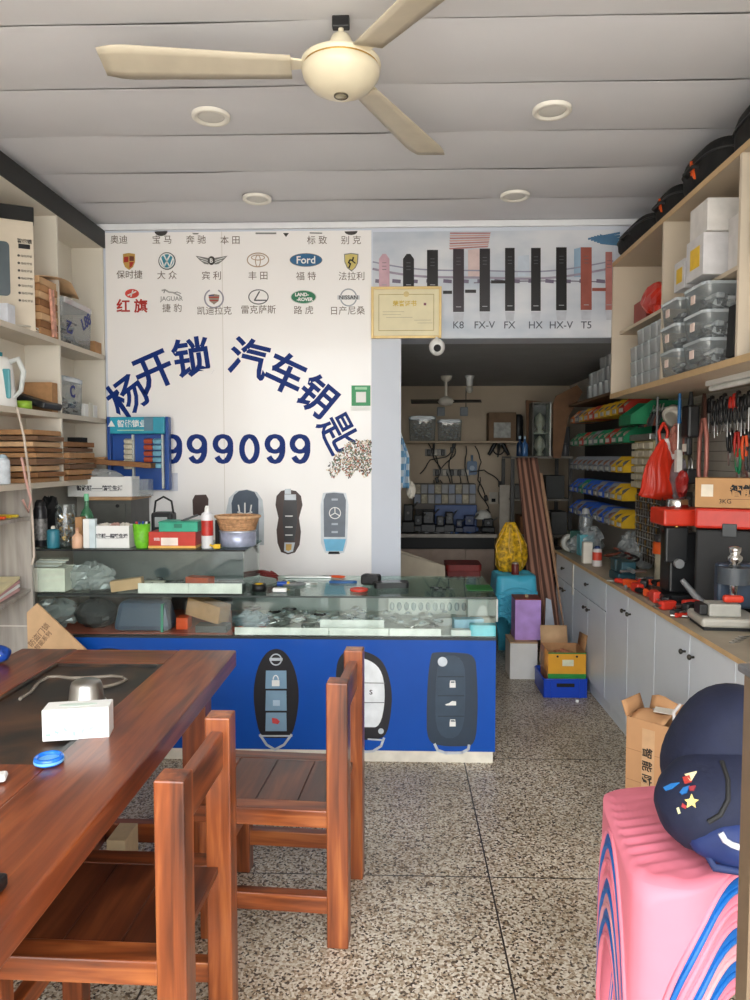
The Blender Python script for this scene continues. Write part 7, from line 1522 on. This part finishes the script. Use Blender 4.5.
# ================================================================ PINK AND BLUE PLASTIC STOOLS WITH THE BACKPACK
poly = [(.452, 1.43), (.475, 1.385), (.545, 1.365), (.60, 1.385), (.80, 1.55), (.82, 1.62), (.76, 1.78), (.70, 1.82), (.53, 1.79), (.485, 1.75)]
cx__, cy__ = .64, 1.60
for _ in range(2):
    q = []; n_ = len(poly)
    for i in range(n_):
        a_, b_ = poly[i], poly[(i+1) % n_]; q += [(a_[0]*.78+b_[0]*.22, a_[1]*.78+b_[1]*.22), (a_[0]*.22+b_[0]*.78, a_[1]*.22+b_[1]*.78)]
    poly = q
loc = [(x-cx__, y-cy__) for x, y in poly]
# find outline fractions of given points
def frac(pt):
    P_ = [Vector(p_) for p_ in loc]; m_ = len(P_); d_ = [(P_[(i+1) % m_]-P_[i]).length for i in range(m_)]; T = sum(d_); best = None; acc = 0
    for i in range(m_):
        D_ = (P_[i]-Vector((pt[0]-cx__, pt[1]-cy__))).length
        if best is None or D_ < best[0]: best = (D_, acc/T)
        acc += d_[i]
    return best[1]
f_b0, f_b1 = frac((.487, 1.38)), frac((.81, 1.57)); f_c0, f_c1 = frac((.815, 1.64)), frac((.765, 1.77)); f_d0, f_d1 = frac((.69, 1.815)), frac((.54, 1.79)); f_l0, f_l1 = frac((.50, 1.765)), frac((.458, 1.415))
def wrap(a_, b_): return (a_, b_ if b_ > a_ else b_+1)
arcs_ = [wrap(f_b0, f_b1), wrap(f_c0, f_c1), wrap(f_d0, f_d1), wrap(f_l0, f_l1)]
PK = M((222, 124, 142), .5, var=.02, spec=.3); PK2 = M((214, 148, 154), .5, var=.02, spec=.3); BL = M((0, 92, 168), .45, var=.03)
H_ = .455; zt0 = .697
cols = [PK, BL, PK, PK, BL, PK2, BL, PK]; names = ['topmost pink plastic stool, carrying the backpack', 'blue plastic stool directly under the topmost pink one', 'pink plastic stool third from the top of the stack', 'pink plastic stool fourth from the top of the stack', 'blue plastic stool fifth from the top of the stack',
         'paler pink plastic stool sixth from the top of the stack', 'blue plastic stool second from the bottom of the pink and blue stack', 'pink plastic stool at the bottom of the pink and blue stack']
gap = (zt0-H_)/7
for k in range(8):
    r_ = root('plastic_stool', names[k], 'stool', (cx__, cy__, (zt0-H_)-gap*k), 0, 'stacked pink and blue plastic stools'); stool_parts(r_, loc, H_, .05, arcs_, cols[k], archh=.955, lip=.006, ribs=(k == 0))
# backpack
bp = root('backpack', 'navy blue children\'s backpack with printed pictures, lying on the stacked pink stools', 'backpack', (.625, 1.55, zt0+.001))
NV = M((9, 18, 46), .8, var=.12, bump=.3, scale=30); NB2 = M((12, 36, 90), .65, var=.25, scale=9, bump=.6)
def sup(c_, r_, e_=.75, n_=36, m_=20, crk=0, rot=None):
    R_ = Euler(rot or (0, 0, 0)).to_matrix(); sg = lambda q, p_: math.copysign(abs(q)**p_, q)
    def fn(u, v):
        t = u*2*PI; ph = (v-.5)*PI; w = 1+crk*math.sin(t*5+v*9)*math.cos(ph)+crk*.7*math.sin(t*11-v*17)*math.cos(ph)
        return Vector(c_)+R_ @ Vector((r_[0]*sg(math.cos(ph), e_)*sg(math.cos(t), e_)*w, r_[1]*sg(math.cos(ph), e_)*sg(math.sin(t), e_)*w, r_[2]*sg(math.sin(ph), e_)))
    return MB().grid(fn, n_, m_)
build('main_body', sup((.11, .03, .15), (.15, .12, .155), .8, rot=(0, .5, 0)), NV, bp)
build('front_pocket', sup((.035, -.06, .115), (.135, .10, .088), .85, crk=.01, rot=(.2, -.35, .15)), NV, bp)
build('lower_pocket', sup((.065, -.105, .058), (.125, .085, .060), .9, crk=.045, rot=(0, .1, 0)), NB2, bp)
build('top_flap', sup((.17, .02, .215), (.10, .09, .10), .9, rot=(0, .6, 0)), NV, bp)
def dec(px, py, Y=1.41): v = aY(px, py, Y); return v-Vector(bp.location)
def surf(px, py):
    """point on the pocket surface seen towards that direction"""
    best = None; o_ = Vector((0, 0, CH)); d_ = ray(px, py).normalized()
    dg = bpy.context.evaluated_depsgraph_get()
    for ch in bp.children:
        if ch.type != 'MESH': continue
        m_ = Matrix.Translation(bp.location); mi = m_.inverted(); ok, loc_, nn_, _ = ch.ray_cast(mi @ o_, d_)
        if ok and (best is None or (loc_-(mi @ o_)).length < best[0]): best = ((loc_-(mi @ o_)).length, loc_.copy(), nn_.copy())
    return best
bpy.context.view_layer.update()
prints = [('cone_print', [(685, 775), (697, 772), (691, 782)], M((228, 214, 170), .6)), ('cone_print', [(683, 778), (690, 776), (692, 782), (685, 784)], M((170, 50, 40), .6)), ('drop_print', [(664, 788), (672, 784), (680, 783), (672, 789), (666, 791)], M((30, 110, 180), .6)),
          ('drop_print', [(680, 793), (684, 788), (690, 786), (687, 793), (682, 795)], M((24, 96, 160), .6)), ('shell_print', [(689, 787), (696, 786), (694, 791), (690, 791)], M((140, 40, 50), .6)),
          ('star_print', [(685, 800), (690, 799), (692, 794), (694, 799), (699, 800), (695, 803), (696, 808), (692, 805), (687, 808), (688, 803)], M((222, 200, 120), .6)), ('shell_print', [(683, 803), (687, 806), (686, 809), (682, 807)], M((160, 44, 50), .6)), ('script_print', [(677, 808), (679, 807), (681, 813), (679, 814)], M((190, 190, 150), .6))]
done = []
for nm, pts, m_ in prints:
    hit = [surf(x_, y_) for x_, y_ in pts]
    if all(hit):
        n_ = sum((h[2] for h in hit), Vector()).normalized(); mb = MB(); k_ = len(hit); top = [h[1]+n_*.003 for h in hit]; bot = [h[1]-n_*.002 for h in hit]
        mb.add(top+bot, [tuple(range(k_)), tuple(range(k_, 2*k_))[::-1]]+[(i, k_+i, k_+(i+1) % k_, (i+1) % k_) for i in range(k_)], False); done.append((nm, mb, m_))
rs = [surf(x_, y_) for x_, y_ in ((721, 833), (725, 840), (732, 845), (741, 848), (748, 849))]
for nm, mb, m_ in done: build(nm, mb, m_, bp)
if all(rs): build('reflective_strip', MB().tube([h[1]+h[2]*.002 for h in rs], .006, 6), M((206, 210, 220), .3), bp)
zs = [surf(x_, y_) for x_, y_ in ((722, 762), (728, 780), (728, 800), (720, 815), (708, 822))]
if all(zs): build('zip', MB().tube([h[1]+h[2]*.001 for h in zs], .005, 6), INK, bp)
build('strap', MB().tube([(.14, -.06, .02), (.08, -.17, .01), (-.02, -.16, .02), (-.03, -.1, .05)], .008, 8), M((22, 40, 84), .7), bp)
# metal post at the right edge
a = aY(746.5, 681, .92); a.x += .009
mp_ = root('metal_post', 'thin brown and black metal post standing at the right edge', 'post', (a.x+.02, .93, 0)); build('upright', MB(mp_).box(a.x, a.x+.012, .915, .945, .006, a.z), M((122, 104, 84), .4, .4), mp_); build('dark_rail', MB(mp_).box(a.x+.0125, a.x+.04, .905, .955, .006, a.z-.01), INK, mp_); build('cap', MB(mp_).box(a.x-.003, a.x+.043, .90, .96, a.z+.001, a.z+.012, .003), M((110, 110, 112), .4, .5), mp_); build('base_plate', MB(mp_).box(a.x-.03, a.x+.07, .87, .99, 0, .0055), M((70, 70, 72), .4, .5), mp_)
# ================================================================ ON THE TABLE
zt = .751
p = aZ(72, 745, zt)
tx = root('tissue_box', 'white tissue box with faint green print standing on the table tray', 'tissue box', (aZ(74, 738, zt).x, aZ(74, 738, zt).y+.03, zt-.004), .20)
build('body', MB().box(-.085, .085, -.035, .035, 0, .085, .003), M((242, 244, 242), .4, var=.02), tx); build('green_print', MB().box(-.0855, -.0852, -.03, .03, .01, .07), M((190, 226, 206), .5), tx); build('slot', MB().prism(ell(0, 0, .05, .012, 20), 'Z', .0852, .0858), M((210, 224, 216), .6), tx)
for k in range(7): build('leaf_print', MB().bc((-.07+.022*k, -.0354, .018+.006*(k % 3)), (.012, .0006, .006), 0, rot=(0, .5*k, 0)), M((176, 214, 196), .5), tx)
p = aZ(80, 706, zt); ck_ = root('steel_cup', 'dented stainless steel bowl upturned behind the tissue box', 'bowl', (aZ(79, 709, zt-.012).x, aZ(79, 709, zt-.012).y+.055, zt-.0115)); build('wall', MB().lathe([(.056, 0), (.054, .004), (.047, .055), (.043, .066), (.036, .071), (.0001, .072)], n=36), STEEL, ck_); build('rim', MB().tube([(.057*math.cos(t), .057*math.sin(t), .003) for t in [2*PI*i/36 for i in range(36)]], .003, 6, True), STEEL, ck_)
p = aZ(49, 763, zt); bd = root('blue_puck', 'small transparent blue plastic bottle cap on the table tray edge', 'cap', (p.x, p.y, zt)); build('ring_wall', MB().lathe([(.030, 0), (.034, .002), (.035, .016), (.030, .020), (.026, .016), (.024, .006), (.0001, .006)], n=32), M((20, 110, 214), .2, var=.3, scale=60, coat=.5), bd); build('band', MB().lathe([(.0352, .005), (.0358, .008), (.0352, .011)], n=32), M((120, 190, 240), .3), bd)
tb_pts = [aZ(x_, y_, zt-.008) for x_, y_ in ((20, 699), (30, 693), (38, 683), (48, 677), (58, 676.5), (70, 678), (84, 678), (98, 677), (112, 676), (122, 677), (126, 680), (120, 683), (108, 686), (98, 688))]
one('clear_hose', 'clear plastic hose lying in loops on the black stone tray', 'hose', MB().tube(tb_pts, .006, 8), M((150, 140, 128), .15, var=.2, trans=.3))
p = aZ(1, 782, zt); wd = root('white_lighter', 'rounded white plastic object at the left edge of the table', 'plastic object', (p.x-.03, p.y, zt+.0005), .35); build('shell', MB().box(-.04, .04, -.02, .02, 0, .016, .007), WHITE, wd)
p = aZ(0, 893, zt); bkk = root('black_remote', 'black object cut off by the left edge of the table', 'plastic object', (p.x-.015, p.y, zt+.0005)); build('shell', MB().box(-.03, .02, -.022, .022, 0, .026, .007), BLACK, bkk)
p = aZ(7, 660, zt+.0); bc_ = root('patterned_cap', 'small blue and white patterned bundle at the far left of the table', 'bundle', (p.x-.02, 2.62, zt+.0005)); build('shell', sup((0, 0, .032), (.05, .04, .032), .95, crk=.05), M((24, 70, 160), .5, var=.5, scale=26), bc_)
for k in range(4): build('white_patch', MB().ball((-.03+.02*k, -.037, .024+.012*(k % 2)), (.008, .005, .004), 8, 6), WHITE, bc_)
p = aZ(102, 862, 0)
bch = root('beige_carton', 'beige carton standing on the floor under the table', 'box', (aY(116, 800, 2.35).x, 2.40, 0)); build('body', MB().box(-.032, .032, -.06, .06, 0, .24, .003), M((196, 176, 142), .6), bch)
bhh = root('black_bundle', 'rounded black bag on the floor under the table', 'bag', (aY(92, 850, 2.15).x-.01, 2.15, 0)); build('shell', sup((0, 0, .15), (.10, .10, .15), .9, crk=.02), BLACKR, bhh)
